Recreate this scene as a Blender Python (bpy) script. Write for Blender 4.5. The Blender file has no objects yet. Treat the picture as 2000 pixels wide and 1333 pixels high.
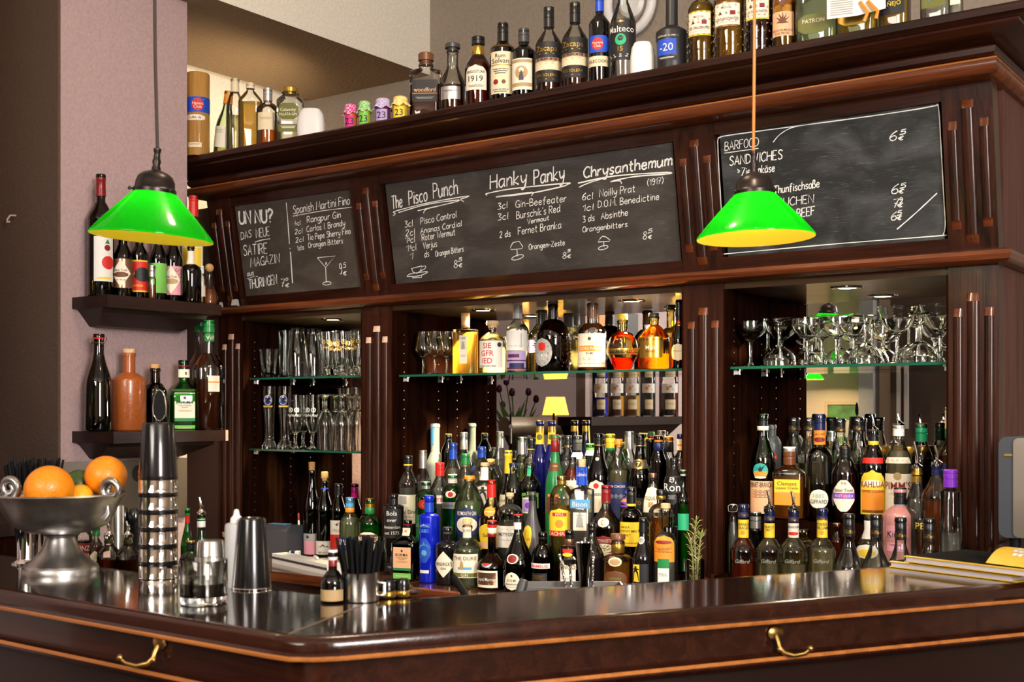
import bpy, math, random
from mathutils import Vector, Matrix
random.seed(7)
SC = bpy.context.scene
COL = SC.collection
PI = math.pi
# ---------------------------------------------------------------- camera
F, CX, CY, ZC = 2355., 1000., 805., 1.5          # focal length / horizon in pixels of the 2000x1333 frame
TH = math.radians(35.7); CT, ST = math.cos(TH), math.sin(TH)
cam = bpy.data.cameras.new('camera'); camo = bpy.data.objects.new('camera', cam); COL.objects.link(camo)
cam.sensor_width = 36; cam.lens = 36*F/2000; cam.shift_y = (CY-666.5)/2000
camo.location = (0, 0, ZC); camo.rotation_euler = (PI/2, 0, TH)
cam.clip_start = .05; cam.dof.use_dof = True; cam.dof.focus_distance = 3.9; cam.dof.aperture_fstop = 7
SC.camera = camo
# ---------------------------------------------------------------- world, lights, exposure
w = bpy.data.worlds.new('world'); SC.world = w; w.use_nodes = True
w.node_tree.nodes['Background'].inputs[0].default_value = (1, .87, .78, 1)
w.node_tree.nodes['Background'].inputs[1].default_value = .08
SC.view_settings.view_transform = 'Standard'; SC.view_settings.look = 'None'
SC.view_settings.exposure = .95; SC.view_settings.gamma = 1; SC.view_settings.use_curve_mapping = False
cy = SC.cycles
cy.max_bounces = 14; cy.transmission_bounces = 10; cy.transparent_max_bounces = 40; cy.glossy_bounces = 5; cy.diffuse_bounces = 3
cy.caustics_reflective = False; cy.caustics_refractive = False; cy.sample_clamp_indirect = 6; cy.use_denoising = True

def light(kind, name, loc, energy, color, target=None, size=.1, size_y=None, spot=None, blend=.5, spread=None):
    l = bpy.data.lights.new(name, kind); l.energy = energy; l.color = color
    if kind == 'AREA':
        l.size = size
        if size_y: l.shape = 'RECTANGLE'; l.size_y = size_y
        if spread: l.spread = spread
    else: l.shadow_soft_size = size
    if kind == 'SPOT': l.spot_size = spot; l.spot_blend = blend
    o = bpy.data.objects.new(name, l); COL.objects.link(o); o.location = loc
    if target is not None: o.rotation_euler = (Vector(target)-Vector(loc)).to_track_quat('-Z', 'Y').to_euler()
    return o
# soft area lights added out of view, right of the camera and behind it
light('AREA', 'soft_fill_light', (2.6, -.4, 2.35), 128, (1, .92, .87), (-2.6, 3, 1.5), 1.1, 1.5)
light('AREA', 'soft_fill_light', (-1.6, -2.45, 2.72), 58, (1, .9, .8), (-2.4, 3.3, 1.6), 2.2, 1.0)
# warm lamp hidden behind the cornice, in the wall niche
light('SPOT', 'niche_light', (-3.62, 3.85, 2.56), 17, (1, .80, .52), (-4.5, 3.55, 2.62), .04, spot=2.3, blend=.8)
# fill light added above the bartender's aisle to brighten jars and bottles
light('POINT', 'aisle_fill_light', (-1.75, 2.15, 3.22), 16, (1, .80, .58), size=.10)
# spots added near the ceiling to brighten the bottles of the three bays
for sx, tx, tz, e_, a_ in ((-2.75, -3.3, 1.30, 75, .46), (-1.75, -2.45, 1.10, 85, .46), (-1.25, -1.95, 1.15, 75, .46), (-.55, -1.25, 1.16, 80, .50)):
    light('SPOT', 'bottle_fill_spot', (sx, 1.15, 3.30), e_, (1, .84, .62), (tx, 3.35, tz), .035, spot=a_, blend=.55)
DOWN = [(-3.359, 3.46), (-2.615, 3.46), (-2.0, 3.46), (-1.271, 3.46)]
for x, y in DOWN:
    light('SPOT', 'downlight_beam', (x, y, 1.852), 85, (1, .76, .46), (x, y-.02, 0), .02, spot=2.5, blend=.7)

# ---------------------------------------------------------------- unprojection helpers
def ray(px, py):
    u, v = (px-CX)/F, (CY-py)/F
    return Vector((-ST+u*CT, CT+u*ST, v))
def onY(px, py, Y): d = ray(px, py); return Vector((0, 0, ZC))+d*(Y/d.y)
def onX(px, py, X): d = ray(px, py); return Vector((0, 0, ZC))+d*(X/d.x)
def onZ(px, py, Z): d = ray(px, py); return Vector((0, 0, ZC))+d*((Z-ZC)/d.z)
def depth(p): return -p[0]*ST+p[1]*CT
YM = 3.617                                          # the mirror plane
def onM(px, py, D):                                 # real place of something seen in the mirror at path length D
    p = Vector((0, 0, ZC))+ray(px, py)*D
    return Vector((p.x, 2*YM-p.y, p.z))

# ---------------------------------------------------------------- materials
MATS = {}
def nodes(name):
    m = bpy.data.materials.new(name); m.use_nodes = True
    nt = m.node_tree; return m, nt, nt.nodes['Principled BSDF']
def c4(c): return (c[0], c[1], c[2], 1)
def P(name, color, rough=.45, metal=0, coat=0, spec=.5, trans=0, bump=0, bscale=40, vary=0, emit=None, es=0, sss=0):
    key = (name, color, rough, metal)
    if key in MATS: return MATS[key]
    m, nt, b = nodes(name); I = b.inputs
    I['Base Color'].default_value = c4(color); I['Roughness'].default_value = rough; I['Metallic'].default_value = metal
    I['Coat Weight'].default_value = coat; I['Coat Roughness'].default_value = .08; I['Specular IOR Level'].default_value = spec
    I['Transmission Weight'].default_value = trans
    if sss: I['Subsurface Weight'].default_value = sss; I['Subsurface Radius'].default_value = (.01, .005, .002)
    if emit: I['Emission Color'].default_value = c4(emit); I['Emission Strength'].default_value = es
    if bump or vary:
        tc = nt.nodes.new('ShaderNodeTexCoord'); n = nt.nodes.new('ShaderNodeTexNoise')
        n.inputs['Scale'].default_value = bscale; n.inputs['Detail'].default_value = 4
        nt.links.new(tc.outputs['Object'], n.inputs['Vector'])
        if bump:
            bp = nt.nodes.new('ShaderNodeBump'); bp.inputs['Strength'].default_value = bump; bp.inputs['Distance'].default_value = .01
            nt.links.new(n.outputs['Fac'], bp.inputs['Height']); nt.links.new(bp.outputs['Normal'], I['Normal'])
        if vary:
            r = nt.nodes.new('ShaderNodeValToRGB')
            r.color_ramp.elements[0].position = .3; r.color_ramp.elements[1].position = .7
            r.color_ramp.elements[0].color = c4([x*(1-vary) for x in color]); r.color_ramp.elements[1].color = c4([min(1, x*(1+vary)) for x in color])
            nt.links.new(n.outputs['Fac'], r.inputs['Fac']); nt.links.new(r.outputs['Color'], I['Base Color'])
    MATS[key] = m; return m
def wood(name, axis, dark, lite, rough=.3, coat=.22, stretch=22, spec=.22):
    key = ('wood', name, axis)
    if key in MATS: return MATS[key]
    m, nt, b = nodes(name); N = nt.nodes.new; L = nt.links.new
    tc = N('ShaderNodeTexCoord'); mp = N('ShaderNodeMapping')
    s = [stretch]*3; s['xyz'.index(axis)] = stretch*.05; mp.inputs['Scale'].default_value = s
    n1 = N('ShaderNodeTexNoise'); n1.inputs['Scale'].default_value = 1.6; n1.inputs['Detail'].default_value = 7; n1.inputs['Distortion'].default_value = .6
    n2 = N('ShaderNodeTexNoise'); n2.inputs['Scale'].default_value = 9; n2.inputs['Detail'].default_value = 3
    mx = N('ShaderNodeMix'); mx.data_type = 'FLOAT'; mx.inputs[0].default_value = .35
    r = N('ShaderNodeValToRGB'); r.color_ramp.elements[0].position = .34; r.color_ramp.elements[1].position = .68
    r.color_ramp.elements[0].color = c4(dark); r.color_ramp.elements[1].color = c4(lite)
    L(tc.outputs['Object'], mp.inputs['Vector']); L(mp.outputs['Vector'], n1.inputs['Vector']); L(mp.outputs['Vector'], n2.inputs['Vector'])
    L(n1.outputs['Fac'], mx.inputs[2]); L(n2.outputs['Fac'], mx.inputs[3]); L(mx.outputs[0], r.inputs['Fac']); L(r.outputs['Color'], b.inputs['Base Color'])
    bp = N('ShaderNodeBump'); bp.inputs['Strength'].default_value = .06; bp.inputs['Distance'].default_value = .004
    L(n2.outputs['Fac'], bp.inputs['Height']); L(bp.outputs['Normal'], b.inputs['Normal'])
    b.inputs['Roughness'].default_value = rough; b.inputs['Coat Weight'].default_value = coat; b.inputs['Coat Roughness'].default_value = .07; b.inputs['Specular IOR Level'].default_value = spec
    MATS[key] = m; return m
WD, WL = (.008, .0020, .0011), (.050, .0125, .0055)
WX = wood('mahogany_along', 'x', WD, WL); WZ = wood('mahogany_upright', 'z', WD, WL); WSIDE = wood('side_panel_wood', 'z', (.05, .020, .016), (.13, .055, .045), .5, 0, 22, .15); WY = wood('mahogany_deep', 'y', WD, WL)
WB = wood('mahogany_bead', 'x', (.05, .011, .004), (.17, .045, .013), .25, .35)
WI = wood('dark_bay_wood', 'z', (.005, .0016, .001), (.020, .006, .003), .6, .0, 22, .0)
WS = wood('shelf_wood', 'y', (.010, .004, .003), (.028, .011, .008), .4, .1)
WCT = wood('counter_top_wood', 'x', (.012, .006, .005), (.028, .014, .010), .12, .8, 9)
WCE = wood('counter_edge_wood', 'x', (.012, .003, .0018), (.040, .010, .0045), .2, .4)
BARE = P('bare_cut_wood', (.62, .42, .33), .6)
def glass(name, color=(1, 1, 1), ior=1.45, rough=0):
    key = ('glass', name)
    if key in MATS: return MATS[key]
    m = bpy.data.materials.new(name); m.use_nodes = True; nt = m.node_tree; nt.nodes.clear()
    g = nt.nodes.new('ShaderNodeBsdfGlass'); g.inputs['Color'].default_value = c4(color); g.inputs['IOR'].default_value = ior; g.inputs['Roughness'].default_value = rough
    o = nt.nodes.new('ShaderNodeOutputMaterial'); nt.links.new(g.outputs[0], o.inputs[0])
    MATS[key] = m; return m
def thin(name, tint, edge=None, refl=1.0):
    """bottle wall: tinted see-through wall with Fresnel gloss, deeper in colour where the wall is seen edge-on"""
    key = ('thin', name)
    if key in MATS: return MATS[key]
    edge = edge or tuple(x**2.2*.75 for x in tint)
    m = bpy.data.materials.new(name); m.use_nodes = True; nt = m.node_tree; nt.nodes.clear(); N = nt.nodes.new; L = nt.links.new
    lw = N('ShaderNodeLayerWeight'); lw.inputs['Blend'].default_value = .42
    mc = N('ShaderNodeMix'); mc.data_type = 'RGBA'; mc.inputs[6].default_value = c4(tint); mc.inputs[7].default_value = c4(edge)
    pw = N('ShaderNodeMath'); pw.operation = 'POWER'; pw.inputs[1].default_value = 2.2
    L(lw.outputs['Facing'], pw.inputs[0]); L(pw.outputs[0], mc.inputs[0])
    tr = N('ShaderNodeBsdfTransparent'); L(mc.outputs[2], tr.inputs[0])
    gl = N('ShaderNodeBsdfGlossy'); gl.inputs['Roughness'].default_value = .03; gl.inputs['Color'].default_value = (refl, refl, refl, 1)
    fr = N('ShaderNodeFresnel'); fr.inputs['IOR'].default_value = 1.62
    ms = N('ShaderNodeMixShader'); L(fr.outputs[0], ms.inputs[0]); L(tr.outputs[0], ms.inputs[1]); L(gl.outputs[0], ms.inputs[2])
    o = N('ShaderNodeOutputMaterial'); L(ms.outputs[0], o.inputs[0])
    MATS[key] = m; return m
G = {
 'clear': thin('clear_bottle_glass', (.96, .97, .95), (.72, .77, .72)),
 'green': thin('green_bottle_glass', (.12, .62, .14), (.01, .16, .02)),
 'pale': thin('pale_green_glass', (.80, .92, .74), (.36, .52, .30)),
 'dgreen': thin('dark_green_glass', (.03, .14, .035), (.002, .02, .004)),
 'amber': thin('amber_bottle_glass', (.55, .24, .06), (.10, .025, .004)),
 'brown': thin('brown_bottle_glass', (.12, .045, .02), (.012, .004, .002)),
 'yellow': thin('yellow_glass', (.86, .74, .30), (.40, .28, .05)),
 'smoke': thin('smoky_glass', (.30, .30, .30), (.04, .04, .04)),
 'pinkg': thin('rosy_glass', (.95, .80, .78), (.6, .4, .38)),
 'black': P('black_glazed_glass', (.006, .005, .006), .06, 0, .3),
 'mattblack': P('matt_black_glass', (.012, .013, .015), .42),
 'cobalt': P('cobalt_coated_glass', (.005, .02, .62), .2, .25, .4),
 'navy': P('navy_bottle_glass', (.004, .006, .10), .05, 0, .5),
 'frost': P('frosted_glass', (.55, .58, .56), .5, 0, 0, .5, .55),
 'frostgreen': P('frosted_green_glass', (.01, .20, .05), .3, 0, .2),
 'pinkf': P('pink_satin_glass', (.80, .36, .34), .25, 0, .5, .5, .35),
 'stone': P('salt_glazed_stoneware', (.33, .085, .018), .28, 0, .3, .5, 0, .10, 160, .18),
 'grey': P('grey_satin_glass', (.06, .07, .075), .35),
 'gun': P('graphite_satin_glass', (.10, .10, .105), .3, .3),
}
def LQ(c):
    key = ('liquid', c)
    if key in MATS: return MATS[key]
    m = bpy.data.materials.new('liquid_%02d%02d%02d' % tuple(int(x*99) for x in c)); m.use_nodes = True; nt = m.node_tree; nt.nodes.clear(); N = nt.nodes.new; L = nt.links.new
    body = .34 if min(c) > .4 else .46
    tr = N('ShaderNodeBsdfTransparent'); tr.inputs[0].default_value = c4(c)
    tl = N('ShaderNodeBsdfTranslucent'); tl.inputs[0].default_value = c4(c); df = N('ShaderNodeBsdfDiffuse'); df.inputs[0].default_value = c4([x*.8 for x in c])
    a = N('ShaderNodeMixShader'); a.inputs[0].default_value = .35; L(tl.outputs[0], a.inputs[1]); L(df.outputs[0], a.inputs[2])
    b = N('ShaderNodeMixShader'); b.inputs[0].default_value = body; L(tr.outputs[0], b.inputs[1]); L(a.outputs[0], b.inputs[2])
    gl = N('ShaderNodeBsdfGlossy'); gl.inputs['Roughness'].default_value = .03; fr = N('ShaderNodeFresnel'); fr.inputs['IOR'].default_value = 1.33
    e = N('ShaderNodeMixShader'); L(fr.outputs[0], e.inputs[0]); L(b.outputs[0], e.inputs[1]); L(gl.outputs[0], e.inputs[2])
    o = N('ShaderNodeOutputMaterial'); L(e.outputs[0], o.inputs[0]); MATS[key] = m; return m
LIQ = {'water': (.93, .95, .88), 'gold': (1, .74, .16), 'amber': (.95, .42, .05), 'red': (.75, .10, .02), 'brown': (.32, .07, .012), 'dark': (.05, .015, .008),
       'pale': (.97, .90, .55), 'orange': (1, .34, .04), 'pink': (.98, .46, .40), 'green': (.30, .85, .25), 'wine': (.10, .008, .01), 'lime': (.86, .95, .60), 'oil': (.8, .6, .12)}
LITEDGE = None
FLATC = {'white': (.80, .79, .76), 'cream': (.80, .68, .46), 'ivory': (.82, .76, .62), 'yellow': (.85, .60, .03), 'gold': (.55, .33, .06), 'red': (.62, .02, .015), 'dred': (.22, .01, .012), 'orange': (.85, .28, .02),
         'black': (.008, .008, .009), 'navy': (.008, .015, .09), 'blue': (.01, .07, .55), 'lblue': (.10, .36, .68), 'green': (.01, .22, .05), 'lgreen': (.18, .55, .08), 'mint': (.02, .42, .20), 'olive': (.13, .14, .02),
         'purple': (.20, .03, .55), 'lilac': (.42, .32, .62), 'pink': (.70, .30, .38), 'magenta': (.65, .01, .25), 'brown': (.14, .045, .015), 'grey': (.35, .35, .35), 'dgrey': (.05, .05, .055), 'silver': (.62, .62, .62),
         'copper': (.38, .20, .12), 'teal': (.02, .36, .32), 'peach': (.80, .45, .25), 'tan': (.45, .30, .14), 'wood': (.16, .06, .025), 'cork': (.56, .32, .13), 'lcork': (.70, .50, .28), 'plum': (.09, .01, .05)}
def col(c, rough=.45):
    if c in ('gold', 'silver', 'copper'): return P(c+'_foil', FLATC[c], .28, .85)
    if c in ('cork', 'lcork'): return P(c, FLATC[c], .8, 0, 0, .2, 0, .3, 120, .25)
    return P(c+'_paint', FLATC[c], rough)
def paper(c): return col(c) if c in ('gold', 'silver', 'copper') else P(c+'_paper', FLATC[c], .55)
STEEL = P('brushed_steel', (.55, .53, .50), .26, 1)
CHROME = P('polished_chrome', (.78, .77, .75), .07, 1)
PEWTER = P('old_pewter', (.42, .41, .40), .34, 1, 0, .5, 0, .05, 25, .3)
BRASS = P('aged_brass', (.38, .23, .07), .3, 1)
RUBBER = P('black_rubber', (.006, .006, .007), .5, 0, 0, .12)
BPLAS = P('black_gloss_coating', (.006, .006, .007), .2, 0, .3)
WPLAS = P('white_plastic', (.80, .79, .78), .4)
MIRROR = P('silvered_mirror', (.90, .90, .89), 0, 1)
CLEARG = glass('clear_crystal', (.99, 1, .99), 1.5)
SHELFG = thin('shelf_glass', (.86, .95, .90), (.10, .34, .24))
SHELFE = P('green_glass_edge', (.01, .10, .06), .15, 0, .5)

# ---------------------------------------------------------------- mesh builder
class MB:
    def __init__(s): s.v = []; s.f = []; s.m = []; s.mats = []
    def mi(s, m):
        if m not in s.mats: s.mats.append(m)
        return s.mats.index(m)
    def add(s, vs, fs, m):
        k = len(s.v); i = s.mi(m); s.v += [tuple(v) for v in vs]
        for f in fs: s.f.append(tuple(k+q for q in f)); s.m.append(i)
    def box(s, c, d, m, rot=None):
        x, y, z = [q/2 for q in d]
        vs = [Vector((a*x, b*y, e*z)) for a in (-1, 1) for b in (-1, 1) for e in (-1, 1)]
        if rot: vs = [rot @ v for v in vs]
        vs = [v+Vector(c) for v in vs]
        s.add(vs, [(0, 1, 3, 2), (4, 6, 7, 5), (0, 4, 5, 1), (2, 3, 7, 6), (0, 2, 6, 4), (1, 5, 7, 3)], m)
    def bbox(s, a, b, m): s.box([(p+q)/2 for p, q in zip(a, b)], [abs(q-p) for p, q in zip(a, b)], m)
    def lathe(s, prof, m, n=24, c=(0, 0, 0), axis=None, caps=(1, 1), sx=1, sy=1):
        """prof = [(r,z)...]"""
        vs = []; fs = []
        for r, z in prof:
            for i in range(n):
                a = 2*PI*i/n; vs.append(Vector((r*math.cos(a)*sx, r*math.sin(a)*sy, z)))
        for j in range(len(prof)-1):
            for i in range(n):
                k = (i+1) % n; fs.append((j*n+i, j*n+k, (j+1)*n+k, (j+1)*n+i))
        if caps[0] and prof[0][0] > 1e-6: fs.append(tuple(range(n-1, -1, -1)))
        if caps[1] and prof[-1][0] > 1e-6: fs.append(tuple((len(prof)-1)*n+i for i in range(n)))
        if axis is not None: vs = [axis @ v for v in vs]
        s.add([v+Vector(c) for v in vs], fs, m)
    def tube(s, pts, r, m, n=8, caps=True):
        pts = [Vector(p) for p in pts]; rs = r if isinstance(r, (list, tuple)) else [r]*len(pts)
        vs = []; fs = []; up = None
        for i, p in enumerate(pts):
            t = (pts[min(i+1, len(pts)-1)]-pts[max(i-1, 0)]).normalized()
            if up is None:
                up = Vector((0, 0, 1)) if abs(t.z) < .9 else Vector((1, 0, 0))
            a = t.cross(up).normalized(); b = a.cross(t).normalized(); up = b
            for k in range(n):
                q = 2*PI*k/n; vs.append(p+(a*math.cos(q)+b*math.sin(q))*rs[i])
        for j in range(len(pts)-1):
            for k in range(n):
                l = (k+1) % n; fs.append((j*n+k, j*n+l, (j+1)*n+l, (j+1)*n+k))
        if caps: fs.append(tuple(range(n-1, -1, -1))); fs.append(tuple((len(pts)-1)*n+k for k in range(n)))
        s.add(vs, fs, m)
    def sweep(s, path, prof, m, closed=False, capends=True):
        """path 2D polyline, prof [(outward offset, z)], outward = right of travel"""
        P2 = [Vector(p) for p in path]; n = len(P2); rings = []
        for i in range(n):
            a = P2[i]-P2[i-1] if (i > 0 or closed) else P2[1]-P2[0]
            b = P2[(i+1) % n]-P2[i] if (i < n-1 or closed) else P2[-1]-P2[-2]
            na = Vector((a.y, -a.x)).normalized(); nb = Vector((b.y, -b.x)).normalized()
            q = (na+nb); q = q/max(.2, (1+na.dot(nb))); rings.append([(P2[i].x+q.x*o, P2[i].y+q.y*o, z) for o, z in prof])
        vs = [v for r in rings for v in r]; k = len(prof); fs = []
        for i in range(n if closed else n-1):
            j = (i+1) % n
            for e in range(k-1): fs.append((i*k+e, j*k+e, j*k+e+1, i*k+e+1))
        if capends and not closed: fs.append(tuple(range(k))); fs.append(tuple((n-1)*k+e for e in range(k-1, -1, -1)))
        s.add(vs, fs, m)
    def poly(s, pts, z0, z1, m):
        n = len(pts); vs = [(p[0], p[1], z0) for p in pts]+[(p[0], p[1], z1) for p in pts]
        s.add(vs, [tuple(range(n-1, -1, -1)), tuple(range(n, 2*n))]+[(i, (i+1) % n, n+(i+1) % n, n+i) for i in range(n)], m)
    def sphere(s, c, r, m, n=16, k=10, sc=(1, 1, 1), rot=None):
        pr = [(max(1e-5, r*math.sin(PI*i/k)), -r*math.cos(PI*i/k)) for i in range(k+1)]
        mtx = (rot or Matrix.Identity(3)) @ Matrix.Diagonal(sc)
        s.lathe(pr, m, n, c, mtx, (0, 0))
    def build(s, name, parent=None, smooth=38, loc=None):
        me = bpy.data.meshes.new(name); me.from_pydata(s.v, [], s.f)
        for m in s.mats: me.materials.append(m)
        me.polygons.foreach_set('material_index', s.m)
        if smooth:
            me.polygons.foreach_set('use_smooth', [True]*len(s.f)); me.set_sharp_from_angle(angle=math.radians(smooth))
        me.update(); o = bpy.data.objects.new(name, me); COL.objects.link(o)
        if parent: o.parent = parent
        if loc is not None: o.location = loc
        return o
def tag(o, label=None, cat=None, group=None, kind=None):
    if label: o['label'] = label
    if cat: o['category'] = cat
    if group: o['group'] = group
    if kind: o['kind'] = kind
    return o
def thing(name, loc, label, cat, group=None, rz=0):
    o = bpy.data.objects.new(name, None); COL.objects.link(o); o.location = loc; o.rotation_euler = (0, 0, rz); o.empty_display_size = .05
    return tag(o, label, cat, group)
def struct(name, mb, smooth=38): return tag(mb.build(name, None, smooth), kind='structure')
def recalc(o):
    import bmesh
    bm = bmesh.new(); bm.from_mesh(o.data); bmesh.ops.recalc_face_normals(bm, faces=bm.faces); bm.to_mesh(o.data); bm.free(); return o
def lerp(a, b, t): return a+(b-a)*t
# ---------------------------------------------------------------- room shell
def plaster(name, c, bump=.25, sc=90, vary=.08):
    return P(name, c, .75, 0, 0, .25, 0, bump, sc, vary)
MAUVE = plaster('mauve_plaster', (.46, .33, .335)); BROWN = plaster('brown_plaster', (.105, .068, .052)); CREAM = plaster('cream_plaster', (.84, .78, .68))
TAN = plaster('tan_rough_plaster', (.30, .20, .115), .55, 60); WARM = plaster('warm_wall_plaster', (.62, .50, .40))
ZB = 3.07; XB0, XB1 = -4.37, -3.589; YW = 4.34; XP = -3.708; XS = -3.5
m = MB(); m.bbox((-7, YW, 0), (2.5, YW+.1, 3.7), plaster('greyed_cream_plaster', (.30, .25, .20), .4, 70)); struct('wall_back', m)
m = MB(); m.bbox((-4.55, 3.03, 0), (-4.42, YW, 3.7), CREAM); struct('wall_left', m)
m = MB(); m.bbox((-7, -3.5, 3.42), (2.5, YW+.1, 3.5), CREAM); struct('ceiling', m)
m = MB(); m.bbox((-7, -3.5, -.1), (2.5, YW+.1, 0), P('dark_floor', (.05, .03, .02), .4, 0, 0, .5, 0, .1, 20, .2)); struct('floor', m)
# guests' side, windows added to house the fill lights: right wall with its window, high window in the rear wall
m = MB(); m.bbox((2.9, -3.5, 0), (3.0, YW+.1, 3.5), WARM); struct('wall_right', m, 0)
GLOWP = P('added_glow_pane', (.8, .8, .8), .3, emit=(1, .95, .9), es=1.2); WFR = P('white_added_frame', (.7, .68, .64), .4)  # made-up glowing panes and frames around the added area lights
def added_window(name, c, hx, hz, axis):
    m = MB(); f = .06
    def bx(u0, u1, z0, z1, d0, d1, mt):
        if axis == 'x': m.bbox((c[0]-d1, c[1]+u0, c[2]+z0), (c[0]-d0, c[1]+u1, c[2]+z1), mt)
        else: m.bbox((c[0]+u0, c[1]+d0, c[2]+z0), (c[0]+u1, c[1]+d1, c[2]+z1), mt)
    bx(-hx, hx, -hz, hz, .001, .01, GLOWP)
    for s_ in (-1, 1): bx(s_*hx-f/2, s_*hx+f/2, -hz, hz, .0, .05, WFR); bx(-hx, hx, s_*hz-f/2, s_*hz+f/2, .0, .05, WFR)
    bx(-f/3, f/3, -hz, hz, .0, .04, WFR); struct(name, m, 0)
added_window('added_window_1', (2.9, -.45, 2.3), .75, .85, 'x'); added_window('added_window_2', (-1.6, -2.6, 2.72), 1.1, .5, 'y')  # both are invented housings for the fill lights
# ceiling beam: rough tan underside, pale face
m = MB(); m.bbox((XB0, -.5, ZB), (XB1-.002, YW, 3.42), TAN); m.bbox((XB1-.002, -.5, ZB), (XB1, YW, 3.42), CREAM); struct('trim_1', m, 0).name = 'trim_1'
# pillar with the two shelves: mauve side, brown front
m = MB(); m.bbox((-5.2, 2.48, 0), (XP, 3.026, 3.42), MAUVE); m.bbox((-5.2, 2.47, 0), (XP, 2.48, 3.42), BROWN); struct('wall_pillar', m, 0)
m = MB(); m.bbox((-3.56, .25, 0), (XS, 1.68, 3.42), plaster('pale_mauve_plaster', (.55, .44, .43))); struct('wall_side', m, 0)
GREYM = plaster('grey_mauve_plaster', (.20, .15, .15))
m = MB(); m.bbox((-5.3, -3.5, 0), (-5.2, 3.0, 3.42), GREYM); struct('wall_far', m, 0)
m = MB(); m.bbox((-7, -2.7, 0), (2.5, -2.6, 3.42), WARM); struct('wall_rear', m, 0)
# grey pier, dark curtain strip on the guests' wall (seen in the right-hand mirror)
p0, p1 = onM(1718, 800, 10.3), onM(1752, 800, 10.3)
m = MB(); m.bbox((p0.x, -2.6, 0), (p1.x, -2.45, 3.42), plaster('grey_plaster', (.25, .24, .26))); struct('trim_2', m, 0)
p0 = onM(1778, 800, 10.2)
m = MB(); m.bbox((p0.x, -2.6, 0), (p0.x+1.6, -2.5, 3.42), P('dark_curtain', (.035, .02, .012), .8)); struct('trim_3', m, 0)
# screw hook on the brown wall
t = thing('wall_hook', onY(31, 430, 2.47), 'small pale screw hook in the dark brown wall at the far left', 'hook')
m = MB(); m.tube([(0, .002, .016), (-.004, -.02, .014), (-.006, -.03, -.002), (0, -.034, -.012), (.006, -.026, -.010)], .0035, P('painted_hook', (.45, .36, .32), .4)); m.build('hook', t)
# pipe-like plate on the back wall above the top row
pr = onY(1238, 8, YW)
t = thing('wall_lamp', pr, 'round white ring-shaped wall lamp behind the bottles on the cornice', 'lamp')
rx = Matrix.Rotation(PI/2, 3, 'X')
m = MB(); m.lathe([(.02, .03), (.045, .035), (.06, .02), (.062, .0)], WPLAS, 28, axis=rx); m.build('rose', t)
m = MB(); m.tube([(.105*math.cos(2*PI*i/28), -.035, .125*math.sin(2*PI*i/28)) for i in range(29)], .02, WPLAS, 10); m.build('ring', t)

# ---------------------------------------------------------------- back bar cabinet
CAB = thing('back_bar_cabinet', (-2.3, 3.6, 0), 'tall dark mahogany back bar with cornice, fluted columns and mirrored bays', 'cabinet')
class CB(MB):                                       # parts of the cabinet in world coordinates
    def build(s, name, parent=None, smooth=38):
        o = MB.build(s, name, parent or CAB, smooth)
        q = o.parent
        while q: o.location -= q.location; q = q.parent
        return o
XL, XR = -3.837, -.805
COLX = [(-3.837, -3.706), (-3.055, -2.909), (-1.726, -1.593), (-.934, -.805)]
BAYS = [(COLX[i][1], COLX[i+1][0]) for i in range(3)]
YF = 3.3; Z0L, Z1L = 1.925, 2.36
def yl(z): return YF-(z-Z0L)*(.07/.425)            # the leaning sign panels
path = [(XL, 4.05), (XL, 3.18), (XR, 3.18), (XR, 4.05)]
m = CB(); m.sweep(path, [(-.1, 2.352), (.010, 2.352), (.024, 2.358), (.032, 2.372), (.030, 2.387), (.018, 2.396), (-.1, 2.397)], WB); recalc(m.build('lower_bead'))
LITEDGE = wood('painted_lit_arris', 'x', (.26, .085, .018), (.48, .17, .04), .3, .2)  # orange light along the moulding edges, put into the wood colour
m = CB(); m.sweep(path, [(.0296, 2.3855), (.0312, 2.3868), (.0305, 2.3895), (.0275, 2.3915)], LITEDGE); m.build('painted_highlight')
m = CB(); m.sweep(path, [(-.1, 2.397), (.018, 2.397), (.026, 2.404), (.028, 2.418), (.022, 2.424), (.040, 2.426), (.058, 2.432), (.082, 2.444), (.098, 2.452), (.100, 2.458), (.112, 2.460), (.122, 2.468), (.122, 2.484), (.117, 2.49), (-.2, 2.49)], WX); recalc(m.build('cornice'))
m = CB(); m.bbox((XL-.05, 3.12, 2.478), (XR+.05, 4.1, 2.489), WX); m.build('cabinet_top')
m = CB(); m.sweep([(XL, 4.05), (XL, 3.3), (XR, 3.3), (XR, 4.05)], [(-.05, 1.888), (.022, 1.888), (.036, 1.897), (.040, 1.910), (.034, 1.921), (.020, 1.926), (-.05, 1.926)], WB); recalc(m.build('nosing'))
# leaning panel: rails and stiles around the boards, column faces
tilt = [(XL, Z0L), (XR, Z1L)]
def slab(mb, x0, x1, z0, z1, y_out, y_in, mat):
    vs = []
    for x in (x0, x1):
        for z in (z0, z1):
            vs += [(x, yl(z)+y_out, z), (x, yl(z)+y_in, z)]
    mb.add(vs, [(0, 2, 6, 4), (1, 5, 7, 3), (0, 1, 3, 2), (4, 6, 7, 5), (2, 3, 7, 6), (0, 4, 5, 1)], mat)
m = CB()
for x0, x1 in COLX: slab(m, x0, x1, Z0L, Z1L, 0, .05, WZ)
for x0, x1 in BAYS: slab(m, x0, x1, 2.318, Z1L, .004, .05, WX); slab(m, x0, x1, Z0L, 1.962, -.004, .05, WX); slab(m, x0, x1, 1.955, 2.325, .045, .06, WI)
m.build('sign_frame')
m = CB(); m.bbox((XL, 3.345, Z0L), (XL+.02, 4.05, 2.40), WY); m.build('side_panel')
m = CB(); m.bbox((XR-.02, 3.345, Z0L), (XR, 4.05, 2.40), WSIDE); m.build('side_panel')
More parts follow.
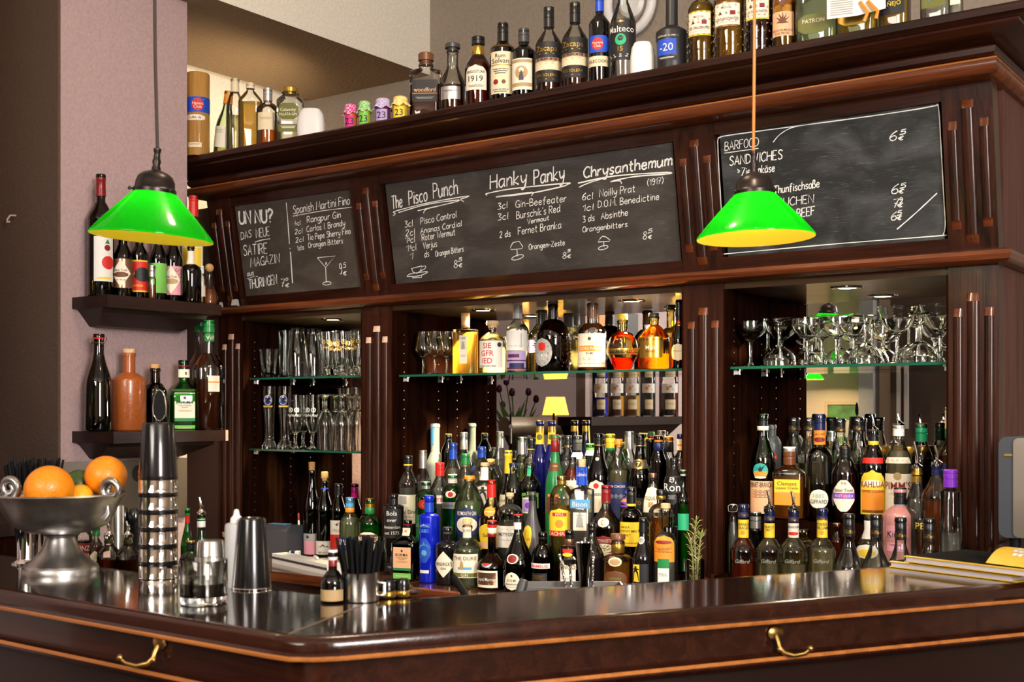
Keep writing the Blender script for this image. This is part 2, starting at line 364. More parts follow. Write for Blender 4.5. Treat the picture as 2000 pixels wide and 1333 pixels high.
m = CB(); m.bbox((XR-.02, 3.347, .0), (XR, 4.05, 1.887), WSIDE); m.build('side_panel')
def reed(mb, x, z0, z1, r, yfun, mat, endm):
    n = 10; rows = [(z0, .02), (z0+.022, 1), (z1-.022, 1), (z1, .02)]; vs = []
    for z, k in rows:
        for i in range(n+1):
            a = PI*i/n; vs.append((x-r*math.cos(a), yfun(z)-r*.62*math.sin(a)*k, z))
    for j in range(3):
        mm = mat if j == 1 else endm
        mb.add([vs[(j+q)*(n+1)+i] for q in (0, 1) for i in range(n+1)], [(i, i+1, n+2+i, n+1+i) for i in range(n)], mm)
for ci, (x0, x1) in enumerate(COLX):
    m = CB(); m.bbox((x0, YF, .931), (x1, YF+.045, 1.889), WZ); c = m.build('column')
    xm = (x0+x1)/2
    for k, (dx, r, zt, zb, ut, ub) in enumerate([(0, .0165, 1.815, .98, 2.312, 1.945), (-.04, .0125, 1.775, .99, 2.262, 1.985), (.04, .0125, 1.775, .99, 2.262, 1.985)]):
        m = CB(); reed(m, xm+dx, zb, zt, r, lambda z: YF, WZ, BARE if ci < 2 else WB); m.build('flute', c)
        m = CB(); reed(m, xm+dx, ub, ut, r, yl, WZ, WB); m.build('flute', c)
for i, (x0, x1) in enumerate(BAYS):
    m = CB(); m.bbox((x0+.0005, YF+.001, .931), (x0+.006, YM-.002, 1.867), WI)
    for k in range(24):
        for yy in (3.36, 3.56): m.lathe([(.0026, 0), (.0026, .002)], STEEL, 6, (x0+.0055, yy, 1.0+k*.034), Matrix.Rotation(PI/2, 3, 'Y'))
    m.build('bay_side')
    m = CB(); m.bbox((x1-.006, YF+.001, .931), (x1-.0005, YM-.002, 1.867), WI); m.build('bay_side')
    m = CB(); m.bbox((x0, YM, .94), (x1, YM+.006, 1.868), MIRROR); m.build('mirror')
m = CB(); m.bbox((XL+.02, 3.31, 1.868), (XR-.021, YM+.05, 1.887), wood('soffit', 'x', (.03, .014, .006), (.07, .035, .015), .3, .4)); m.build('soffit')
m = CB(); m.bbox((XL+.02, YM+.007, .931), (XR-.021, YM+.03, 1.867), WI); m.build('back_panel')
m = CB(); m.bbox((-4.419, 3.32, .0), (XL-.001, 3.335, 2.345), P('shade_brown_infill', (.055, .030, .022), .6)); m.build('infill_shade_panel')  # dark infill; upper part paints the wall's shade and blocks niche light
m = CB(); m.bbox((XL, 3.06, .0), (XR+.0, 3.62, .885), WX); m.build('base_cupboard')
# worktop of the back bar and the stepped risers that carry the bottles
m = MB(); m.bbox((XL+.01, 3.0, .893), (XR-.022, YF+.31, .93), wood('worktop', 'x', (.05, .02, .012), (.12, .045, .02), .2, .7)); m.sweep([(XL+.01, 3.0), (XR, 3.0)], [(0, .893), (.010, .897), (.014, .911), (.010, .926), (0, .93)], WB)
tag(m.build('worktop'), 'glossy brown worktop running under all the bottles of the back bar', 'worktop')
def riser(x0, x1, steps, lab):
    t = thing('bottle_riser', ((x0+x1)/2, 3.4, .93), lab, 'riser')
    for y0, y1, z in steps:
        m = MB(); m.bbox((x0-(x0+x1)/2, y0-3.4, 0), (x1-(x0+x1)/2, y1-3.4, z-.93), WI); m.build('step', t)
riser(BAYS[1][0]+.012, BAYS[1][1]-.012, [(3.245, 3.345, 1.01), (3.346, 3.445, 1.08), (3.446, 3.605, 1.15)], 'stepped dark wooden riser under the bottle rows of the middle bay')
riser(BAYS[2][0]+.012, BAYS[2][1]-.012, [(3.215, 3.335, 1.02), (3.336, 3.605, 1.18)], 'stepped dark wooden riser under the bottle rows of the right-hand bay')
# glass shelves
def gshelf(x0, x1, z, lab):
    t = thing('glass_shelf', ((x0+x1)/2, 3.46, z), lab, 'shelf', 'glass shelves in the back bar'); h = (x1-x0)/2-.002
    m = MB(); m.bbox((-h, -.128, -.008), (h, .145, 0), SHELFG); m.build('pane', t, 0)
    m = MB(); m.bbox((-h, -.1295, -.0078), (h, -.1282, -.0002), SHELFE); m.build('polished_edge', t, 0)
    for sx in (-1, 1):
        for y in (-.10, .10):
            m = MB(); m.lathe([(.004, 0), (.004, .012), (.009, .012), (.009, .016)], CHROME, 10, (sx*(h-.016 if sx < 0 else h-.016), y, -.024)); m.box((sx*(h-.008), y, -.016), (.016, .012, .014), WPLAS); m.build('shelf_support', t)
gshelf(BAYS[0][0]+.007, BAYS[0][1]-.007, 1.637, 'upper green-edged glass shelf in the left bay of the back bar')
gshelf(BAYS[0][0]+.007, BAYS[0][1]-.007, 1.352, 'lower green-edged glass shelf in the left bay, under the tall beer glasses')
gshelf(BAYS[1][0]+.007, BAYS[1][1]-.007, 1.635, 'long green-edged glass shelf under the decorative bottles in the middle bay')
gshelf(BAYS[2][0]+.007, BAYS[2][1]-.007, 1.636, 'green-edged glass shelf carrying the cocktail coupes in the right-hand bay')
LAMPG = P('lamp_glow', (1, .8, .4), .5, emit=(1, .78, .35), es=9)
for (x, y), w_ in zip(DOWN, ('above the beer glasses in the left bay', 'above the tasting glasses of the middle bay', 'above the square-labelled rum in the middle bay', 'above the cocktail coupes in the right-hand bay')):
    t = thing('downlight', (x, y, 1.868), 'small round recessed lamp '+w_, 'lamp', 'recessed lamps in the soffit')
    m = MB(); m.lathe([(.026, -.004), (.034, -.006), (.046, -.004), (.048, 0)], CHROME, 24, caps=(0, 0)); m.build('rim', t)
    m = MB(); m.lathe([(.0001, -.0035), (.027, -.0035)], LAMPG, 20, caps=(0, 0)); m.build('lens', t)

# ---------------------------------------------------------------- chalkboards and the handwriting on them
GL = {'A':"0,0 3,10 6,0|1,3.5 5,3.5",'B':"0,0 0,10|~0,10 4,9.5 4.5,7.5 3,5.5 0,5|~0,5 4.5,4.5 5.5,2.5 4,.3 0,0",'C':"~6,8.5 4,10 1.5,8.5 0,5 1,1.5 3.5,0 6,1.5",'D':"0,0 0,10|~0,10 4,9 6,6 5.5,2.5 3.5,.5 0,0",'E':"5,10 0,10 0,0 5,0|0,5 4,5",'F':"5,10 0,10 0,0|0,5.3 4,5.3",'G':"~6,8.5 4,10 1.5,8.5 0,5 1,1.3 3.5,0 5.5,1|6,0 6,4.5 3.5,4.5",'H':"0,0 0,10|6,0 6,10|0,5 6,5",'I':"1,0 1,10",'K':"0,0 0,10|5,10 0,4.5 5.5,0",'L':"0,10 0,0 5,0",'M':"0,0 1,10 4,3 7,10 8,0",'N':"0,0 0,10 6,0 6,10",'O':"~3,10 .5,8 0,5 .7,1.5 3,0 5.5,1.5 6,5 5.3,8.5 3,10",'P':"0,0 0,10|~0,10 4,9.6 5.2,7.5 4,5.2 0,4.6",'R':"0,0 0,10|~0,10 4,9.6 5.2,7.5 4,5.2 0,4.6|2,4.7 5.5,0",'S':"~5.5,8.5 3.5,10 1,9 .8,7 3,5.3 5,3.5 4.8,1 2.5,0 0,1.3",'T':"0,10 6,10|3,10 3,0",'U':"~0,10 0,3 1.2,.4 3,0 5,.6 6,3 6,10",'V':"0,10 3,0 6,10",'W':"0,10 2,0 4,7 6,0 8,10",'Z':"0,10 6,10 0,0 6,0",
'a':"~5,5.5 3,6 .8,5 .2,2.5 1.2,.3 3,.5 4.8,3 5,6|~5,6 4.8,2 5.5,0",'b':"0,10 0,0|~0,3 1.5,5.8 4,5.5 4.8,3 3.5,.3 0,.5",'c':"~4.5,5 3,6 1,5 .2,3 1,.6 2.8,0 4.8,1",'d':"~4.8,5 3,6 .8,5 .2,2.5 1.2,.2 3.2,.5 4.8,3|5,10 4.9,2 5.6,0",'e':"~.3,3 4.5,3.6 4,5.5 2.3,6 .7,4.7 .3,2.5 1.5,.2 3.2,.1 5,1.5",'f':"~4.5,9.5 3,10 2,8.5 1.8,4 1.8,-1|0,6 4,6",'g':"~5,5.5 3,6 .8,5 .3,2.7 1.3,.5 3,.8 4.8,3|~5,6 5,0 4.5,-3 2.5,-3.8 .5,-2.5",'h':"0,10 0,0|~0,3.5 2,6 4,5.5 4.5,3 4.6,0",'i':".8,6 .8,0|.8,8 1.2,8.6",'j':"~1.5,6 1.5,-2 .5,-3.5 -1,-3|1.5,8 1.9,8.6",'k':"0,10 0,0|4,6 0,2.5 4.5,0",'l':"~.6,10 .5,2 1.2,0",'m':"0,6 0,0|~0,3.5 1.5,6 3,5.3 3.2,0|~3.2,3.5 4.7,6 6.2,5.3 6.4,0",'n':"0,6 0,0|~0,3.5 2,6 4,5.3 4.4,0",'o':"~2.5,6 .5,4.8 .1,2.8 1,.5 2.6,0 4.4,1.2 4.8,3.5 4,5.5 2.5,6",'p':"0,6 0,-4|~0,3.5 1.8,6 4.2,5.3 4.6,3 3,.3 0,.8",'r':"0,6 0,0|~0,3 1.5,5.5 3.5,6",'s':"~4,5.3 2.3,6 .6,5 1,3.6 3.3,2.4 3.7,.9 2,0 0,.7",'t':"~1.6,9 1.5,2 2.4,.1 3.8,.4|0,6 3.6,6.2",'u':"~0,6 .1,2 1.2,.1 3,.4 4.5,3|~4.6,6 4.6,1.5 5.3,0",'v':"0,6 2.3,0 4.5,6",'y':"~0,6 .6,2.5 2,1 4.4,3|~4.8,6 4.4,1 3,-3 1,-3.8 0,-2.5",'z':"0,6 4.5,6 0,0 4.8,0",'ß':"~0,-1 0,7 1.2,9.6 3.2,9.5 3.6,7.5 2,5.5 4.5,4 4.6,1.2 2.8,0 1.5,.7",
'0':"~2.5,10 .4,7.5 .2,3 2.5,0 4.6,3 4.6,7.5 2.5,10",'1':"0,7 2.5,10 2.5,0",'2':"~.3,8 2,10 4.5,9 4,6 0,0|0,0 5,0",'3':"~.3,9 2.5,10 4.5,8.3 2,5.6 4.8,3.5 3.8,.5 0,.5",'4':"3.5,0 3.5,6|2.5,10 0,3.5 5,3.5",'5':"4.5,10 1,10 .6,6|~.6,6 3,6.4 4.8,4 4,.8 0,.3",'6':"~4.5,9.8 1.5,7 .1,3 1.5,.1 4,.5 4.6,3 3,5 .4,3.5",'7':"0,10 5,10 1.5,0|1.2,5 4.2,5",'8':"~2.5,5.3 .6,7.5 2.5,10 4.4,8 2.5,5.3 .1,2.5 2.5,0 4.9,2.5 2.5,5.3",'9':"~4.4,8 2.5,10 .3,8 1.5,5.3 4,6 4.6,8 4.4,3 3,0 1,.2",'€':"~5,8 3,9 1.2,6 1.2,3 3,0 5,1|0,6 4,6|0,3.8 3.5,3.8",'?':"~0,8 2,10 5,9 4.8,6.5 2.5,4.5 2.3,2.5|2.3,.2 2.7,.7",'.':".5,0 .9,.5",'-':"0,4 4,4",'\'':"1,10 .7,8",'(':"~2.5,11 .5,7 .5,3 2.5,-1",')':"~0,11 2,7 2,3 0,-1"}
GL['Ü'] = GL['U']+"|1.5,11.5 1.8,12.3|4.2,11.5 4.5,12.3"; GL['ä'] = GL['a']+"|1.5,8 1.8,8.7|3.8,8 4.1,8.7"
def crom(p, k=4):
    if len(p) < 3: return p
    q = [p[0]]+p+[p[-1]]; out = []
    for i in range(1, len(q)-2):
        a, b, c, d = q[i-1], q[i], q[i+1], q[i+2]
        for j in range(k):
            t = j/k; out.append(tuple(.5*(2*b[e]+(c[e]-a[e])*t+(2*a[e]-5*b[e]+4*c[e]-d[e])*t*t+(3*b[e]-a[e]-3*c[e]+d[e])*t**3) for e in range(2)))
    return out+[p[-1]]
def glyphs(s):
    """strokes of a handwritten line in units of 1/10 cap height, and the line's width"""
    x = 0; out = []
    for ch in s:
        if ch == ' ': x += 4; continue
        st = []; mx = 0
        for q in GL[ch].split('|'):
            sm = q[0] == '~'; pts = [tuple(float(e) for e in w_.split(',')) for w_ in q.lstrip('~').split()]
            mx = max(mx, max(p[0] for p in pts)); st.append(crom(pts) if sm else pts)
        for q in st: out.append([(p[0]+x, p[1]) for p in q])
        x += mx+1.7
    return out, x-1.7
def ribbon(mb, pts, wd, mat, nrm):
    """flat chalk stroke of width wd along 3D points"""
    if len(pts) < 2: return
    vs = []
    for i, p in enumerate(pts):
        t = (pts[min(i+1, len(pts)-1)]-pts[max(i-1, 0)])
        if t.length < 1e-9: t = Vector((1, 0, 0))
        t.normalize(); n = nrm.cross(t)
        e = wd*.5*(1+.25*math.sin(i*2.3+p.x*900)); vs += [p+n*e-t*(wd*.3 if i == 0 else 0), p-n*e]
    mb.add(vs, [(2*i, 2*i+1, 2*i+3, 2*i+2) for i in range(len(pts)-1)], mat)
CHALK = P('chalk', (.86, .86, .83), .9)
BN = Vector((0, -1, -(.07/.425))).normalized()      # normal of the leaning boards
BOFF = .016
def onT(px, py, off=BOFF-.0012):
    d = ray(px, py); k = .07/.425                   # Y = YF - (Z-Z0L)*k + off
    D = (YF+off-(ZC-Z0L)*k)/(d.y+d.z*k); return Vector((0, 0, ZC))+d*D
def chalkmat(name, base, lite, amount, seed):
    m_, nt, b = nodes(name); N = nt.nodes.new; L = nt.links.new
    tc = N('ShaderNodeTexCoord'); mp = N('ShaderNodeMapping'); mp.inputs['Scale'].default_value = (9, 60, 160); mp.inputs['Location'].default_value = (seed, 0, 0)
    n = N('ShaderNodeTexNoise'); n.inputs['Scale'].default_value = 2.4; n.inputs['Detail'].default_value = 6; n.inputs['Roughness'].default_value = .75
    mp2 = N('ShaderNodeMapping'); mp2.inputs['Scale'].default_value = (3.5, 3, 7); mp2.inputs['Location'].default_value = (seed*3, 1, 2)
    n2 = N('ShaderNodeTexNoise'); n2.inputs['Scale'].default_value = 1.3; n2.inputs['Detail'].default_value = 5; n2.inputs['Distortion'].default_value = 1.2
    r1 = N('ShaderNodeValToRGB'); r1.color_ramp.elements[0].position = .57; r1.color_ramp.elements[1].position = .80
    r2 = N('ShaderNodeValToRGB'); r2.color_ramp.elements[0].position = .45; r2.color_ramp.elements[1].position = .75
    ad = N('ShaderNodeMath'); ad.operation = 'MULTIPLY'; a2 = N('ShaderNodeMath'); a2.operation = 'MULTIPLY_ADD'; a2.inputs[1].default_value = .30; 
    mu = N('ShaderNodeMath'); mu.operation = 'MULTIPLY'; mu.inputs[1].default_value = amount
    mx = N('ShaderNodeMix'); mx.data_type = 'RGBA'; mx.inputs[6].default_value = c4(base); mx.inputs[7].default_value = c4(lite)
    L(tc.outputs['Object'], mp.inputs[0]); L(tc.outputs['Object'], mp2.inputs[0]); L(mp.outputs[0], n.inputs['Vector']); L(mp2.outputs[0], n2.inputs['Vector'])
    L(n.outputs['Fac'], r1.inputs[0]); L(n2.outputs['Fac'], r2.inputs[0])
    L(r2.outputs[0], a2.inputs[0]); L(r1.outputs[0], a2.inputs[2]); L(a2.outputs[0], mu.inputs[0]); L(mu.outputs[0], mx.inputs[0]); L(mx.outputs[2], b.inputs['Base Color'])
    b.inputs['Roughness'].default_value = .55; return m_
def W(mb, s, x0, y0, x1, y1, cap, wd=1.5):
    """one handwritten line from pixel (x0,y0) to (x1,y1), capital height in pixels"""
    a, b = onT(x0, y0), onT(x1, y1); st, wid = glyphs(s); e = (b-a)/wid
    up = (onT(x0, y0-cap)-a); up -= Vector((1, 0, 0))*up.x; up /= 10
    k = depth(a)/F; sl = e*.06*0
    for q in st: ribbon(mb, [a+e*(x+.12*y)+up*y for x, y in q], wd*k, CHALK, BN)
def D(mb, pts, wd=1.5, sm=True, closed=False):
    if closed: pts = pts+[pts[0]]
    if sm: pts = crom(pts)
    q = [onT(*p) for p in pts]; ribbon(mb, q, wd*depth(q[0])/F, CHALK, BN)
def ell(cx, cy, rx, ry, t=0, n=18): return [(cx+rx*math.cos(2*PI*i/n)*math.cos(t)-ry*math.sin(2*PI*i/n)*math.sin(t), cy+rx*math.cos(2*PI*i/n)*math.sin(t)+ry*math.sin(2*PI*i/n)*math.cos(t)) for i in range(n+1)]
def Z(ox, oy, sc, *pts): return [(ox+p[0]/sc, oy+p[1]/sc) for p in pts]
def board(i, mat, lab):
    x0, x1 = BAYS[i]; c = Vector(((x0+x1)/2, yl(2.14)+BOFF, 2.14))
    t = thing('chalkboard', c, lab, 'chalkboard', 'chalkboards of the back bar')
    m = MB(); slab(m, x0+.012, x1-.012, 1.962, 2.318, BOFF, BOFF+.012, mat); o = m.build('slate', t, 0); o.location = -c
    return t, c
def finish(mb, t, c): o = mb.build('chalk_writing', t, 0); o.location = -c
t, c = board(0, chalkmat('glare_brown_slate', (.050, .040, .033), (.30, .27, .24), .5, 1), 'left chalkboard with a satire magazine notice and a martini glass drawing')  # browner base colour carries the glare on this board
m = MB()
W(m, 'UN NU?', 468, 437.6, 532, 434, 25, 4.2); W(m, 'DAS', 471, 468.7, 491, 463, 14); W(m, 'NEUE', 500.5, 465, 526.4, 460, 17); D(m, [(498, 473), (512, 469), (527.6, 466.6)])
W(m, 'SATIRE', 476, 499.7, 522, 495, 20, 1.8); W(m, 'MAGAZIN', 489.7, 522, 546, 513, 17, 1.7); W(m, 'aus', 483, 540, 495.4, 537.4, 10); D(m, [(482.4, 545), (497, 540)], 1.3)
W(m, 'THÜRINGEN', 486.7, 565, 541, 554.6, 18, 2); W(m, '7', 549, 561, 556, 560, 15); W(m, '0', 557.5, 549, 562, 548, 5, 1.3); W(m, '€', 556.6, 561.5, 564, 560.5, 7, 1.3)
D(m, [(559.2, 396.7), (563.5, 449.4), (565.2, 477)], 2.2); D(m, [(566.1, 485.6), (566.8, 487)], 2.5); D(m, [(567.3, 492.5), (571.3, 553.7)], 2.2)
W(m, 'Spanish Martini Fino', 573, 418.3, 683, 399, 16); D(m, [(572, 422.6), (630, 412), (688, 405)], 1.1)
W(m, '4cl', 575.6, 441, 586.8, 440, 9.5, 1.2); W(m, 'Rangpur Gin', 599.8, 435.6, 665.3, 425.2, 12.5, 1.3); W(m, '2cl', 576, 458, 590.6, 455.4, 9.5, 1.2); W(m, 'Carlos I. Brandy', 599, 453.7, 674, 440.7, 11.5, 1.3)
W(m, '2cl', 577.3, 474.4, 592.8, 471.8, 9.5, 1.2); W(m, 'Tio Pepe Sherry Fino', 600.6, 470, 684.3, 457, 11.5, 1.3); W(m, '1ds', 580, 490, 593.7, 487.3, 9.5, 1.2); W(m, 'Orangen Bitters', 602.3, 484.7, 669.6, 475.2, 10.5, 1.3)
z = lambda *p: Z(460, 370, 5.796, *p)
D(m, z((925, 775), (1128, 755), (1020, 885), (925, 775)), 1.2, False); D(m, z((1020, 885), (1028, 1055)), 1.6); D(m, z(*ell(1035, 1065, 48, 18, -.1)), 1.2); D(m, z((1020, 828), (1030, 838), (1018, 852)), 2)
W(m, '9', 663.3, 535.6, 668, 534.6, 20); W(m, '5', 670.5, 523.5, 675.5, 522.7, 9.5, 1.3); W(m, '€', 669.6, 538.2, 676.5, 537.3, 8, 1.3)
finish(m, t, c)
t, c = board(1, chalkmat('grey_slate', (.036, .031, .028), (.30, .28, .26), .55, 5), 'wide middle chalkboard listing three cocktails with chalk glass drawings')
m = MB(); z = lambda *p: Z(750, 330, 5.797, *p)
W(m, 'The', 766, 409, 786, 404.2, 25, 2.2); W(m, 'Pisco', 799, 401, 834.5, 392, 27, 2.3); W(m, 'Punch', 846.6, 387.8, 894, 379, 29, 2.3)
D(m, z((105, 530), (130, 505), (105, 490), (160, 470), (500, 385), (930, 310), (935, 322), (868, 345), (905, 372)), 1.7); D(m, z((165, 495), (480, 405), (820, 355), (830, 368), (640, 415), (380, 475)), 1.7); D(m, z((490, 450), (455, 480), (450, 505)), 1.8)
for a in [('3cl', 235, 665, 325, 648), ('Pisco Control', 415, 630, 820, 550), ('2cl', 245, 765, 350, 748), ('Ananas Cordial', 415, 735, 880, 650), ('1', 238, 845, 262, 840), ('cl', 300, 838, 350, 830), ('Roter Wermut', 430, 815, 805, 750), ('1', 252, 940, 275, 935), ('cl', 315, 930, 365, 920), ('Verjus', 445, 910, 600, 880), ('1', 290, 1030, 322, 1025), ('ds', 460, 1005, 510, 990), ('Orangen Bitters', 585, 995, 900, 935)]:
    p = z(a[1:3], a[3:5]); W(m, a[0], *p[0], *p[1], 12.5 if len(a[0]) < 14 else 11, 1.3)
for q in ((275, 812), (290, 900)): p = z(q, (q[0]+18, q[1]-3)); W(m, '5', *p[0], *p[1], 5, 1.1)
D(m, z((310, 1130), (430, 1100), (410, 1160), (370, 1185), (330, 1170), (310, 1130)), 1.5, False); D(m, z((430, 1110), (470, 1100), (465, 1130), (415, 1155)), 1.4); D(m, z((260, 1220), (300, 1190), (480, 1165), (470, 1185), (380, 1215), (260, 1220)), 1.4); D(m, z((315, 1215), (325, 1235), (425, 1230), (430, 1205)), 1.4, False)
for zz, items in ((z, [('8', 790, 1125, 832, 1118, 85), ('5', 840, 1050, 880, 1045, 40), ('€', 842, 1115, 882, 1110, 42)]),):
    for s_, a, b, d, e, h in items: p = zz((a, b), (d, e)); W(m, s_, *p[0], *p[1], h/5.8, 1.5)
z = lambda *p: Z(940, 290, 5, *p)
W(m, 'Hanky', *z((88, 398))[0], *z((440, 340))[0], 27, 2.8); W(m, 'Panky', *z((515, 355))[0], *z((810, 300))[0], 28, 2.8)
D(m, z((55, 455), (60, 440), (300, 395), (830, 340), (840, 352), (780, 375), (470, 440), (150, 475), (240, 460), (490, 430), (500, 445), (490, 465)), 2); D(m, z((255, 310), (262, 312)), 2)
for a in [('3cl', 160, 600, 255, 580, 72), ('Gin-Beefeater', 335, 580, 830, 520, 80), ('3cl', 160, 705, 262, 690, 75), ('Burschik\'s Red', 345, 690, 770, 620, 82), ('Vermout', 450, 740, 660, 700, 55), ('2 ds', 180, 875, 285, 860, 70), ('Fernet Branka', 360, 845, 780, 780, 82), ('Orangen-Zeste', 465, 990, 815, 945, 62), ('8', 792, 1080, 830, 1075, 72), ('5', 838, 1015, 868, 1010, 28), ('€', 836, 1074, 872, 1068, 40),
          ('6cl', 985, 505, 1090, 495, 78), ('Noilly Prat', 1155, 475, 1500, 425, 82), ('1cl', 990, 615, 1095, 600, 72), ('D.O.M. Benedictine', 1140, 580, 1735, 500, 76), ('3 ds', 990, 725, 1105, 705, 72), ('Absinthe', 1170, 695, 1430, 655, 75), ('Orangenbitters', 990, 820, 1425, 765, 62), ('(1917)', 1620, 365, 1775, 342, 70), ('8', 1578, 892, 1615, 887, 88), ('5', 1625, 830, 1665, 820, 42), ('€', 1625, 885, 1662, 880, 40)]:
    p = z(a[1:3], a[3:5]); W(m, a[0], *p[0], *p[1], a[5]/5*.86, 1.35)
W(m, 'Chrysanthemum', *z((1000, 290))[0], *z((1860, 165))[0], 21, 3)
D(m, z((945, 340), (1300, 270), (1810, 235), (1815, 250), (1500, 275), (1260, 325), (1350, 315), (1370, 345)), 2.2); D(m, z((955, 380), (1030, 345), (1180, 295)), 2.2)
D(m, z((310, 920), (370, 908), (405, 960), (395, 980), (290, 990), (285, 965), (310, 920)), 1.5, False); D(m, z((348, 990), (352, 1055)), 2.2); D(m, z(*ell(355, 1065, 60, 20, -.3)), 1.5)
D(m, z((1165, 875), (1185, 858), (1215, 865), (1258, 895), (1250, 908), (1140, 915), (1165, 875)), 1.5, False); D(m, z((1195, 915), (1200, 965)), 1.5); D(m, z(*ell(1190, 970, 48, 18, -.25)), 1.5)
finish(m, t, c)
t, c = board(2, chalkmat('black_slate', (.0075, .0085, .009), (.26, .28, .29), .75, 9), 'right-hand chalkboard with the bar food list inside a chalk border')
m = MB(); z = lambda *p: Z(1390, 230, 4.76, *p)
for a in [('BARFOOD', 122, 308, 435, 262, 80, 1.5), ('SANDWICHES', 165, 446, 655, 383, 84, 2), ('Ziegenkäse', 280, 540, 585, 500, 72, 1.9), ('T', 285, 640, 320, 634, 66, 1.9), ('Thunfischsoße', 580, 710, 1000, 645, 72, 1.9), ('KUCHEN', 612, 830, 945, 790, 76, 1.6), ('BEEF', 790, 930, 955, 903, 78, 1.9)]:
    p = z(a[1:3], a[3:5]); W(m, a[0], *p[0], *p[1], a[5]/4.76, a[6])
D(m, z((118, 330), (435, 285)), 1.2); D(m, z((240, 482), (260, 497), (243, 512)), 2.6, False); D(m, z((247, 595), (268, 610), (250, 628)), 2.6, False)
D(m, [(1411, 478), (1409, 415), (1404, 330), (1402, 282), (1402.5, 273), (1407, 268), (1440, 262), (1577, 243.6), (1700, 227), (1790, 213.5), (1826, 207), (1833, 211), (1838, 290), (1844, 400), (1846, 440), (1842, 458), (1832, 461), (1640, 476), (1430, 495), (1415, 496), (1413, 490)], 1.8)
D(m, [(1510, 278), (1523, 263), (1545, 250), (1575, 244)], 1.6)
for a in [('6', 1737, 275.5, 1750, 273.7, 18), ('5', 1757, 263.5, 1768, 261.5, 9), ('€', 1753.5, 274.5, 1763.5, 273, 8), ('6', 1740.5, 379.5, 1753, 377.5, 18), ('5', 1757, 368.5, 1768, 366.5, 9), ('€', 1754, 378.5, 1764, 377, 8), ('7', 1744, 406.5, 1754, 404.5, 16), ('9', 1756, 396, 1762, 395, 9), ('€', 1752, 405.5, 1762, 404, 8), ('6', 1740, 431, 1750, 429.5, 16), ('5', 1751.5, 421.5, 1760, 420, 9), ('€', 1751, 430.5, 1760, 429, 8)]:
    W(m, *a, 1.7)
D(m, [(1752, 448), (1790, 415), (1830, 377.5)], 2)
finish(m, t, c)
# two bits of white chalk and a wedge on the nosing
for px, py, s_, l in ((433, 606, .018, 'small light grey stone block on the ledge under the left chalkboard column, the smaller one'), (462, 603, .026, 'square light grey chalk block on the ledge below the left chalkboard, the bigger one')):
    p = onY(px, py, 3.285); t = thing('chalk_block', (p.x, 3.278, 1.926), l, 'chalk', 'chalk blocks on the ledge', .3)
    m = MB(); q = s_/2; m.add([(-q, -q*.8, 0), (q, -q*.8, 0), (q, q*.8, 0), (-q, q*.8, 0), (-q*.8, -q*.6, s_*.9), (q*.9, -q*.7, s_), (q*.8, q*.6, s_*.95), (-q*.9, q*.7, s_*.85)], [(3, 2, 1, 0), (4, 5, 6, 7), (0, 1, 5, 4), (1, 2, 6, 5), (2, 3, 7, 6), (3, 0, 4, 7)], P('grey_chalk', (.5, .47, .45), .9)); m.build('block', t, 0)
# ---------------------------------------------------------------- bottles
TXT = {}
def text2d(s):
    if s in TXT: return TXT[s]
    cu = bpy.data.curves.new('lettering', 'FONT'); cu.body = s; cu.size = 1.37; cu.resolution_u = 2; cu.offset = .003
    ob = bpy.data.objects.new('lettering', cu); me = bpy.data.meshes.new_from_object(ob)
    v = [(p.co.x, p.co.y) for p in me.vertices]; f = [tuple(p.vertices) for p in me.polygons]
    bpy.data.objects.remove(ob); bpy.data.curves.remove(cu); bpy.data.meshes.remove(me)
    x0 = min(p[0] for p in v); wd = max(p[0] for p in v)-x0
    TXT[s] = ([(p[0]-x0, p[1]) for p in v], f, wd); return TXT[s]
SHAPE = {'rect': lambda v: 1, 'oval': lambda v: math.sqrt(max(0, 1-(2*v-1)**2))*.999+.001, 'diam': lambda v: max(.001, 1-abs(2*v-1)**1.1), 'arch': lambda v: 1 if v < .62 else math.sqrt(max(0, 1-((v-.62)/.38)**2))*.999+.001,
         'shield': lambda v: .55+.45*min(1, v*1.6) if v < .7 else 1-((v-.7)/.3)**2*.7, 'trap': lambda v: 1-.25*v, 'orn': lambda v: .25+.75*math.sin(PI*min(1, max(0, v)))**.8*(1+.08*math.cos(v*18)), 'drop': lambda v: max(.001, math.sin(PI*v**.8)**1.2), 'hex': lambda v: min(1, .55+2*v, .55+2*(1-v)), 'egg': lambda v: max(.001, math.sqrt(max(0, 1-(2*v-1)**2))*(1.12-.24*v)*.92)}
class Body:
    """a bottle's outer form: radius by height, optional squared cross-section"""
    def __init__(s, prof, n=2., dep=1.): s.p = prof; s.n = n; s.dep = dep
    def r(s, z):
        p = s.p
        for i in range(len(p)-1):
            if p[i][1] <= z <= p[i+1][1]:
                t = (z-p[i][1])/max(1e-6, p[i+1][1]-p[i][1]); return lerp(p[i][0], p[i+1][0], t)
        return p[-1][0] if z > p[-1][1] else p[0][0]
    def at(s, x, z, e, flat=None):
        r = s.r(z) if flat is None else flat
        if s.n <= 2.01 and s.dep == 1:
            a = x/max(r, 1e-4); return ((r+e)*math.sin(a), -(r+e)*math.cos(a), z)
        q = min(.999, abs(x)/r); return (x, -(r*s.dep)*(1-q**s.n)**(1/s.n)-e, z)
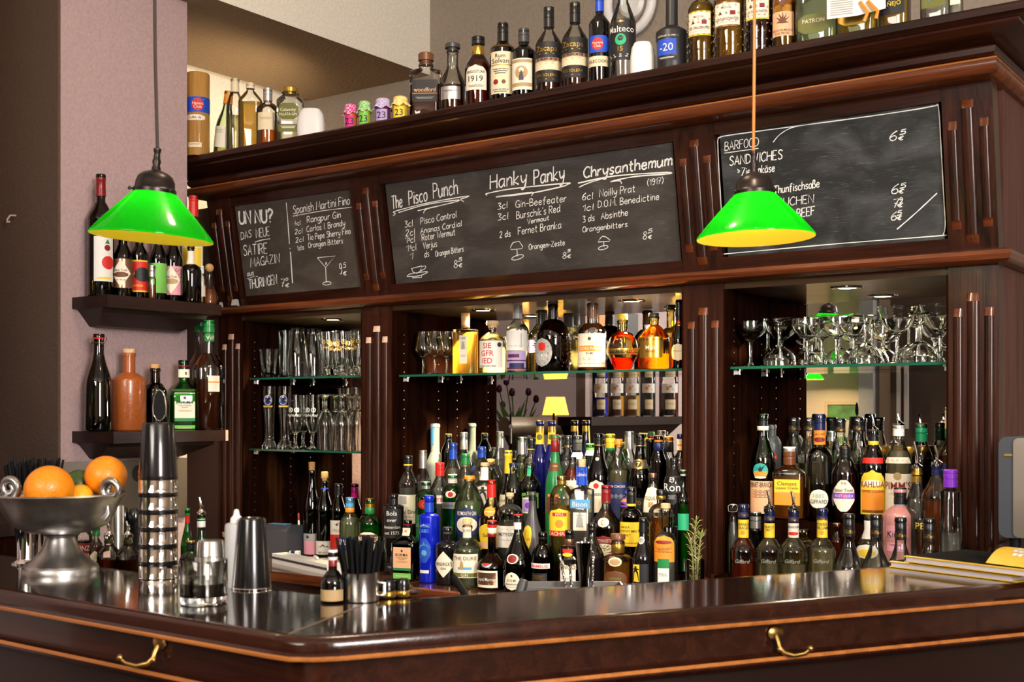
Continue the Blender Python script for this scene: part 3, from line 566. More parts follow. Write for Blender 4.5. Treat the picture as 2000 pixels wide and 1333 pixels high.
def loft(mb, prof, mat, n=2., dep=1., rbody=None, seg=32, inset=0, caps=(1, 1), ribs=0):
    vs = []; fs = []
    rb = rbody or max(p[0] for p in prof)
    for r, z in prof:
        k = max(0, min(1, (r/rb-.45)/.5)); ex = 2+(n-2)*k; dp = 1+(dep-1)*k
        for i in range(seg):
            a = 2*PI*i/seg; ca, sa = math.cos(a), math.sin(a)
            q = (abs(ca)**ex+abs(sa)**ex)**(-1/ex) if ex > 2.01 else 1
            rr = r*(1+(ribs*(1 if i % 2 else -1) if r > rb*.3 else 0))
            vs.append((rr*q*ca, rr*q*sa*dp, z))
    for j in range(len(prof)-1):
        for i in range(seg): k = (i+1) % seg; fs.append((j*seg+i, j*seg+k, (j+1)*seg+k, (j+1)*seg+i))
    if caps[0]: fs.append(tuple(range(seg-1, -1, -1)))
    if caps[1]: fs.append(tuple((len(prof)-1)*seg+i for i in range(seg)))
    mb.add(vs, fs, mat)
def profile(H, R, zs, zn, rn, k=.35, foot=1.):
    p = [(R*.86*foot, 0), (R*.95*foot, .0015), (R*foot, .006)]
    if foot != 1: p += [(lerp(R*foot, R, t), lerp(.006, zs, t)) for t in (.33, .66)]
    p += [(R, zs)]
    for i in range(1, 11):
        t = i/10; f = (1-k)*(math.cos(PI*t)+1)/2+k*math.sqrt(max(0, 1-t*t)); p.append((rn+(R-rn)*f, lerp(zs, zn, t)))
    p += [(rn*.98, lerp(zn, H, .5)), (rn, H-.012), (rn*1.12, H-.011), (rn*1.12, H-.004), (rn*1.02, H)]
    out = [p[0]]
    for q in p[1:]:
        if q[1] > out[-1][1]+1e-5: out.append(q)
    return out
def put_label(mb, B, z0, z1, hw, shape, c, items, e=.0007, cyl=None):
    sh = SHAPE[shape]; nx, nz = 14, 12 if shape != 'rect' else 2; vs = []; zm = (z0+z1)/2; h = z1-z0
    fl = None
    if cyl: fl = cyl
    mt = paper(c)
    for j in range(nz+1):
        v = j/nz
        for i in range(nx+1): vs.append(B.at((2*i/nx-1)*hw*sh(v), z0+h*v, e, fl))
    mb.add(vs, [(j*(nx+1)+i, j*(nx+1)+i+1, (j+1)*(nx+1)+i+1, (j+1)*(nx+1)+i) for j in range(nz) for i in range(nx)], mt)
    for it in items:
        s, v, sz, cc = it[:4]; zc = z1-h*v; xo = it[4]*hw if len(it) > 4 and it[4] else 0
        if s[0] == '#':
            pts = []; k = s[1:]
            if k == 'disc': pts = [(math.cos(2*PI*i/16)*sz*h*.5, math.sin(2*PI*i/16)*sz*h*.5) for i in range(16)]
            elif k == 'oval': pts = [(math.cos(2*PI*i/18)*hw*.75, math.sin(2*PI*i/18)*sz*h*.5) for i in range(18)]
            elif k == 'tri': pts = [(-sz*h*.6, -sz*h*.4), (sz*h*.6, -sz*h*.4), (0, sz*h*.6)]
            elif k == 'bird': pts = [(-.6, .3), (-.25, .12), (-.1, .2), (0, .45), (.1, .2), (.55, .55), (.2, -.02), (.12, -.3), (0, -.12), (-.12, -.3), (-.18, 0)]; pts = [(a*sz*h, b*sz*h) for a, b in pts]
            elif k == 'fig': pts = [(-.26, -.5), (.26, -.5), (.2, .1), (.1, .25), (.32, .3), (.08, .36), (.08, .5), (-.08, .5), (-.08, .36), (-.32, .3), (-.1, .25), (-.2, .1)]; pts = [(a*sz*h, b*sz*h) for a, b in pts]
            elif k == 'agave': pts = [(a*sz*h, b*sz*h) for a, b in [(-.5, -.3), (-.2, -.2), (-.5, .15), (-.13, -.05), (-.28, .42), (0, .05), (.05, .5), (.12, 0), (.35, .4), (.22, -.08), (.55, .12), (.25, -.22), (.5, -.35), (0, -.4)]]
            elif k == 'mount': pts = [(a*hw*.9, b*sz*h) for a, b in [(-1, -.4), (-.5, .2), (-.35, 0), (0, .6), (.3, .05), (.5, .25), (1, -.4)]]
            elif k == 'lines':
                for q in range(int(it[5] if len(it) > 5 else 3)):
                    zz = zc-q*sz*h*1.6; w2 = hw*(.72-.12*(q % 3)); mb.add([B.at(xo+a*w2, zz+b*sz*h*.35, e+.0005, fl) for a in (-1, -.5, 0, .5, 1) for b in (-1, 1)], [(2*i, 2*i+2, 2*i+3, 2*i+1) for i in range(4)], paper(cc))
                continue
            else:                                    # '#box' full-width band
                w2 = hw*(it[5] if len(it) > 5 else .999)
                mb.add([B.at(xo+(2*i/8-1)*w2, zc+b*sz*h*.5, e+.0004, fl) for i in range(9) for b in (-1, 1)], [(2*i, 2*i+2, 2*i+3, 2*i+1) for i in range(8)], paper(cc)); continue
            if k in ('disc', 'oval'):
                N_ = len(pts); q_ = [(0, 0)]+[(a*u, b*u) for u in (.35, .7, 1) for a, b in pts]
                mb.add([B.at(xo+a, zc+b, e+.0005, fl) for a, b in q_], [(0, 1+i, 1+(i+1) % N_) for i in range(N_)]+[(1+r_*N_+i, 1+(r_+1)*N_+i, 1+(r_+1)*N_+(i+1) % N_, 1+r_*N_+(i+1) % N_) for r_ in (0, 1) for i in range(N_)], paper(cc)); continue
            mb.add([B.at(xo+a, zc+b, e+.0012, fl) for a, b in pts], [tuple(range(len(pts)))], paper(cc)); continue
        vv, ff, wd = text2d(s); k = sz*h; lim = (it[5] if len(it) > 5 else 1.72)*hw*sh(max(.02, min(.98, 1-v)))
        kx = min(k, lim/wd)
        mb.add([B.at(xo+(a-wd/2)*kx, zc+(b-.5)*k, e+.0013, fl) for a, b in vv], ff, paper(cc))
def pourer(parent, z, r, h, lean=.35, seg=1):
    m = MB(); m.lathe([(r*.9, z-.012), (r*1.12, z-.003), (r*1.12, z+.002), (r*.6, z+.006), (r*.36, z+.010)], CHROME, 16, caps=(0, 0))
    m.tube([(0, 0, z+.006), (.001, 0, z+h*.35), (-lean*h*.12, -lean*h*.05, z+h*.7), (-lean*h*.32, -lean*h*.12, z+h)], [.0045, .0045, .004, .0035], CHROME, 8); m.build('pourer', parent)
def cap(parent, kind, c, z0, z1, r):
    m = MB(); mt = col(c, .3); nm = {'screw': 'screw_cap', 'foil': 'foil_capsule', 'cork': 'cork', 'stop': 'stopper', 'swing': 'swing_stopper', 'crown': 'crown_cap', 'wax': 'wax_seal', 'ball': 'ball_stopper'}[kind]
    h = z1-z0
    if kind == 'screw':
        p = [(r, z0)]
        if h > .018:
            q = z0+h*.42; p += [(r, q), (r*.93, q+.001), (r*.93, q+.0025), (r, q+.0035)]
        p += [(r, z1-h*.28), (r*.95, z1-h*.26), (r*.95, z1-h*.2), (r, z1-h*.18), (r, z1-.0015), (r*.93, z1)]
    elif kind in ('foil', 'wax'): p = [(r*1.06, z0), (r*1.02, z0+h*.3), (r*.97, z1-h*.28), (r*1.04, z1-h*.26), (r*1.04, z1-h*.16), (r*.97, z1-h*.14), (r*.97, z1-.001), (r*.9, z1)]
    elif kind == 'cork': p = [(r*.88, z0), (r, z1-.002), (r*.95, z1)]
    elif kind == 'stop': p = [(r*.72, z0), (r*.72, z0+h*.35), (r, z0+h*.36), (r, z1-.003), (r*.9, z1)]
    elif kind == 'crown': p = [(r*1.12, z0), (r*1.02, z0+h*.7), (r*.85, z1)]
    elif kind == 'ball': p = [(max(1e-4, r*math.sin(PI*i/12)), (z0+z1)/2-h/2*math.cos(PI*i/12)) for i in range(13)]
    else: p = [(r*.8, z0), (r, z0+h*.3), (r, z1-h*.2), (r*.6, z1)]
    m.lathe(p, mt, 24); o = m.build(nm, parent)
    if kind == 'swing':
        q = MB()
        for sx in (-1, 1): q.tube([(sx*r*1.0, 0, (z0+z1)/2), (sx*r*1.6, -r*.3, z0-.004), (sx*r*1.35, -r*.9, z0-.018), (sx*r*1.1, -r*.2, z0-.02)], .0013, CHROME, 6)
        q.tube([(-r*1.35, -r*.9, z0-.018), (0, -r*1.5, z0-.020), (r*1.35, -r*.9, z0-.018)], .0013, CHROME, 6); q.build('wire_clip', parent)
    return o
ROW = {'M1': (3.115, .93), 'M2': (3.205, .93), 'M3': (3.295, 1.01), 'M4': (3.393, 1.08), 'M5': (3.505, 1.15), 'R1': (3.135, .93), 'Rb': (3.27, 1.02), 'R2': (3.40, 1.18), 'R3': (3.525, 1.18),
       'T': (3.2, 2.49), 'S': (3.43, 1.635), 'S2': (3.53, 1.635), 'W': (3.44, .93), 'W2': (3.53, .93)}
UID = {}
def bt(row, px, yt, w, ys, yn, wn, g, cp, label, liq=None, fill=None, labs=(), n=2., dep=1., dphi=-12, pour=None, name='liquor_bottle', cat='bottle', group=None, k=.35, foot=1., tilt=0, at=None, ribs=0, nub=0, seg=None):
    """bottle measured in photo pixels: centre px, top yt, body width w, shoulder ys..yn, neck width wn; cp = (cap kind, colour, lower pixel, [width px])"""
    if at is None: Y, zb = ROW[row]; p = onY(px, 800, Y)
    else: p = Vector(at[:3]); zb = p.z
    dd = depth(p); kk = dd/F; hz = lambda y: ZC+(CY-y)*kk-zb
    H, R, rn = hz(yt), w*kk/2, wn*kk/2
    phc = math.atan2(-p.x, p.y); rz = phc+math.radians(dphi)
    t = thing(name, (p.x, p.y, zb), label, cat, group, rz)
    if tilt: t.rotation_euler = (0, math.radians(tilt), 0)
    zs, zn = hz(ys), hz(yn); zc = hz(cp[2]) if cp else H
    pr = profile(H-.0015 if cp and cp[0] not in ('cork', 'stop', 'ball') else max(zn+.012, min(H-.004, zc+.006)), R, zs, zn, rn, k, foot)
    B = Body(pr, n, dep); m = MB(); opaque = g in OPA
    loft(m, pr, G[g], n, dep, R, seg or (40 if ribs else 28), ribs=ribs); o = m.build('body', t, 50)
    if nub:
        q = MB(); z_ = .02; r0 = 0
        while z_ < zs:
            for i in range(16):
                a = 2*PI*(i+.5*(r0 % 2))/16; q.sphere(((R+.0008)*math.cos(a), (R+.0008)*math.sin(a), z_), .0032, G['clear'] if g != 'black' else G['black'], 6, 4)
            z_ += nub; r0 += 1
        q.build('glass_beads', t)
    if liq and not opaque:
        zf = hz(fill) if fill else zn-.004; q = MB(); lp = [(max(1e-4, r-.0022), z+.004) for r, z in pr if z+.004 < zf-.001]
        lp = [(lp[0][0]*.98, lp[0][1]-.001)]+lp if False else lp
        lp.append((max(1e-4, B.r(zf)-.0022), zf)); loft(q, lp, LQ(LIQ[liq]), n, dep, R, 28); q.build('liquid', t, 50)
    for j, L_ in enumerate(labs):
        y0, y1, hf, shape, c, items = L_[:6]; z1, z0 = hz(y0), hz(y1)
        rm = B.r((z0+z1)/2); mb = MB(); put_label(mb, B, z0, z1, rm*hf, shape, c, items, .0007+.0009*(L_[6] if len(L_) > 6 else 0)); mb.build('neck_label' if (z0+z1)/2 > zn-.01 else 'label', t, 50)
    if cp:
        rc = (cp[3] if len(cp) > 3 else wn*1.12)*kk/2; cap(t, cp[0], cp[1], zc, H, max(rc, rn*1.0))
        if len(cp) > 4:                              # extra ring below the cap
            for cc, ya, yb in cp[4]: q = MB(); q.lathe([(rn*1.06, hz(yb)), (rn*1.10, hz(yb)+.001), (rn*1.10, hz(ya)-.001), (rn*1.06, hz(ya))], col(cc, .3), 24); q.build('neck_band', t)
    if pour: pourer(t, H, rn*1.0, (yt-pour)*kk)
    return t
OPA = {'black', 'mattblack', 'cobalt', 'navy', 'frostgreen', 'stone', 'grey', 'gun', 'frost', 'pinkf'}
LN = lambda v, n=3, c='dgrey', s=.03: ('#lines', v, s, c, 0, n)
# ---- row on top of the cornice
T3 = (3.15, 2.49)
bt('T', 832, 105, 62, 141, 145, 26, 'clear', ('stop', 'wood', 128, 30), 'square glass decanter with a wooden stopper, leftmost bottle right of the jam jars', 'brown', 168, [(160, 203, .8, 'rect', 'black', [('woodford', .45, .2, 'peach'), ('#box', .62, .03, 'orange'), LN(.8, 2, 'grey')])], n=6, dep=.55, dphi=-8)
bt('T', 884, 86, 53, 172, 128, 22, 'clear', ('stop', 'dgrey', 100, 30), 'bell-shaped clear bottle with a grey knob stopper and small silver label on the cornice', 'brown', 170, [(175, 200, .8, 'rect', 'silver', [LN(.3, 3)])], n=2, k=.1)
bt('T', 934, 73, 53, 138, 108, 22, 'amber', ('screw', 'black', 88, 26, [('gold', 92, 112)]), 'amber bottle with an arched cream label reading 1919 on the cornice', 'amber', 130, [(133, 182, .85, 'arch', 'ivory', [('ANGOSTURA', .28, .12, 'black'), ('1919', .55, .24, 'black'), LN(.82, 2, 'brown')])])
bt('T', 982, 46, 50, 100, 84, 20, 'brown', ('screw', 'black', 83, 22), 'brown bottle with a tall pale yellow label and black cap on the cornice', 'amber', 92, [(107, 189, .9, 'rect', 'cream', [('Rum', .1, .10, 'black'), ('Solvan', .22, .12, 'black'), ('#box', .32, .02, 'gold'), LN(.42, 3), ('#disc', .72, .13, 'dred', -.4), ('#disc', .72, .10, 'brown', .3), LN(.9, 2)])])
bt('T', 1023, 57, 48, 105, 90, 19, 'dgreen', ('screw', 'dgrey', 84, 22), 'dark green bottle with a cream portrait label on the cornice', 'dark', 100, [(120, 181, .95, 'rect', 'ivory', [('#box', .09, .1, 'tan'), ('#disc', .45, .42, 'tan'), ('#disc', .38, .16, 'ivory'), ('#fig', .55, .3, 'dgrey'), ('#box', .84, .12, 'tan')])])
for px, yt, w, l in ((1072, 15, 52, 'left'), (1123, 6, 51, 'right')):
    bt('T', px, yt, w, yt+76, yt+46, 19, 'clear', ('screw', 'black', yt+40, 21, [('gold', yt+3, yt+6)]), 'black-capped rum bottle with black label and woven straw band, the %s one of the two' % l, 'brown', yt+80,
       [(yt+73, yt+111, 1.5, 'rect', 'black', [('Zacapa', .35, .3, 'gold'), ('#box', .9, .1, 'dred'), LN(.62, 1, 'gold', .06)]), (yt+104, yt+128, 1.5, 'rect', 'cream', [LN(.2, 5, 'tan', .05)]), (yt+129, yt+152, 1.5, 'rect', 'black', [('XO SOLERA', .4, .25, 'gold'), LN(.75, 1, 'gold', .06)])], group='straw-banded rum bottles')
bt('T', 1171, -22, 42, 50, 30, 16, 'brown', ('screw', 'blue', 24, 17), 'dark rum bottle with a blue wavy label and red disc on the cornice', 'dark', 50, [(75, 108, 1.4, 'hex', 'blue', [('#disc', .5, .72, 'red'), ('Havana', .42, .16, 'white'), ('Club', .62, .16, 'white')]), (115, 135, 1.1, 'rect', 'cream', [('SELECCION', .5, .3, 'black')])])
bt('T', 1217, -45, 50, 52, 5, 20, 'clear', ('screw', 'black', -28, 21), 'clear-necked bottle in a black sleeve with green writing on the cornice', None, None, [(44, 124, 1.55, 'rect', 'black', [('RON', .06, .06, 'gold'), ('Malteco', .24, .16, 'white'), ('#disc', .5, .28, 'mint'), ('#disc', .47, .14, 'black'), ('15', .72, .12, 'gold'), LN(.86, 2, 'white')])])
bt('T', 1312, -40, 62, 66, 52, 24, 'mattblack', ('stop', 'navy', -22, 28), 'squat matt black bottle with a small blue label reading 20 on the cornice', None, None, [(84, 115, .62, 'rect', 'blue', [('-20', .5, .5, 'white')]), (76, 80, .8, 'rect', 'mattb' if False else 'dgrey', [('DISTILLED IN 1990', .5, .8, 'white')]), (117, 126, .7, 'rect', 'black', [LN(.3, 2, 'white', .12)])], dphi=-20)
for px, yt, w, lq, bc, yl0, l in ((1370, -6, 53, 'oil', 'yellow', 32, 'beaded jar-like spirit bottle with a yellow-edged white label, left of three on the cornice'), (1425, -34, 60, 'gold', 'copper', 15, 'beaded jar-like spirit bottle with a copper-edged white label, middle of three on the cornice'), (1483, -50, 54, 'wine', 'yellow', 0, 'beaded jar-like bottle of dark spirit behind the lamp cord, right of three on the cornice')):
    bt('T', px, yt-30, w, yt+30, yt+8, 22, 'yellow' if lq != 'wine' else 'pinkg', ('stop', 'cork', yt-14, 26), l, lq, yt+40 if lq == 'wine' else yt+14, [(yl0-3, yl0+45, .95, 'rect', bc, []), (yl0, yl0+42, .88, 'rect', 'ivory', [('MEZCAL', .2, .09, 'brown'), ('#tri', .46, .16, 'brown', -.45), ('#tri', .46, .12, 'tan', 0), ('#box', .46, .2, 'dred', .45, .2), ('LOS DANZANTES', .72, .13, 'brown'), LN(.88, 1, 'tan')], 1)], k=.8, group='beaded mezcal bottles', nub=.022)
bt('T', 1533, -60, 50, 10, -30, 20, 'yellow', ('cork', 'cork', -50, 20), 'bottle in a tall cream paper label with an agave plant and insect drawing', 'oil', -20, [(-8, 77, .95, 'rect', 'tan' if False else 'peach', [('#bird', .26, .3, 'brown'), ('#agave', .6, .3, 'brown'), ('HECHO EN MEXICO', .87, .05, 'brown'), ('LOS PECES', .94, .05, 'brown')])])
for px, y0, lq, l in ((1597, -42, 'water', 'squat square bottle of clear tequila with an embossed label'), (1676, -58, 'gold', 'squat square bottle of golden tequila with a red ribbon and paper tag')):
    t = bt('T', px, y0, 78, y0+42, y0+22, 26, 'pale', ('stop', 'cork', y0+14, 34), l+' on the cornice', lq, None, [(y0+78, y0+115, .8, 'hex', 'olive' if lq != 'gold' else 'gold', [('PATRON', .35, .22, 'ivory')])], n=5, dep=.8, dphi=-15)
p = onY(1672, 8, 3.13); t = thing('paper_tag', p, 'white folded paper tag with fine print hanging on the golden tequila bottle', 'tag', rz=.35)
m = MB(); m.add([(-.075, .0, .03), (-.075, -.004, -.035), (.0, -.012, -.035), (.0, -.012, .05), (.075, .01, .05), (.075, .0, -.018)], [(0, 1, 2, 3), (3, 2, 5, 4)], col('white')); 
for i in range(9): m.box((-.037, -.0095, .022-i*.006), (.058, .0004, .0016), col('grey'), Matrix.Rotation(-.1, 3, 'Z'))
m.build('paper', t, 0)
m = MB(); m.tube([(.01, -.015, .0), (.03, -.02, -.03), (.02, -.02, -.055)], .005, col('orange'), 6); m.tube([(.03, -.015, .0), (.055, -.02, -.03), (.05, -.02, -.05)], .005, col('orange'), 6); m.build('ribbon', t)
for px, wd_, c, wr, lq, l in ((1748, 56, 'orange', 'AÑEJO', 'gold', 'square tequila bottle with black V-shaped label and gold lettering on the cornice'), (1828, 54, 'blue', 'PLATA', 'water', 'square tequila bottle with black V-shaped label and blue lettering on the cornice')):
    bt('T', px, -90, wd_, -50, -66, 22, 'clear', ('stop', 'black', -76, 28), l, lq, -40, [(-60, 34 if c == 'orange' else 20, .85, 'rect', 'black' if c == 'orange' else 'olive', [('#tri', .42, .5, 'gold' if c == 'orange' else 'ivory'), (wr, .78, .09, 'yellow' if c == 'orange' else 'lblue')])], n=5, dep=.8, dphi=-15)
bt('T', 1868, -95, 24, -50, -66, 14, 'clear', ('stop', 'silver', -76, 16), 'narrow clear flask with striped label, rightmost on the cornice', 'water', -40, [(-60, 12, .8, 'rect', 'ivory', [LN(.3, 5, 'tan')])], n=5)
# speakers
def speaker(px, y0, y1, w, Y, zb, l):
    p = onY(px, 800, Y); kk = depth(p)/F; h = ZC+(CY-y0)*kk-zb; t = thing('speaker', (p.x, Y, zb), l, 'speaker', 'small white speakers on the cornice', .62); r = w*kk/2
    m = MB(); pr = [(r*.82, 0), (r*.88, .004), (r, h*.35), (r*.98, h*.62), (r*.86, h*.88), (r*.66, h), (.0001, h)]; loft(m, pr, WPLAS, 3.4, .8, r, 32, caps=(1, 0)); m.build('housing', t)
    m = MB(); m.box((0, -r*.80, .022), (.03, .002, .009), col('grey')); m.build('badge', t, 0)
speaker(608, 215, 252, 55, 3.22, 2.49, 'small white wedge speaker beside the yellow bottles at the left end of the cornice')
speaker(1255, 85, 133, 50, 3.2, 2.49, 'small white wedge speaker between the black-sleeved and the matt black bottle')
# tube and the pale bottles in the lit niche
p = onY(386, 145, 3.09); kk = depth(p)/F; h = p.z-2.49
t = thing('gift_tube', (p.x, 3.09, 2.49), 'tall wood-grained cardboard tube with a blue band at the left end of the cornice', 'tube', rz=.62); r = 23*kk
OAK = wood('oak_print', 'z', (.30, .14, .03), (.50, .27, .07), .4, .2)
m = MB(); m.lathe([(r, 0), (r, h-.004), (r*.96, h)], OAK, 32); m.build('tube', t)
B = Body([(r, 0), (r, h)]); hz = lambda y: ZC+(CY-y)*kk-2.49
m = MB(); put_label(m, B, hz(224), hz(194), r*2.2, 'rect', 'blue', [('#disc', .5, .8, 'red', .12), ('Havana', .42, .2, 'white', .12, .4), ('Club', .64, .2, 'white', .12, .3), LN(.15, 1, 'lblue', .05)]); put_label(m, B, hz(240), hz(229), r*.9, 'hex', 'ivory', [('CUBA 18', .5, .4, 'brown')]); put_label(m, B, hz(292), hz(283), r*.6, 'rect', 'cream', [LN(.3, 2, 'brown', .1)]); m.build('label', t)
bt('T', 433, 180, 36, 252, 205, 16, 'pale', ('wax', 'orange', 205, 17), 'slim leaning bottle with a pale handwritten label next to the gift tube', 'pale', 262, [(250, 290, 1.1, 'rect', 'ivory', [LN(.15, 5, 'grey', .025)])], k=.0, tilt=9)
bt('T', 459, 154, 34, 215, 182, 15, 'clear', ('foil', 'cream', 181, 16), 'tall clear bottle with pale yellow spirit and cream capsule, second behind the cornice', 'pale', 228, k=.6)
bt('T', 489, 163, 46, 200, 178, 15, 'clear', ('screw', 'cream', 174, 17), 'flat broad flask of golden spirit, tallest fill on the left cornice', 'gold', 201, n=3, dep=.6)
bt('T', 523, 173, 44, 216, 202, 16, 'clear', ('screw', 'silver', 198, 18), 'silver-capped bottle with a little amber spirit on the left cornice', 'amber', 251, [(224, 258, .8, 'rect', 'cream', [LN(.3, 3, 'tan')])], k=.7)
bt('T', 567, 172, 50, 200, 188, 30, 'clear', ('stop', 'gold', 186, 30), 'wide swing-top jar bottle with a dark green label on the left cornice', 'pale', 250, [(206, 238, .8, 'hex', 'olive', [('Calamity', .4, .2, 'ivory'), ('PALATA GIN', .68, .17, 'ivory')]), (247, 262, .8, 'rect', 'olive', [LN(.3, 2, 'ivory', .12)])], n=5, dep=.8)
# jam jars with cloth lids
for px, y0, y1, w, cc, jc, l in ((685, 205, 243, 28, 'magenta', 'orange', 'pink cloth lid and orange jam'), (712, 199, 237, 26, 'lgreen', 'lime', 'green checked cloth lid'), (748, 194, 232, 34, 'lilac', 'plum', 'purple checked cloth lid and dark jam'), (782, 190, 226, 33, 'yellow', 'yellow', 'yellow cloth lid')):
    p = onY(px, 800, 3.12); kk = depth(p)/F; zb = 2.49; h = ZC+(CY-y0)*kk-zb; r = w*kk/2; t = thing('jam_jar', (p.x, 3.12, zb), 'small jam jar with '+l, 'jar', 'jam jars on the cornice', .5)
    m = MB(); m.lathe([(r*.86, 0), (r*.9, .003), (r*.9, h*.62), (r*.78, h*.72), (r*.78, h*.8)], P('jam_'+cc, {'orange': (.5, .10, .01), 'lime': (.30, .38, .02), 'plum': (.12, .02, .08), 'yellow': (.55, .33, .02)}[jc], .12, 0, .8), 20); m.build('jar', t)
    B = Body([(r*.9, 0), (r*.9, h*.6)]); m = MB(); put_label(m, B, h*.12, h*.56, r*.7, 'rect', cc, [('23', .5, .6, 'black')]); m.build('label', t)
    key = 'cloth_'+cc; mt, nt, b_ = nodes(key); ck = nt.nodes.new('ShaderNodeTexChecker'); ck.inputs['Scale'].default_value = 150; ck.inputs[1].default_value = c4(FLATC[cc]); ck.inputs[2].default_value = c4([min(1, q*.4+.45) for q in FLATC[cc]])
    tc = nt.nodes.new('ShaderNodeTexCoord'); nt.links.new(tc.outputs['Object'], ck.inputs[0]); nt.links.new(ck.outputs[0], b_.inputs['Base Color']); b_.inputs['Roughness'].default_value = .9
    m = MB(); seg = 40; vs = []; fs = []
    for j, (rr, zz, am) in enumerate([(.0001, h, 0), (r*.7, h, 0), (r*.88, h*.93, .0), (r*.84, h*.8, .02), (r*1.0, h*.68, .10), (r*1.12, h*.62, .14)]):
        for i in range(seg): a = 2*PI*i/seg; q = rr*(1+am*math.sin(a*10)); vs.append((q*math.cos(a), q*math.sin(a), zz+am*.03*math.sin(a*5)))
    for j in range(5):
        for i in range(seg): q = (i+1) % seg; fs.append((j*seg+i, j*seg+q, (j+1)*seg+q, (j+1)*seg+i))
    m.add(vs, fs, mt); m.build('cloth_lid', t)

# ---- decorative bottles on the middle glass shelf
bt('S', 909, 612, 47, 644, 648, 17, 'clear', ('cork', 'cork', 640, 18), 'flat square bottle of yellow spirit with a tall cork and narrow cream label', 'gold', 650, [(656, 711, .34, 'rect', 'ivory', [('ODK', .1, .06, 'black'), ('#fig', .35, .28, 'grey'), LN(.7, 4, 'grey', .012)])], n=8, dep=.5, dphi=-22)
bt('S', 962, 627, 52, 668, 650, 16, 'clear', ('stop', 'lcork', 640, 25), 'round-shouldered gin bottle with big red letters on a white label', 'pale', 664, [(667, 719, 1.05, 'rect', 'white', [('SIE', .18, .21, 'red', -.2, 1.2), ('GFR', .46, .21, 'red', -.2, 1.2), ('IED', .74, .21, 'red', -.2, 1.2), ('FINEST DRY GIN', .94, .07, 'black', -.2, 1.2), ('#disc', .15, .18, 'black', .7)])], n=2, k=.75)
bt('S', 1011, 598, 44, 647, 625, 15, 'clear', ('screw', 'grey', 623, 19), 'tall bottle with a white wrap label over a lilac street picture', 'water', 640, [(647, 686, 1.15, 'rect', 'white', [LN(.75, 2, 'grey', .02), ('#box', .5, .7, 'grey', .45, .03)]), (687, 724, 1.0, 'rect', 'lilac', [('#box', .25, .18, 'plum', -.2, .55), ('#box', .5, .06, 'plum'), ('#box', .75, .25, 'navy', .1, .7), ('#box', .92, .1, 'plum')])])
bt('S', 1080, 594, 68, 660, 624, 19, 'brown', ('foil', 'black', 622, 19), 'bulbous dark textured rum bottle with an oval silver label', 'brown', 664, [(662, 718, .62, 'oval', 'grey', [('#disc', .3, .3, 'red'), ('OLD MONK', .6, .13, 'white', 0, 1.2), ('XXX', .72, .1, 'white')], 2)], dphi=-38, k=.8, nub=.011)
bt('S2', 1058, 606, 50, 655, 634, 20, 'clear', ('foil', 'gun' if False else 'dgrey', 634, 21), 'clear bottle with a brown steel-like stopper behind the dark textured rum bottle', 'pale', 660, [(665, 690, 1.0, 'rect', 'lilac', [LN(.3, 2, 'plum', .1)])])
bt('S', 1157, 592, 56, 652, 631, 20, 'clear', ('foil', 'wood', 622, 20), 'round-shouldered rum bottle with a large cream map label and orange banner', 'amber', 712, [(653, 718, 1.3, 'rect', 'ivory', [('#disc', .16, .10, 'dgrey'), ('#box', .45, .17, 'orange', 0, .75), ('DON PAPA', .45, .10, 'ivory', 0, 1.3), ('RUM', .59, .07, 'brown'), LN(.74, 2, 'tan'), ('#box', .9, .02, 'tan')])], k=.7)
bt('S', 1216, 614, 63, 690, 648, 20, 'yellow', ('stop', 'yellow', 630, 16), 'ball-shaped golden liqueur bottle with a yellow stopper', 'red', 700, [(682, 694, 1.35, 'rect', 'gold', [('CHAMBORD', .5, .55, 'black')])], k=.95, foot=.55)
bt('S', 1277, 612, 62, 664, 635, 20, 'yellow', ('stop', 'dgrey', 622, 21), 'sloping bottle of amber malt spirit with a gold label', 'amber', 692, [(660, 700, .8, 'rect', 'gold', [('Malt', .5, .2, 'ivory'), ('WHISKY', .7, .1, 'dred')])], k=.4)
bt('S2', 1310, 596, 46, 652, 640, 16, 'yellow', ('stop', 'black', 606, 20), 'long-necked yellow bottle behind the amber malt bottle', 'gold', 660, k=.4)
bt('S', 1327, 586, 30, 670, 630, 14, 'brown', ('foil', 'black', 618, 15), 'dark bottle with oval cream label, rightmost on the middle shelf by the column', 'dark', 640, [(672, 706, 1.1, 'oval', 'cream', [LN(.4, 2, 'tan', .03)])], k=.5)

# ---- middle bay, back row on the riser
CL = dict(name='spirit_bottle')
bt('M5', 850, 828, 36, 910, 883, 17, 'frost', ('screw', 'silver', 836, 17), 'tall frosted vodka bottle with a blue strip down its neck', None, None, [(829, 868, .75, 'rect', 'lblue', [])], dphi=-55, **CL)
bt('M5', 876, 848, 30, 885, 863, 13, 'dgreen', ('crown', 'yellow', 852, 12), 'dark green bottle with a small yellow-topped wire closure behind the blue cap', 'dark', 870, **CL)
bt('M4', 885, 865, 36, 930, 898, 15, 'clear', ('foil', 'blue', 897, 15), 'clear bottle with a plain blue capsule, left of the silver-capped bottles in the middle bay', 'pale', 915, **CL)
bt('M5', 906, 845, 36, 915, 882, 15, 'clear', ('foil', 'silver', 878, 15), 'clear bottle with a tall silver capsule bearing a small dark oval, in the back row', 'water', 900, **CL)
bt('M4', 941, 873, 46, 925, 896, 16, 'clear', ('screw', 'blue', 894, 16), 'clear bottle with a short blue screw cap and round blue seal on its shoulder', 'pale', 920, [(909, 926, .35, 'oval', 'navy', [])], dphi=-55, **CL)
bt('M5', 1020, 854, 40, 915, 890, 16, 'pale', ('foil', 'silver', 888, 17), 'pale green bottle with a broad plain silver capsule in the back row', 'lime', 905, **CL)
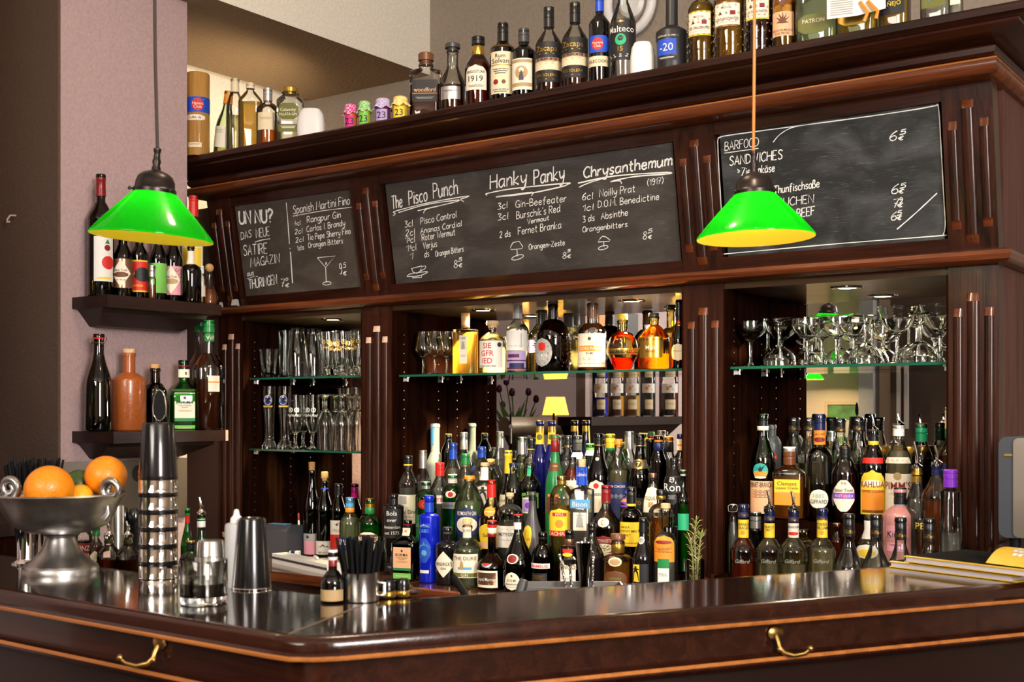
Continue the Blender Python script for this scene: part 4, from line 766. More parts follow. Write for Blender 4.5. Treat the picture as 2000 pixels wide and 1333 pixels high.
bt('M5', 1038, 855, 32, 905, 885, 15, 'clear', ('screw', 'black', 880, 16, [('yellow', 877, 879)]), 'clear bottle with a black cap and thin yellow ring beside the silver capsule', 'water', 895, **CL)
for px, l in ((1055, 'left'), (1078, 'right')):
    bt('M5', px, 822, 32, 905, 866, 15, 'navy', ('foil', 'gold', 845, 15), 'deep blue bottle with gold foil and yellow neck label, %s one of the pair' % l, None, None, [(845, 868, 1.5, 'rect', 'yellow', [('#disc', .4, .5, 'olive'), ('#lines', .8, .05, 'gold', 0, 1)])], group='gold-foiled blue bottles', **CL)
bt('M5', 1109, 851, 34, 910, 880, 14, 'clear', ('screw', 'black', 870, 16, [('gold', 871, 873)]), 'clear bottle with a glossy black cap, left of the matt grey-capped bottle', 'water', 900, **CL)
bt('M5', 1128, 851, 34, 905, 883, 16, 'clear', ('screw', 'dgrey', 880, 17), 'clear bottle with a matt dark grey cap and white neck label', 'water', 895, [(884, 896, 1.2, 'rect', 'white', [('#fig', .5, .7, 'grey')])], **CL)
bt('M5', 1153, 867, 34, 920, 882, 16, 'green', ('screw', 'lgreen', 880, 17), 'green bottle with a bright green cap and white neck ring behind the black-capped coffee liqueur', 'green', 915, [(880, 890, 1.4, 'rect', 'white', [('#lines', .5, .1, 'dred', 0, 1)])], **CL)
bt('M5', 1192, 848, 36, 915, 882, 17, 'pale', ('screw', 'yellow', 880, 18, [('green', 875, 880)]), 'pale bottle with a yellow cap ringed in green', 'water', 905, **CL)
bt('M5', 1229, 843, 40, 915, 880, 17, 'clear', ('foil', 'silver', 877, 18), 'clear bottle with a silver capsule and dark top between the two tall brown bottles', 'water', 905, **CL)
bt('M5', 1270, 857, 38, 918, 912, 17, 'brown', ('screw', 'gold', 864, 18), 'dark straight-necked bottle with a gold-rimmed top', 'dark', 880, **CL)
bt('M5', 1307, 853, 40, 920, 884, 16, 'clear', ('screw', 'orange', 862, 17, [('black', 864, 884)]), 'clear bottle with an orange flip cap over a black collar, back row', 'pale', 915, **CL)
bt('M5', 1330, 848, 34, 905, 884, 14, 'pinkg', ('screw', 'navy', 858, 15), 'pale rose bottle with a navy cap next to the fluted column', 'water', 895, [(858, 880, 1.4, 'rect', 'peach', [LN(.5, 2, 'dred', .04)])], **CL)
# ---- fourth row
bt('M4', 826, 880, 32, 945, 917, 15, 'clear', ('foil', 'silver', 915, 16), 'clear bottle with a long brushed silver capsule, beside the frosted vodka bottle', 'water', 940, **CL)
bt('M4', 909, 887, 40, 940, 913, 15, 'clear', ('foil', 'green', 908, 17, [('copper', 909, 913)]), 'clear bottle with a ribbed dark green capsule in the middle bay', 'pale', 935, **CL)
bt('M3', 947, 904, 42, 955, 932, 15, 'clear', ('stop', 'lcork', 914, 17), 'white-labelled bottle with a flat cork and a black ink figure', 'water', 948, [(913, 938, 1.3, 'rect', 'white', [('#disc', .65, .2, 'tan')]), (948, 990, 1.3, 'arch', 'white', [('#fig', .45, .8, 'dgrey')])], **CL)
bt('M5', 959, 897, 34, 935, 915, 14, 'clear', ('stop', 'cork', 908, 16), 'clear bottle with a brown flat cork peeking out behind the white-labelled bottle', 'pale', 930, **CL)
bt('M4', 993, 880, 40, 990, 925, 13, 'brown', ('foil', 'yellow', 925, 15), 'very tall slender brown bottle with a long golden yellow capsule', 'brown', 960, [(966, 1000, 1.1, 'rect', 'ivory', [LN(.3, 4, 'tan', .02)])], k=.0, **CL)
bt('M3', 1003, 905, 34, 965, 925, 15, 'clear', ('stop', 'navy', 912, 18), 'clear bottle with a flat dark blue stopper in front of the golden capsule', 'dark', 955, **CL)
bt('M4', 1035, 904, 46, 950, 926, 17, 'pale', ('stop', 'black', 912, 20), 'round bottle with a black-topped cork, green stamp and green label', 'dark', 955, [(908, 930, .45, 'rect', 'mint', []), (962, 992, 1.0, 'rect', 'lgreen', [LN(.4, 2, 'green', .03)])], **CL)
bt('M3', 1034, 962, 30, 972, 968, 14, 'clear', None, 'clear bottle behind with a purple and white postage-stamp tag', 'water', 980, [(972, 1002, .9, 'rect', 'white', [('#box', .5, .82, 'lilac', 0, .8), ('#disc', .5, .4, 'purple')])], **CL)
bt('M4', 1118, 893, 40, 940, 903, 14, 'clear', ('stop', 'black', 898, 16), 'cone-shouldered bottle of red-orange aperitif with a white label', 'red', 914, [(938, 985, 1.1, 'rect', 'ivory', [('#disc', .4, .35, 'tan'), LN(.75, 2, 'dred', .03)])], k=.0, **CL)
for px, yt, w, l, e in ((1169, 847, 46, 'tall near-black bottle with a white shield label and a 7 on its shoulder', 1), (1250, 848, 44, 'tall dark brown bottle with a gold medallion bearing a 7', 0)):
    bt('M4', px, yt, w, yt+92, yt+28, 17, 'brown', ('screw', 'black', yt+25, 18, [('gold', yt+22, yt+24)]), l, 'dark', yt+40,
       [(893, 900, .3, 'oval', 'ivory', [('7', .5, .7, 'black')]), (937, 1000, .85, 'arch', 'ivory', [('#disc', .18, .17, 'red'), ('Ramazzotti', .42, .11, 'black'), ('#box', .75, .35, 'cream', 0, .8)])] if e else [(896, 917, .8, 'oval', 'gold', [('#disc', .5, .6, 'black'), ('7', .5, .4, 'gold')]), (898, 915, 1.4, 'rect', 'dgrey', []), (972, 995, 1.0, 'rect', 'black', [('70', .4, .4, 'gold')])], k=.0, **CL)
bt('M4', 1208, 858, 44, 928, 880, 15, 'clear', ('stop', 'orange', 874, 16), 'clear wide-shouldered bottle with a cork top and a large dark blue label', 'pale', 918, [(941, 1010, 1.3, 'rect', 'navy', [('TEN CHOIX', .12, .07, 'ivory'), LN(.35, 5, 'grey', .015)])], k=.2, **CL)
bt('M4', 1286, 851, 32, 905, 880, 17, 'brown', ('screw', 'orange', 863, 17, [('navy', 865, 880)]), 'dark brown bottle with an orange flip cap over a navy collar', 'dark', 900, **CL)
# ---- third row
bt('M3', 797, 890, 38, 947, 921, 16, 'clear', ('screw', 'black', 914, 17, [('yellow', 907, 910)]), 'clear vodka bottle with black cap and tall pale label with a framed portrait square', 'water', 953, [(966, 1022, 1.15, 'rect', 'ivory', [('#box', .18, .28, 'grey', -.35, .4), ('Ketel One', .58, .14, 'black'), LN(.75, 2, 'grey', .02)])], **CL)
bt('M3', 859, 904, 36, 958, 933, 15, 'clear', ('screw', 'red', 930, 18), 'clear spirit bottle with a red screw cap', 'water', 952, [(967, 983, 1.3, 'rect', 'white', [('MEYER', .5, .5, 'red')])], **CL)
bt('M3', 884, 927, 42, 962, 946, 17, 'green', ('screw', 'white', 944, 18), 'rounded green gin bottle with a white cap and silver band label', 'green', 975, [(958, 972, .5, 'oval', 'ivory', [('#disc', .5, .7, 'red')]), (980, 993, 1.25, 'rect', 'silver', [('LONDON DRY', .5, .3, 'dgrey')])], k=.7, **CL)
bt('M2', 832, 941, 42, 973, 957, 16, 'green', ('screw', 'silver', 955, 17), 'rounded green gin bottle with a silver cap and round red seal', 'green', 990, [(975, 994, .55, 'oval', 'red', [('G', .5, .5, 'orange')]), (1005, 1070, .9, 'rect', 'green', [('LONDON', .3, .1, 'ivory')])], k=.7, **CL)
bt('M3', 1084, 849, 38, 958, 885, 15, 'frostgreen', ('wax', 'red', 860, 15, [('dred', 861, 883)]), 'frosted bright green bottle with red wax top and brown label', None, None, [(904, 920, .9, 'rect', 'brown', [LN(.4, 1, 'gold', .1)]), (960, 1008, 1.0, 'egg', 'brown', [('#box', .15, .1, 'orange', 0, .6), ('Aide', .42, .14, 'copper'), ('Hexe', .62, .14, 'copper')])], k=.05, **CL)
bt('M3', 1275, 925, 46, 1000, 940, 17, 'clear', ('cork', 'copper', 934, 15), 'cone-shaped clear bottle with an upright white label behind the yellow-labelled whisky', 'pale', 945, [(950, 1000, .9, 'arch', 'ivory', [('TEQUILA', .45, .14, 'dgrey'), ('#box', .7, .2, 'tan', 0, .3)])], k=.0, **CL)
bt('M3', 1316, 895, 40, 945, 915, 15, 'black', ('foil', 'black', 905, 15), 'glossy black bottle with white script lettering', None, None, [(930, 962, 1.0, 'rect', 'black', [('El', .2, .3, 'white'), ('Ron', .65, .5, 'white')]), (963, 985, .5, 'hex', 'black', [LN(.2, 4, 'grey', .06)])], **CL)
bt('M3', 1334, 918, 26, 980, 958, 10, 'green', ('screw', 'grey', 930, 11), 'narrow green bottle with a green label hidden behind the column edge', 'green', 985, [(1003, 1035, 1.2, 'rect', 'mint', [])], **CL)
bt('M3', 1224, 958, 26, 985, 972, 8, 'pale', ('ball', 'blue', 968, 9), 'small bottle with a blue ball stopper and multicoloured neck label', 'pale', 990, [(972, 990, 1.2, 'rect', 'purple', [('#box', .3, .3, 'orange')])], **CL)
# ---- second row
bt('M2', 722, 974, 48, 1024, 1004, 17, 'green', ('screw', 'gold', 992, 17, [('green', 992, 1004)]), 'broad green gin bottle with gold cap and shield label before a fluted column', 'green', 1025, [(1038, 1074, .9, 'shield', 'ivory', [('#box', .38, .5, 'brown', 0, .9), ('BELRING', .38, .26, 'ivory'), ('#box', .72, .1, 'mint', 0, .6)]), (998, 1004, .5, 'oval', 'ivory', [('#disc', .5, .5, 'green')])], k=.75, name='liquor_bottle')
bt('M2', 683, 972, 40, 1025, 1000, 16, 'clear', ('screw', 'lblue', 991, 16, [('orange', 992, 1001)]), 'clear vodka bottle with light blue cap and blue lettered band', 'lime', 1010, [(1048, 1075, 1.2, 'rect', 'navy', [('GRASOVKA', .35, .4, 'white'), LN(.75, 1, 'lblue', .06)])], k=.5)
bt('M2', 769, 965, 40, 990, 985, 17, 'black', ('foil', 'black', 986, 17), 'straight black jenever bottle with white looping script', None, None, [(993, 1050, 1.0, 'rect', 'black', [('Bols', .15, .16, 'white'), ('over', .38, .13, 'white'), ('Amsterdam', .62, .11, 'white'), ('est 1575', .82, .11, 'white')]), (1098, 1120, .7, 'rect', 'black', [LN(.3, 3, 'grey', .04)])], k=.9)
bt('M2', 917, 930, 60, 995, 945, 20, 'pale', ('stop', 'orange', 940, 21), 'large clear gin bottle with an orange stopper and navy oval label', 'lime', 978, [(990, 1050, .95, 'oval', 'navy', [('PLYMOUTH GIN', .18, .13, 'white'), ('#oval', .55, .5, 'ivory'), ('#fig', .55, .4, 'brown')])], k=.45)
bt('M2', 960, 938, 50, 1012, 974, 17, 'yellow', ('foil', 'red', 972, 18), 'yellow bottle with a long red capsule, orange seal and yellow label', 'wine', 1008, [(989, 1008, .55, 'oval', 'orange', [LN(.5, 1, 'ivory', .1)]), (1022, 1070, 1.1, 'shield', 'yellow', [('#disc', .22, .15, 'dred'), ('Gaston', .45, .14, 'brown'), ('#box', .85, .2, 'peach')])], k=.1)
bt('M2', 996, 963, 50, 1003, 985, 15, 'clear', ('stop', 'lcork', 974, 15), 'round-shouldered bottle with a small cork and white lettered label', 'water', 1018, [(1026, 1068, 1.15, 'rect', 'white', [('METEORO', .38, .15, 'dgrey'), LN(.15, 1, 'grey', .03), LN(.6, 3, 'grey', .02)])], k=.8)
bt('M2', 1040, 960, 48, 1075, 985, 14, 'gun', ('foil', 'black', 978, 15), 'smoky grey flared bottle with an upright orange oval label', None, None, [(1025, 1078, .55, 'oval', 'yellow', [('POSTCARD', .5, .09, 'orange')])], k=.0, dphi=-38)
bt('M2', 1097, 930, 48, 974, 948, 17, 'clear', ('screw', 'gold', 946, 18), 'gold-capped clear bottle of amber spirit with a bright yellow arched label', 'gold', 986, [(992, 1046, 1.2, 'arch', 'yellow', [('#box', .22, .13, 'red', 0, .5), ('PITU', .22, .1, 'white'), ('#disc', .55, .3, 'orange'), ('#box', .9, .2, 'red'), ('CACHACA', .9, .14, 'ivory')])], k=.7)
bt('M2', 1137, 897, 44, 958, 952, 15, 'clear', ('cork', 'lcork', 918, 13), 'square clear vodka bottle with a bright blue neck sleeve and blue script', 'water', 965, [(912, 948, 1.5, 'rect', 'blue', [('Zubrowka', .4, .22, 'white')]), (975, 992, .9, 'rect', 'lblue', [('Bison', .5, .6, 'white')]), (1000, 1035, .6, 'rect', 'ivory', [('#fig', .4, .8, 'grey')])], n=5)
bt('M2', 1184, 948, 62, 1030, 984, 17, 'clear', ('screw', 'dred', 980, 19, [('copper', 978, 984)]), 'clear bell-shaped rum bottle with dark red cap and oval estate label', 'amber', 1062, [(1010, 1028, .4, 'oval', 'ivory', [('#disc', .5, .6, 'copper'), ('SVR', .5, .3, 'ivory')]), (1044, 1088, .95, 'arch', 'dred', [('APPLETON ESTATE', .22, .15, 'ivory'), ('#oval', .55, .4, 'ivory'), ('#oval', .53, .28, 'olive'), ('#box', .85, .2, 'cream', 0, .8)])], k=.0)
bt('M2', 1233, 952, 44, 1010, 993, 17, 'brown', ('screw', 'black', 984, 19, [('yellow', 984, 989)]), 'dark whisky bottle with a plain yellow square label', 'dark', 1010, [(1019, 1066, 1.2, 'rect', 'yellow', [('NIKKA', .2, .10, 'brown', -.3), ('COFFEY MALT', .36, .10, 'black'), ('WHISKY', .52, .10, 'brown', -.3), ('#box', .86, .02, 'brown', 0, .8)])], k=.75)
bt('M2', 1291, 957, 48, 1000, 984, 17, 'clear', ('screw', 'black', 968, 18, [('gold', 969, 976)]), 'dimpled decanter-like bottle of amber whisky with a gold neck ring', 'amber', 1010, k=.7, nub=.02)
bt('M2', 1306, 1010, 34, 1030, 1025, 12, 'brown', ('foil', 'black', 1020, 13), 'short dark bottle squeezed in behind the orange-labelled bottle', 'dark', 1028)
# ---- front row
bt('M1', 796, 1016, 52, 1062, 1045, 16, 'dgreen', ('screw', 'black', 1030, 17, [('dred', 1021, 1026)]), 'square dark green jenever bottle with a cream label in the front row', 'dark', 1060, [(1031, 1046, 1.0, 'rect', 'ivory', [('#box', .5, .4, 'orange', 0, .3)]), (1067, 1107, .72, 'rect', 'peach', [('#disc', .18, .12, 'brown'), ('BOKMA', .36, .14, 'black'), ('Oude Friesche', .5, .07, 'green'), ('Jenever', .58, .07, 'red'), LN(.68, 4, 'tan', .012)]), (1107, 1112, .72, 'rect', 'green', []), (1117, 1128, .72, 'rect', 'lgreen', [('#lines', .5, .1, 'ivory', 0, 1)])], n=7, dphi=-25)
bt('M1', 838, 968, 40, 1010, 1003, 18, 'cobalt', ('foil', 'cobalt' if False else 'blue', 1000, 17.6), 'bright cobalt blue vodka bottle with white mountain drawing', None, None, [(1022, 1030, .6, 'rect', 'blue', [('#mount', .5, .8, 'white')]), (1032, 1040, .5, 'rect', 'blue', [('AR', .5, .8, 'lblue')]), (1050, 1098, .7, 'orn', 'blue', [('#mount', .3, .3, 'lblue'), ('#disc', .6, .25, 'lblue'), ('#mount', .75, .12, 'lblue')]), (1112, 1118, .5, 'rect', 'white', [])], k=.85, dphi=-30)
bt('M1', 874, 1030, 48, 1068, 1055, 18, 'black', ('screw', 'dgrey', 1043, 15), 'squat black apothecary gin bottle with a pale diamond label', None, None, [(1075, 1126, .95, 'diam', 'ivory', [("HENDRICK'S", .48, .13, 'black', 0, 1.5), ('GIN', .65, .09, 'black')])], k=.75, dphi=-20)
bt('M1', 913, 1013, 58, 1078, 1050, 18, 'clear', ('stop', 'lcork', 1030, 19), 'short round-shouldered gin bottle with a cream label and olive band', 'lime', 1070, [(1030, 1050, 1.1, 'rect', 'ivory', [('DUKE', .3, .25, 'dgrey')]), (1080, 1126, .95, 'rect', 'ivory', [('THE DUKE', .17, .16, 'brown'), ('#fig', .45, .35, 'tan', -.2), ('#box', .6, .1, 'lblue', 0, .5), ('#box', .88, .17, 'olive'), ('GIN', .88, .13, 'white')])], k=.75)
bt('M1', 961, 1017, 62, 1108, 1082, 17, 'brown', ('screw', 'red', 1030, 19, [('ivory', 1031, 1042), ('dred', 1042, 1049)]), 'bulbous dark orange-liqueur bottle with red cap, red ribbon and seal', 'dark', 1060, [(1084, 1106, .55, 'oval', 'silver', [('#oval', .5, .7, 'red')]), (1112, 1145, .8, 'rect', 'ivory', [('#box', .48, .72, 'copper', 0, .85), ('Grand Marnier', .5, .2, 'white')])], k=.35, dphi=-25, foot=.92)
RIB = None
bt('M1', 1012, 1005, 60, 1105, 1040, 17, 'dgreen', ('foil', 'black', 1020, 18, [('red', 1004.8, 1007)]), 'dark green herbal-liqueur bottle with a red wax seal and white oval label', 'dark', 1060, [(1020, 1034, 1.2, 'rect', 'white', []), (1080, 1099, .45, 'oval', 'ivory', [('#oval', .5, .8, 'dred')]), (1115, 1150, .6, 'egg', 'ivory', [('#disc', .2, .12, 'gold'), ('D.O.M.', .45, .14, 'dgrey'), ('Benedictine', .65, .11, 'black'), LN(.8, 2, 'grey', .02)])], k=.15, dphi=-25)
bt('M1', 1060, 1040, 44, 1090, 1062, 18, 'brown', ('screw', 'black', 1053, 18), 'dark liqueur bottle with a white banner in red letters, front row', 'dark', 1080, [(1099, 1109, 1.1, 'rect', 'white', [('DRAMBUIE', .5, .6, 'red')]), (1118, 1140, .8, 'rect', 'black', [LN(.2, 4, 'gold', .06)])], k=.75, dphi=-25)
bt('M1', 1112, 1036, 40, 1072, 1064, 16, 'brown', ('screw', 'black', 1052, 17, [('copper', 1053, 1064)]), 'dark bitters bottle with orange neck bands, paper skirt and white label', 'dark', 1065, [(1065, 1078, .5, 'rect', 'red', []), (1078, 1086, .5, 'oval', 'yellow', []), (1092, 1120, .95, 'orn', 'ivory', [('ANGO', .5, .3, 'brown')]), (1112, 1160, .85, 'rect', 'white', [LN(.3, 6, 'grey', .01)])], k=.6)
bt('M1', 1156, 1022, 50, 1092, 1050, 16, 'black', ('foil', 'black', 1035, 16), 'plain near-black bottle with a small cream side label behind the bar spoons', None, None, [(1105, 1150, .55, 'rect', 'cream', [('THE', .4, .2, 'brown')])], k=.3, dphi=-40)
bt('M1', 1207, 1043, 60, 1092, 1082, 24, 'clear', ('stop', 'wood', 1060, 29, [('gold', 1061, 1080)]), 'squat malt whisky decanter with a wide wooden stopper and gold collar', 'amber', 1098, [(1086, 1104, .45, 'oval', 'cream', [('#oval', .5, .7, 'tan')]), (1112, 1150, .8, 'arch', 'brown', [('CARDHU', .72, .2, 'ivory'), ('#box', .4, .1, 'olive', 0, .5)])], k=.8)
bt('M1', 1256, 1012, 42, 1096, 1055, 15, 'black', ('foil', 'black', 1040, 16), 'black sherry bottle with a yellow label showing a caped figure', None, None, [(1048, 1063, .8, 'oval', 'ivory', [('#oval', .5, .6, 'grey')]), (1100, 1148, .95, 'rect', 'black', [('#box', .38, .7, 'yellow', -.3, .4), ('#fig', .4, .6, 'black', -.3), ('SANDEMAN', .86, .16, 'white')])], k=.3, dphi=-25)
bt('M1', 1300, 984, 46, 1060, 1040, 18, 'clear', ('stop', 'lcork', 998, 19), 'clear bottle with a pale wooden stopper and orange arched back label', 'water', 1055, [(1045, 1096, 1.0, 'arch', 'orange', [('#oval', .25, .14, 'dred'), LN(.48, 4, 'brown', .03)]), (1090, 1108, .5, 'rect', 'green', []), (1108, 1150, .5, 'rect', 'white', [('TRK', .3, .16, 'grey')])], k=.6)
# red ribbon round the orange-liqueur bottle
# wine bottles of the left bay
bt('W', 609, 903, 32, 1000, 935, 13, 'dgreen', ('cork', 'cork', 922, 12), 'leftmost corked wine bottle with a grey and pink label', 'dark', 960, [(1042, 1082, 1.1, 'rect', 'pink', [('#box', .17, .36, 'grey'), ('#disc', .15, .16, 'dgrey', -.3)])], k=.05, name='wine_bottle')
bt('W', 634, 922, 34, 1000, 950, 13, 'dgreen', ('stop', 'cork', 942, 14, [('blue', 953, 960)]), 'dark wine bottle with a T-cork and a white label with brown hills', 'dark', 970, [(1056, 1082, 1.1, 'rect', 'white', [('#mount', .45, .4, 'copper'), ('BRUNO', .85, .14, 'dgrey')])], k=.05, name='wine_bottle')
bt('W', 661, 945, 32, 1000, 970, 15, 'dgreen', ('screw', 'black', 968, 16), 'black-capped wine bottle with a white and red label', 'dark', 985, [(1016, 1072, 1.1, 'rect', 'white', [('#bird', .15, .16, 'dred'), ('VALLE', .33, .1, 'tan'), ('#box', .74, .5, 'red')])], k=.3, name='wine_bottle')
bt('W2', 693, 945, 32, 1005, 975, 14, 'dgreen', ('screw', 'magenta', 973, 15), 'wine bottle with a bright pink screw cap in the left bay', 'dark', 985, k=.3, name='wine_bottle')

# ---- right bay
bt('R2', 1490, 809, 49, 905, 842, 20, 'green', ('screw', 'black', 832, 20, [('ivory', 833, 841)]), 'tall dark green bitter bottle with a round eagle emblem, leftmost on the right riser', 'dark', 890, [(904, 935, .62, 'oval', 'teal', [('#box', .68, .3, 'orange', 0, .8), ('#bird', .42, .55, 'black'), ('#oval', .9, .14, 'ivory')]), (939, 1002, 1.05, 'rect', 'peach', [('FERNET-BRANCA', .11, .16, 'black'), LN(.28, 8, 'brown', .02)])], k=.0)
bt('R2', 1542, 873, 62, 925, 910, 22, 'clear', ('screw', 'brown', 908, 24, [('white', 873, 882), ('copper', 894, 896)]), 'square bottle of pale rum with a white-topped brown cap and yellow label', 'amber', 930, [(936, 986, .8, 'rect', 'yellow', [('#box', .75, .5, 'orange'), ('Clement', .15, .16, 'brown'), ('Liqueur Creole', .32, .11, 'brown'), LN(.5, 3, 'tan', .02)])], n=6, dep=.75)
bt('R2', 1601, 809, 48, 893, 874, 22, 'clear', ('screw', 'navy', 841, 22), 'clear cacao liqueur bottle with orange neck label and white oval label', 'dark', 945, [(841, 869, 1.4, 'rect', 'orange', [('CACAO', .25, .18, 'brown'), ('#oval', .65, .35, 'dred')]), (955, 993, .8, 'oval', 'ivory', [('1885', .33, .22, 'grey'), ('GIFFARD', .62, .22, 'navy')])], k=.6, dphi=-5)
bt('R2', 1650, 873, 52, 930, 892, 17, 'clear', ('screw', 'black', 900, 21), 'round dark liqueur bottle with an ornate pale pink label and purple ribbon', 'wine', 925, [(937, 998, .85, 'orn', 'peach' if False else 'ivory', [('THE', .1, .07, 'brown'), ('Bitter Truth', .32, .11, 'plum'), ('#box', .5, .18, 'purple', 0, 1.0), ('VIOLET LIQUEUR', .5, .1, 'white'), ('#disc', .5, .16, 'magenta')])], k=.65, pour=862, dphi=-5)
bt('R2', 1706, 840, 52, 918, 868, 18, 'brown', ('screw', 'black', 862, 20, [('yellow', 862, 870)]), 'dark coffee-liqueur bottle with a tall yellow arched label and steel pourer', 'dark', 890, [(894, 905, 1.0, 'rect', 'red', []), (917, 1004, 1.05, 'arch', 'yellow', [('#oval', .3, .14, 'ivory'), ('KAHLUA', .32, .14, 'dred'), ('#box', .7, .5, 'orange', 0, .8), ('COFFEE LIQUEUR', .48, .05, 'brown'), ('#box', .93, .06, 'brown', 0, .8)])], k=.4, pour=810, dphi=-5)
bt('R2', 1755, 829, 50, 905, 855, 20, 'clear', ('screw', 'white', 852, 22, [('red', 828.5, 832)]), 'clear aperitif bottle with a red-rimmed white collar and white label in dark red letters', 'pale', 880, [(893, 905, 1.25, 'trap', 'ivory', [LN(.4, 2, 'tan', .1)]), (925, 1000, 1.25, 'rect', 'ivory', [('#disc', .06, .2, 'tan'), ("PIMM'S", .3, .2, 'dred'), LN(.5, 3, 'tan', .01)])], k=.1, pour=809, dphi=-5)
bt('Rb', 1791, 912, 40, 985, 945, 19, 'clear', ('foil', 'gold', 928, 20), 'clear bottle with a gold capsule, dark collar and steel pourer', 'water', 975, [(930, 942, 1.4, 'rect', 'gold', [])], k=.3, pour=863)
bt('Rb', 1830, 905, 58, 975, 930, 19, 'clear', ('screw', 'navy', 928, 20), 'broad clear bottle with navy neck label, steel pourer and a little orange liqueur', 'orange', 978, k=.3, pour=870)
bt('Rb', 1758, 953, 66, 1008, 988, 22, 'pinkf', ('screw', 'black', 985, 24), 'large pink satin-glass gin bottle with black cap', None, None, [(975, 986, 1.5, 'rect', 'lblue', [('#mount', .5, .7, 'olive')]), (1025, 1048, .7, 'rect', 'pink', [('#box', .2, .4, 'lgreen', .3, .25), ('Kinky', .7, .5, 'black')]), (1058, 1075, .6, 'rect', 'pink', [LN(.2, 3, 'dgrey', .04)])], k=.55)
bt('Rb', 1800, 1000, 38, 1012, 1008, 20, 'clear', ('screw', 'dgrey', 1006, 20), 'orange aperitif bottle with black and yellow label right of the pink gin', 'orange', 1030, [(1014, 1038, 1.3, 'rect', 'black', [('APER', .5, .55, 'yellow')])])
bt('R1', 1857, 918, 40, 962, 955, 22, 'clear', ('screw', 'purple', 952, 27), 'tall flared clear bottle with a bright purple cap, rightmost in the front', 'water', 1040, [(1084, 1100, 1.2, 'rect', 'ivory', [LN(.3, 2, 'lilac', .1)])], k=.3, foot=1.3, seg=10)
for px, yt, l, e in ((1508, 830, 'matt grey bottle with a red flower emblem behind the eagle-emblem bottle', 0),):
    bt('R3', px, yt, 36, 870, 852, 16, 'grey', ('screw', 'dgrey', 841, 15), l, None, None, [(884, 902, .8, 'oval', 'red', [('#oval', .5, .4, 'ivory')])], k=.7)
for px, yt, lq, l in ((1551, 816, 'pale', 'behind the white-topped rum bottle'), (1581, 816, 'pale', 'left of the orange neck label'), (1641, 818, 'brown', 'behind the ornate pink-labelled bottle'), (1676, 816, 'dark', 'left of the coffee-liqueur bottle')):
    bt('R3', px, yt, 40, 900, 852, 20, 'clear', ('screw', 'black', yt+27, 20), 'ribbed-neck liqueur bottle with a black gold-script cap '+l, lq, 905, [(yt+15, yt+26, 1.3, 'rect', 'black', [('Giffard', .5, .6, 'gold')])], k=.3, group='black-capped liqueur bottles at the back', ribs=.03)
bt('R3', 1624, 842, 34, 890, 868, 16, 'pale', ('screw', 'silver', 862, 17), 'silver-capped bottle standing behind the orange-necked cacao liqueur', 'water', 880)
bt('R3', 1800, 827, 46, 905, 864, 21, 'clear', ('screw', 'mint', 863, 22, [('red', 826.5, 829)]), 'clear bottle with an emerald green cap rimmed in red', 'dark', 896, k=.3)
bt('R3', 1851, 796, 34, 890, 862, 9, 'pale', ('foil', 'peach', 838, 10, [('green', 838, 856)]), 'red liqueur bottle with peach and green capsule at the far right edge of the bay', 'red', 890, [(905, 940, 1.2, 'rect', 'navy', [])], k=.2)
for px, y0, l in ((1713, 872, 'left'), (1776, 873, 'right')):
    p = onY(px, 800, 3.545); kk = depth(p)/F; zb = 1.18; h = ZC+(CY-y0)*kk-zb; r = 25*kk; t = thing('preserve_jar', (p.x, 3.545, zb), 'wide glass jar with a flat gold lid behind the right riser bottles, the %s one' % l, 'jar', 'gold-lidded jars')
    m = MB(); m.lathe([(r*.9, 0), (r*.95, .004), (r*.95, h*.8), (r*.85, h*.87), (r*.85, h*.92)], G['clear'], 28); m.build('jar', t)
    m = MB(); m.lathe([(r*.91, .006), (r*.91, h*.7)], LQ(LIQ['pale']), 24); m.build('contents', t)
    m = MB(); m.lathe([(r*.93, h*.88), (r*.95, h*.89), (r*.95, h*.98), (r*.9, h)], col('gold'), 28); m.build('lid', t)
    m = MB(); put_label(m, Body([(r*.95, 0), (r*.95, h)]), h*.45, h*.8, r*1.2, 'rect', 'black', [('GUIGNOL', .5, .3, 'gold')]); m.build('label', t)
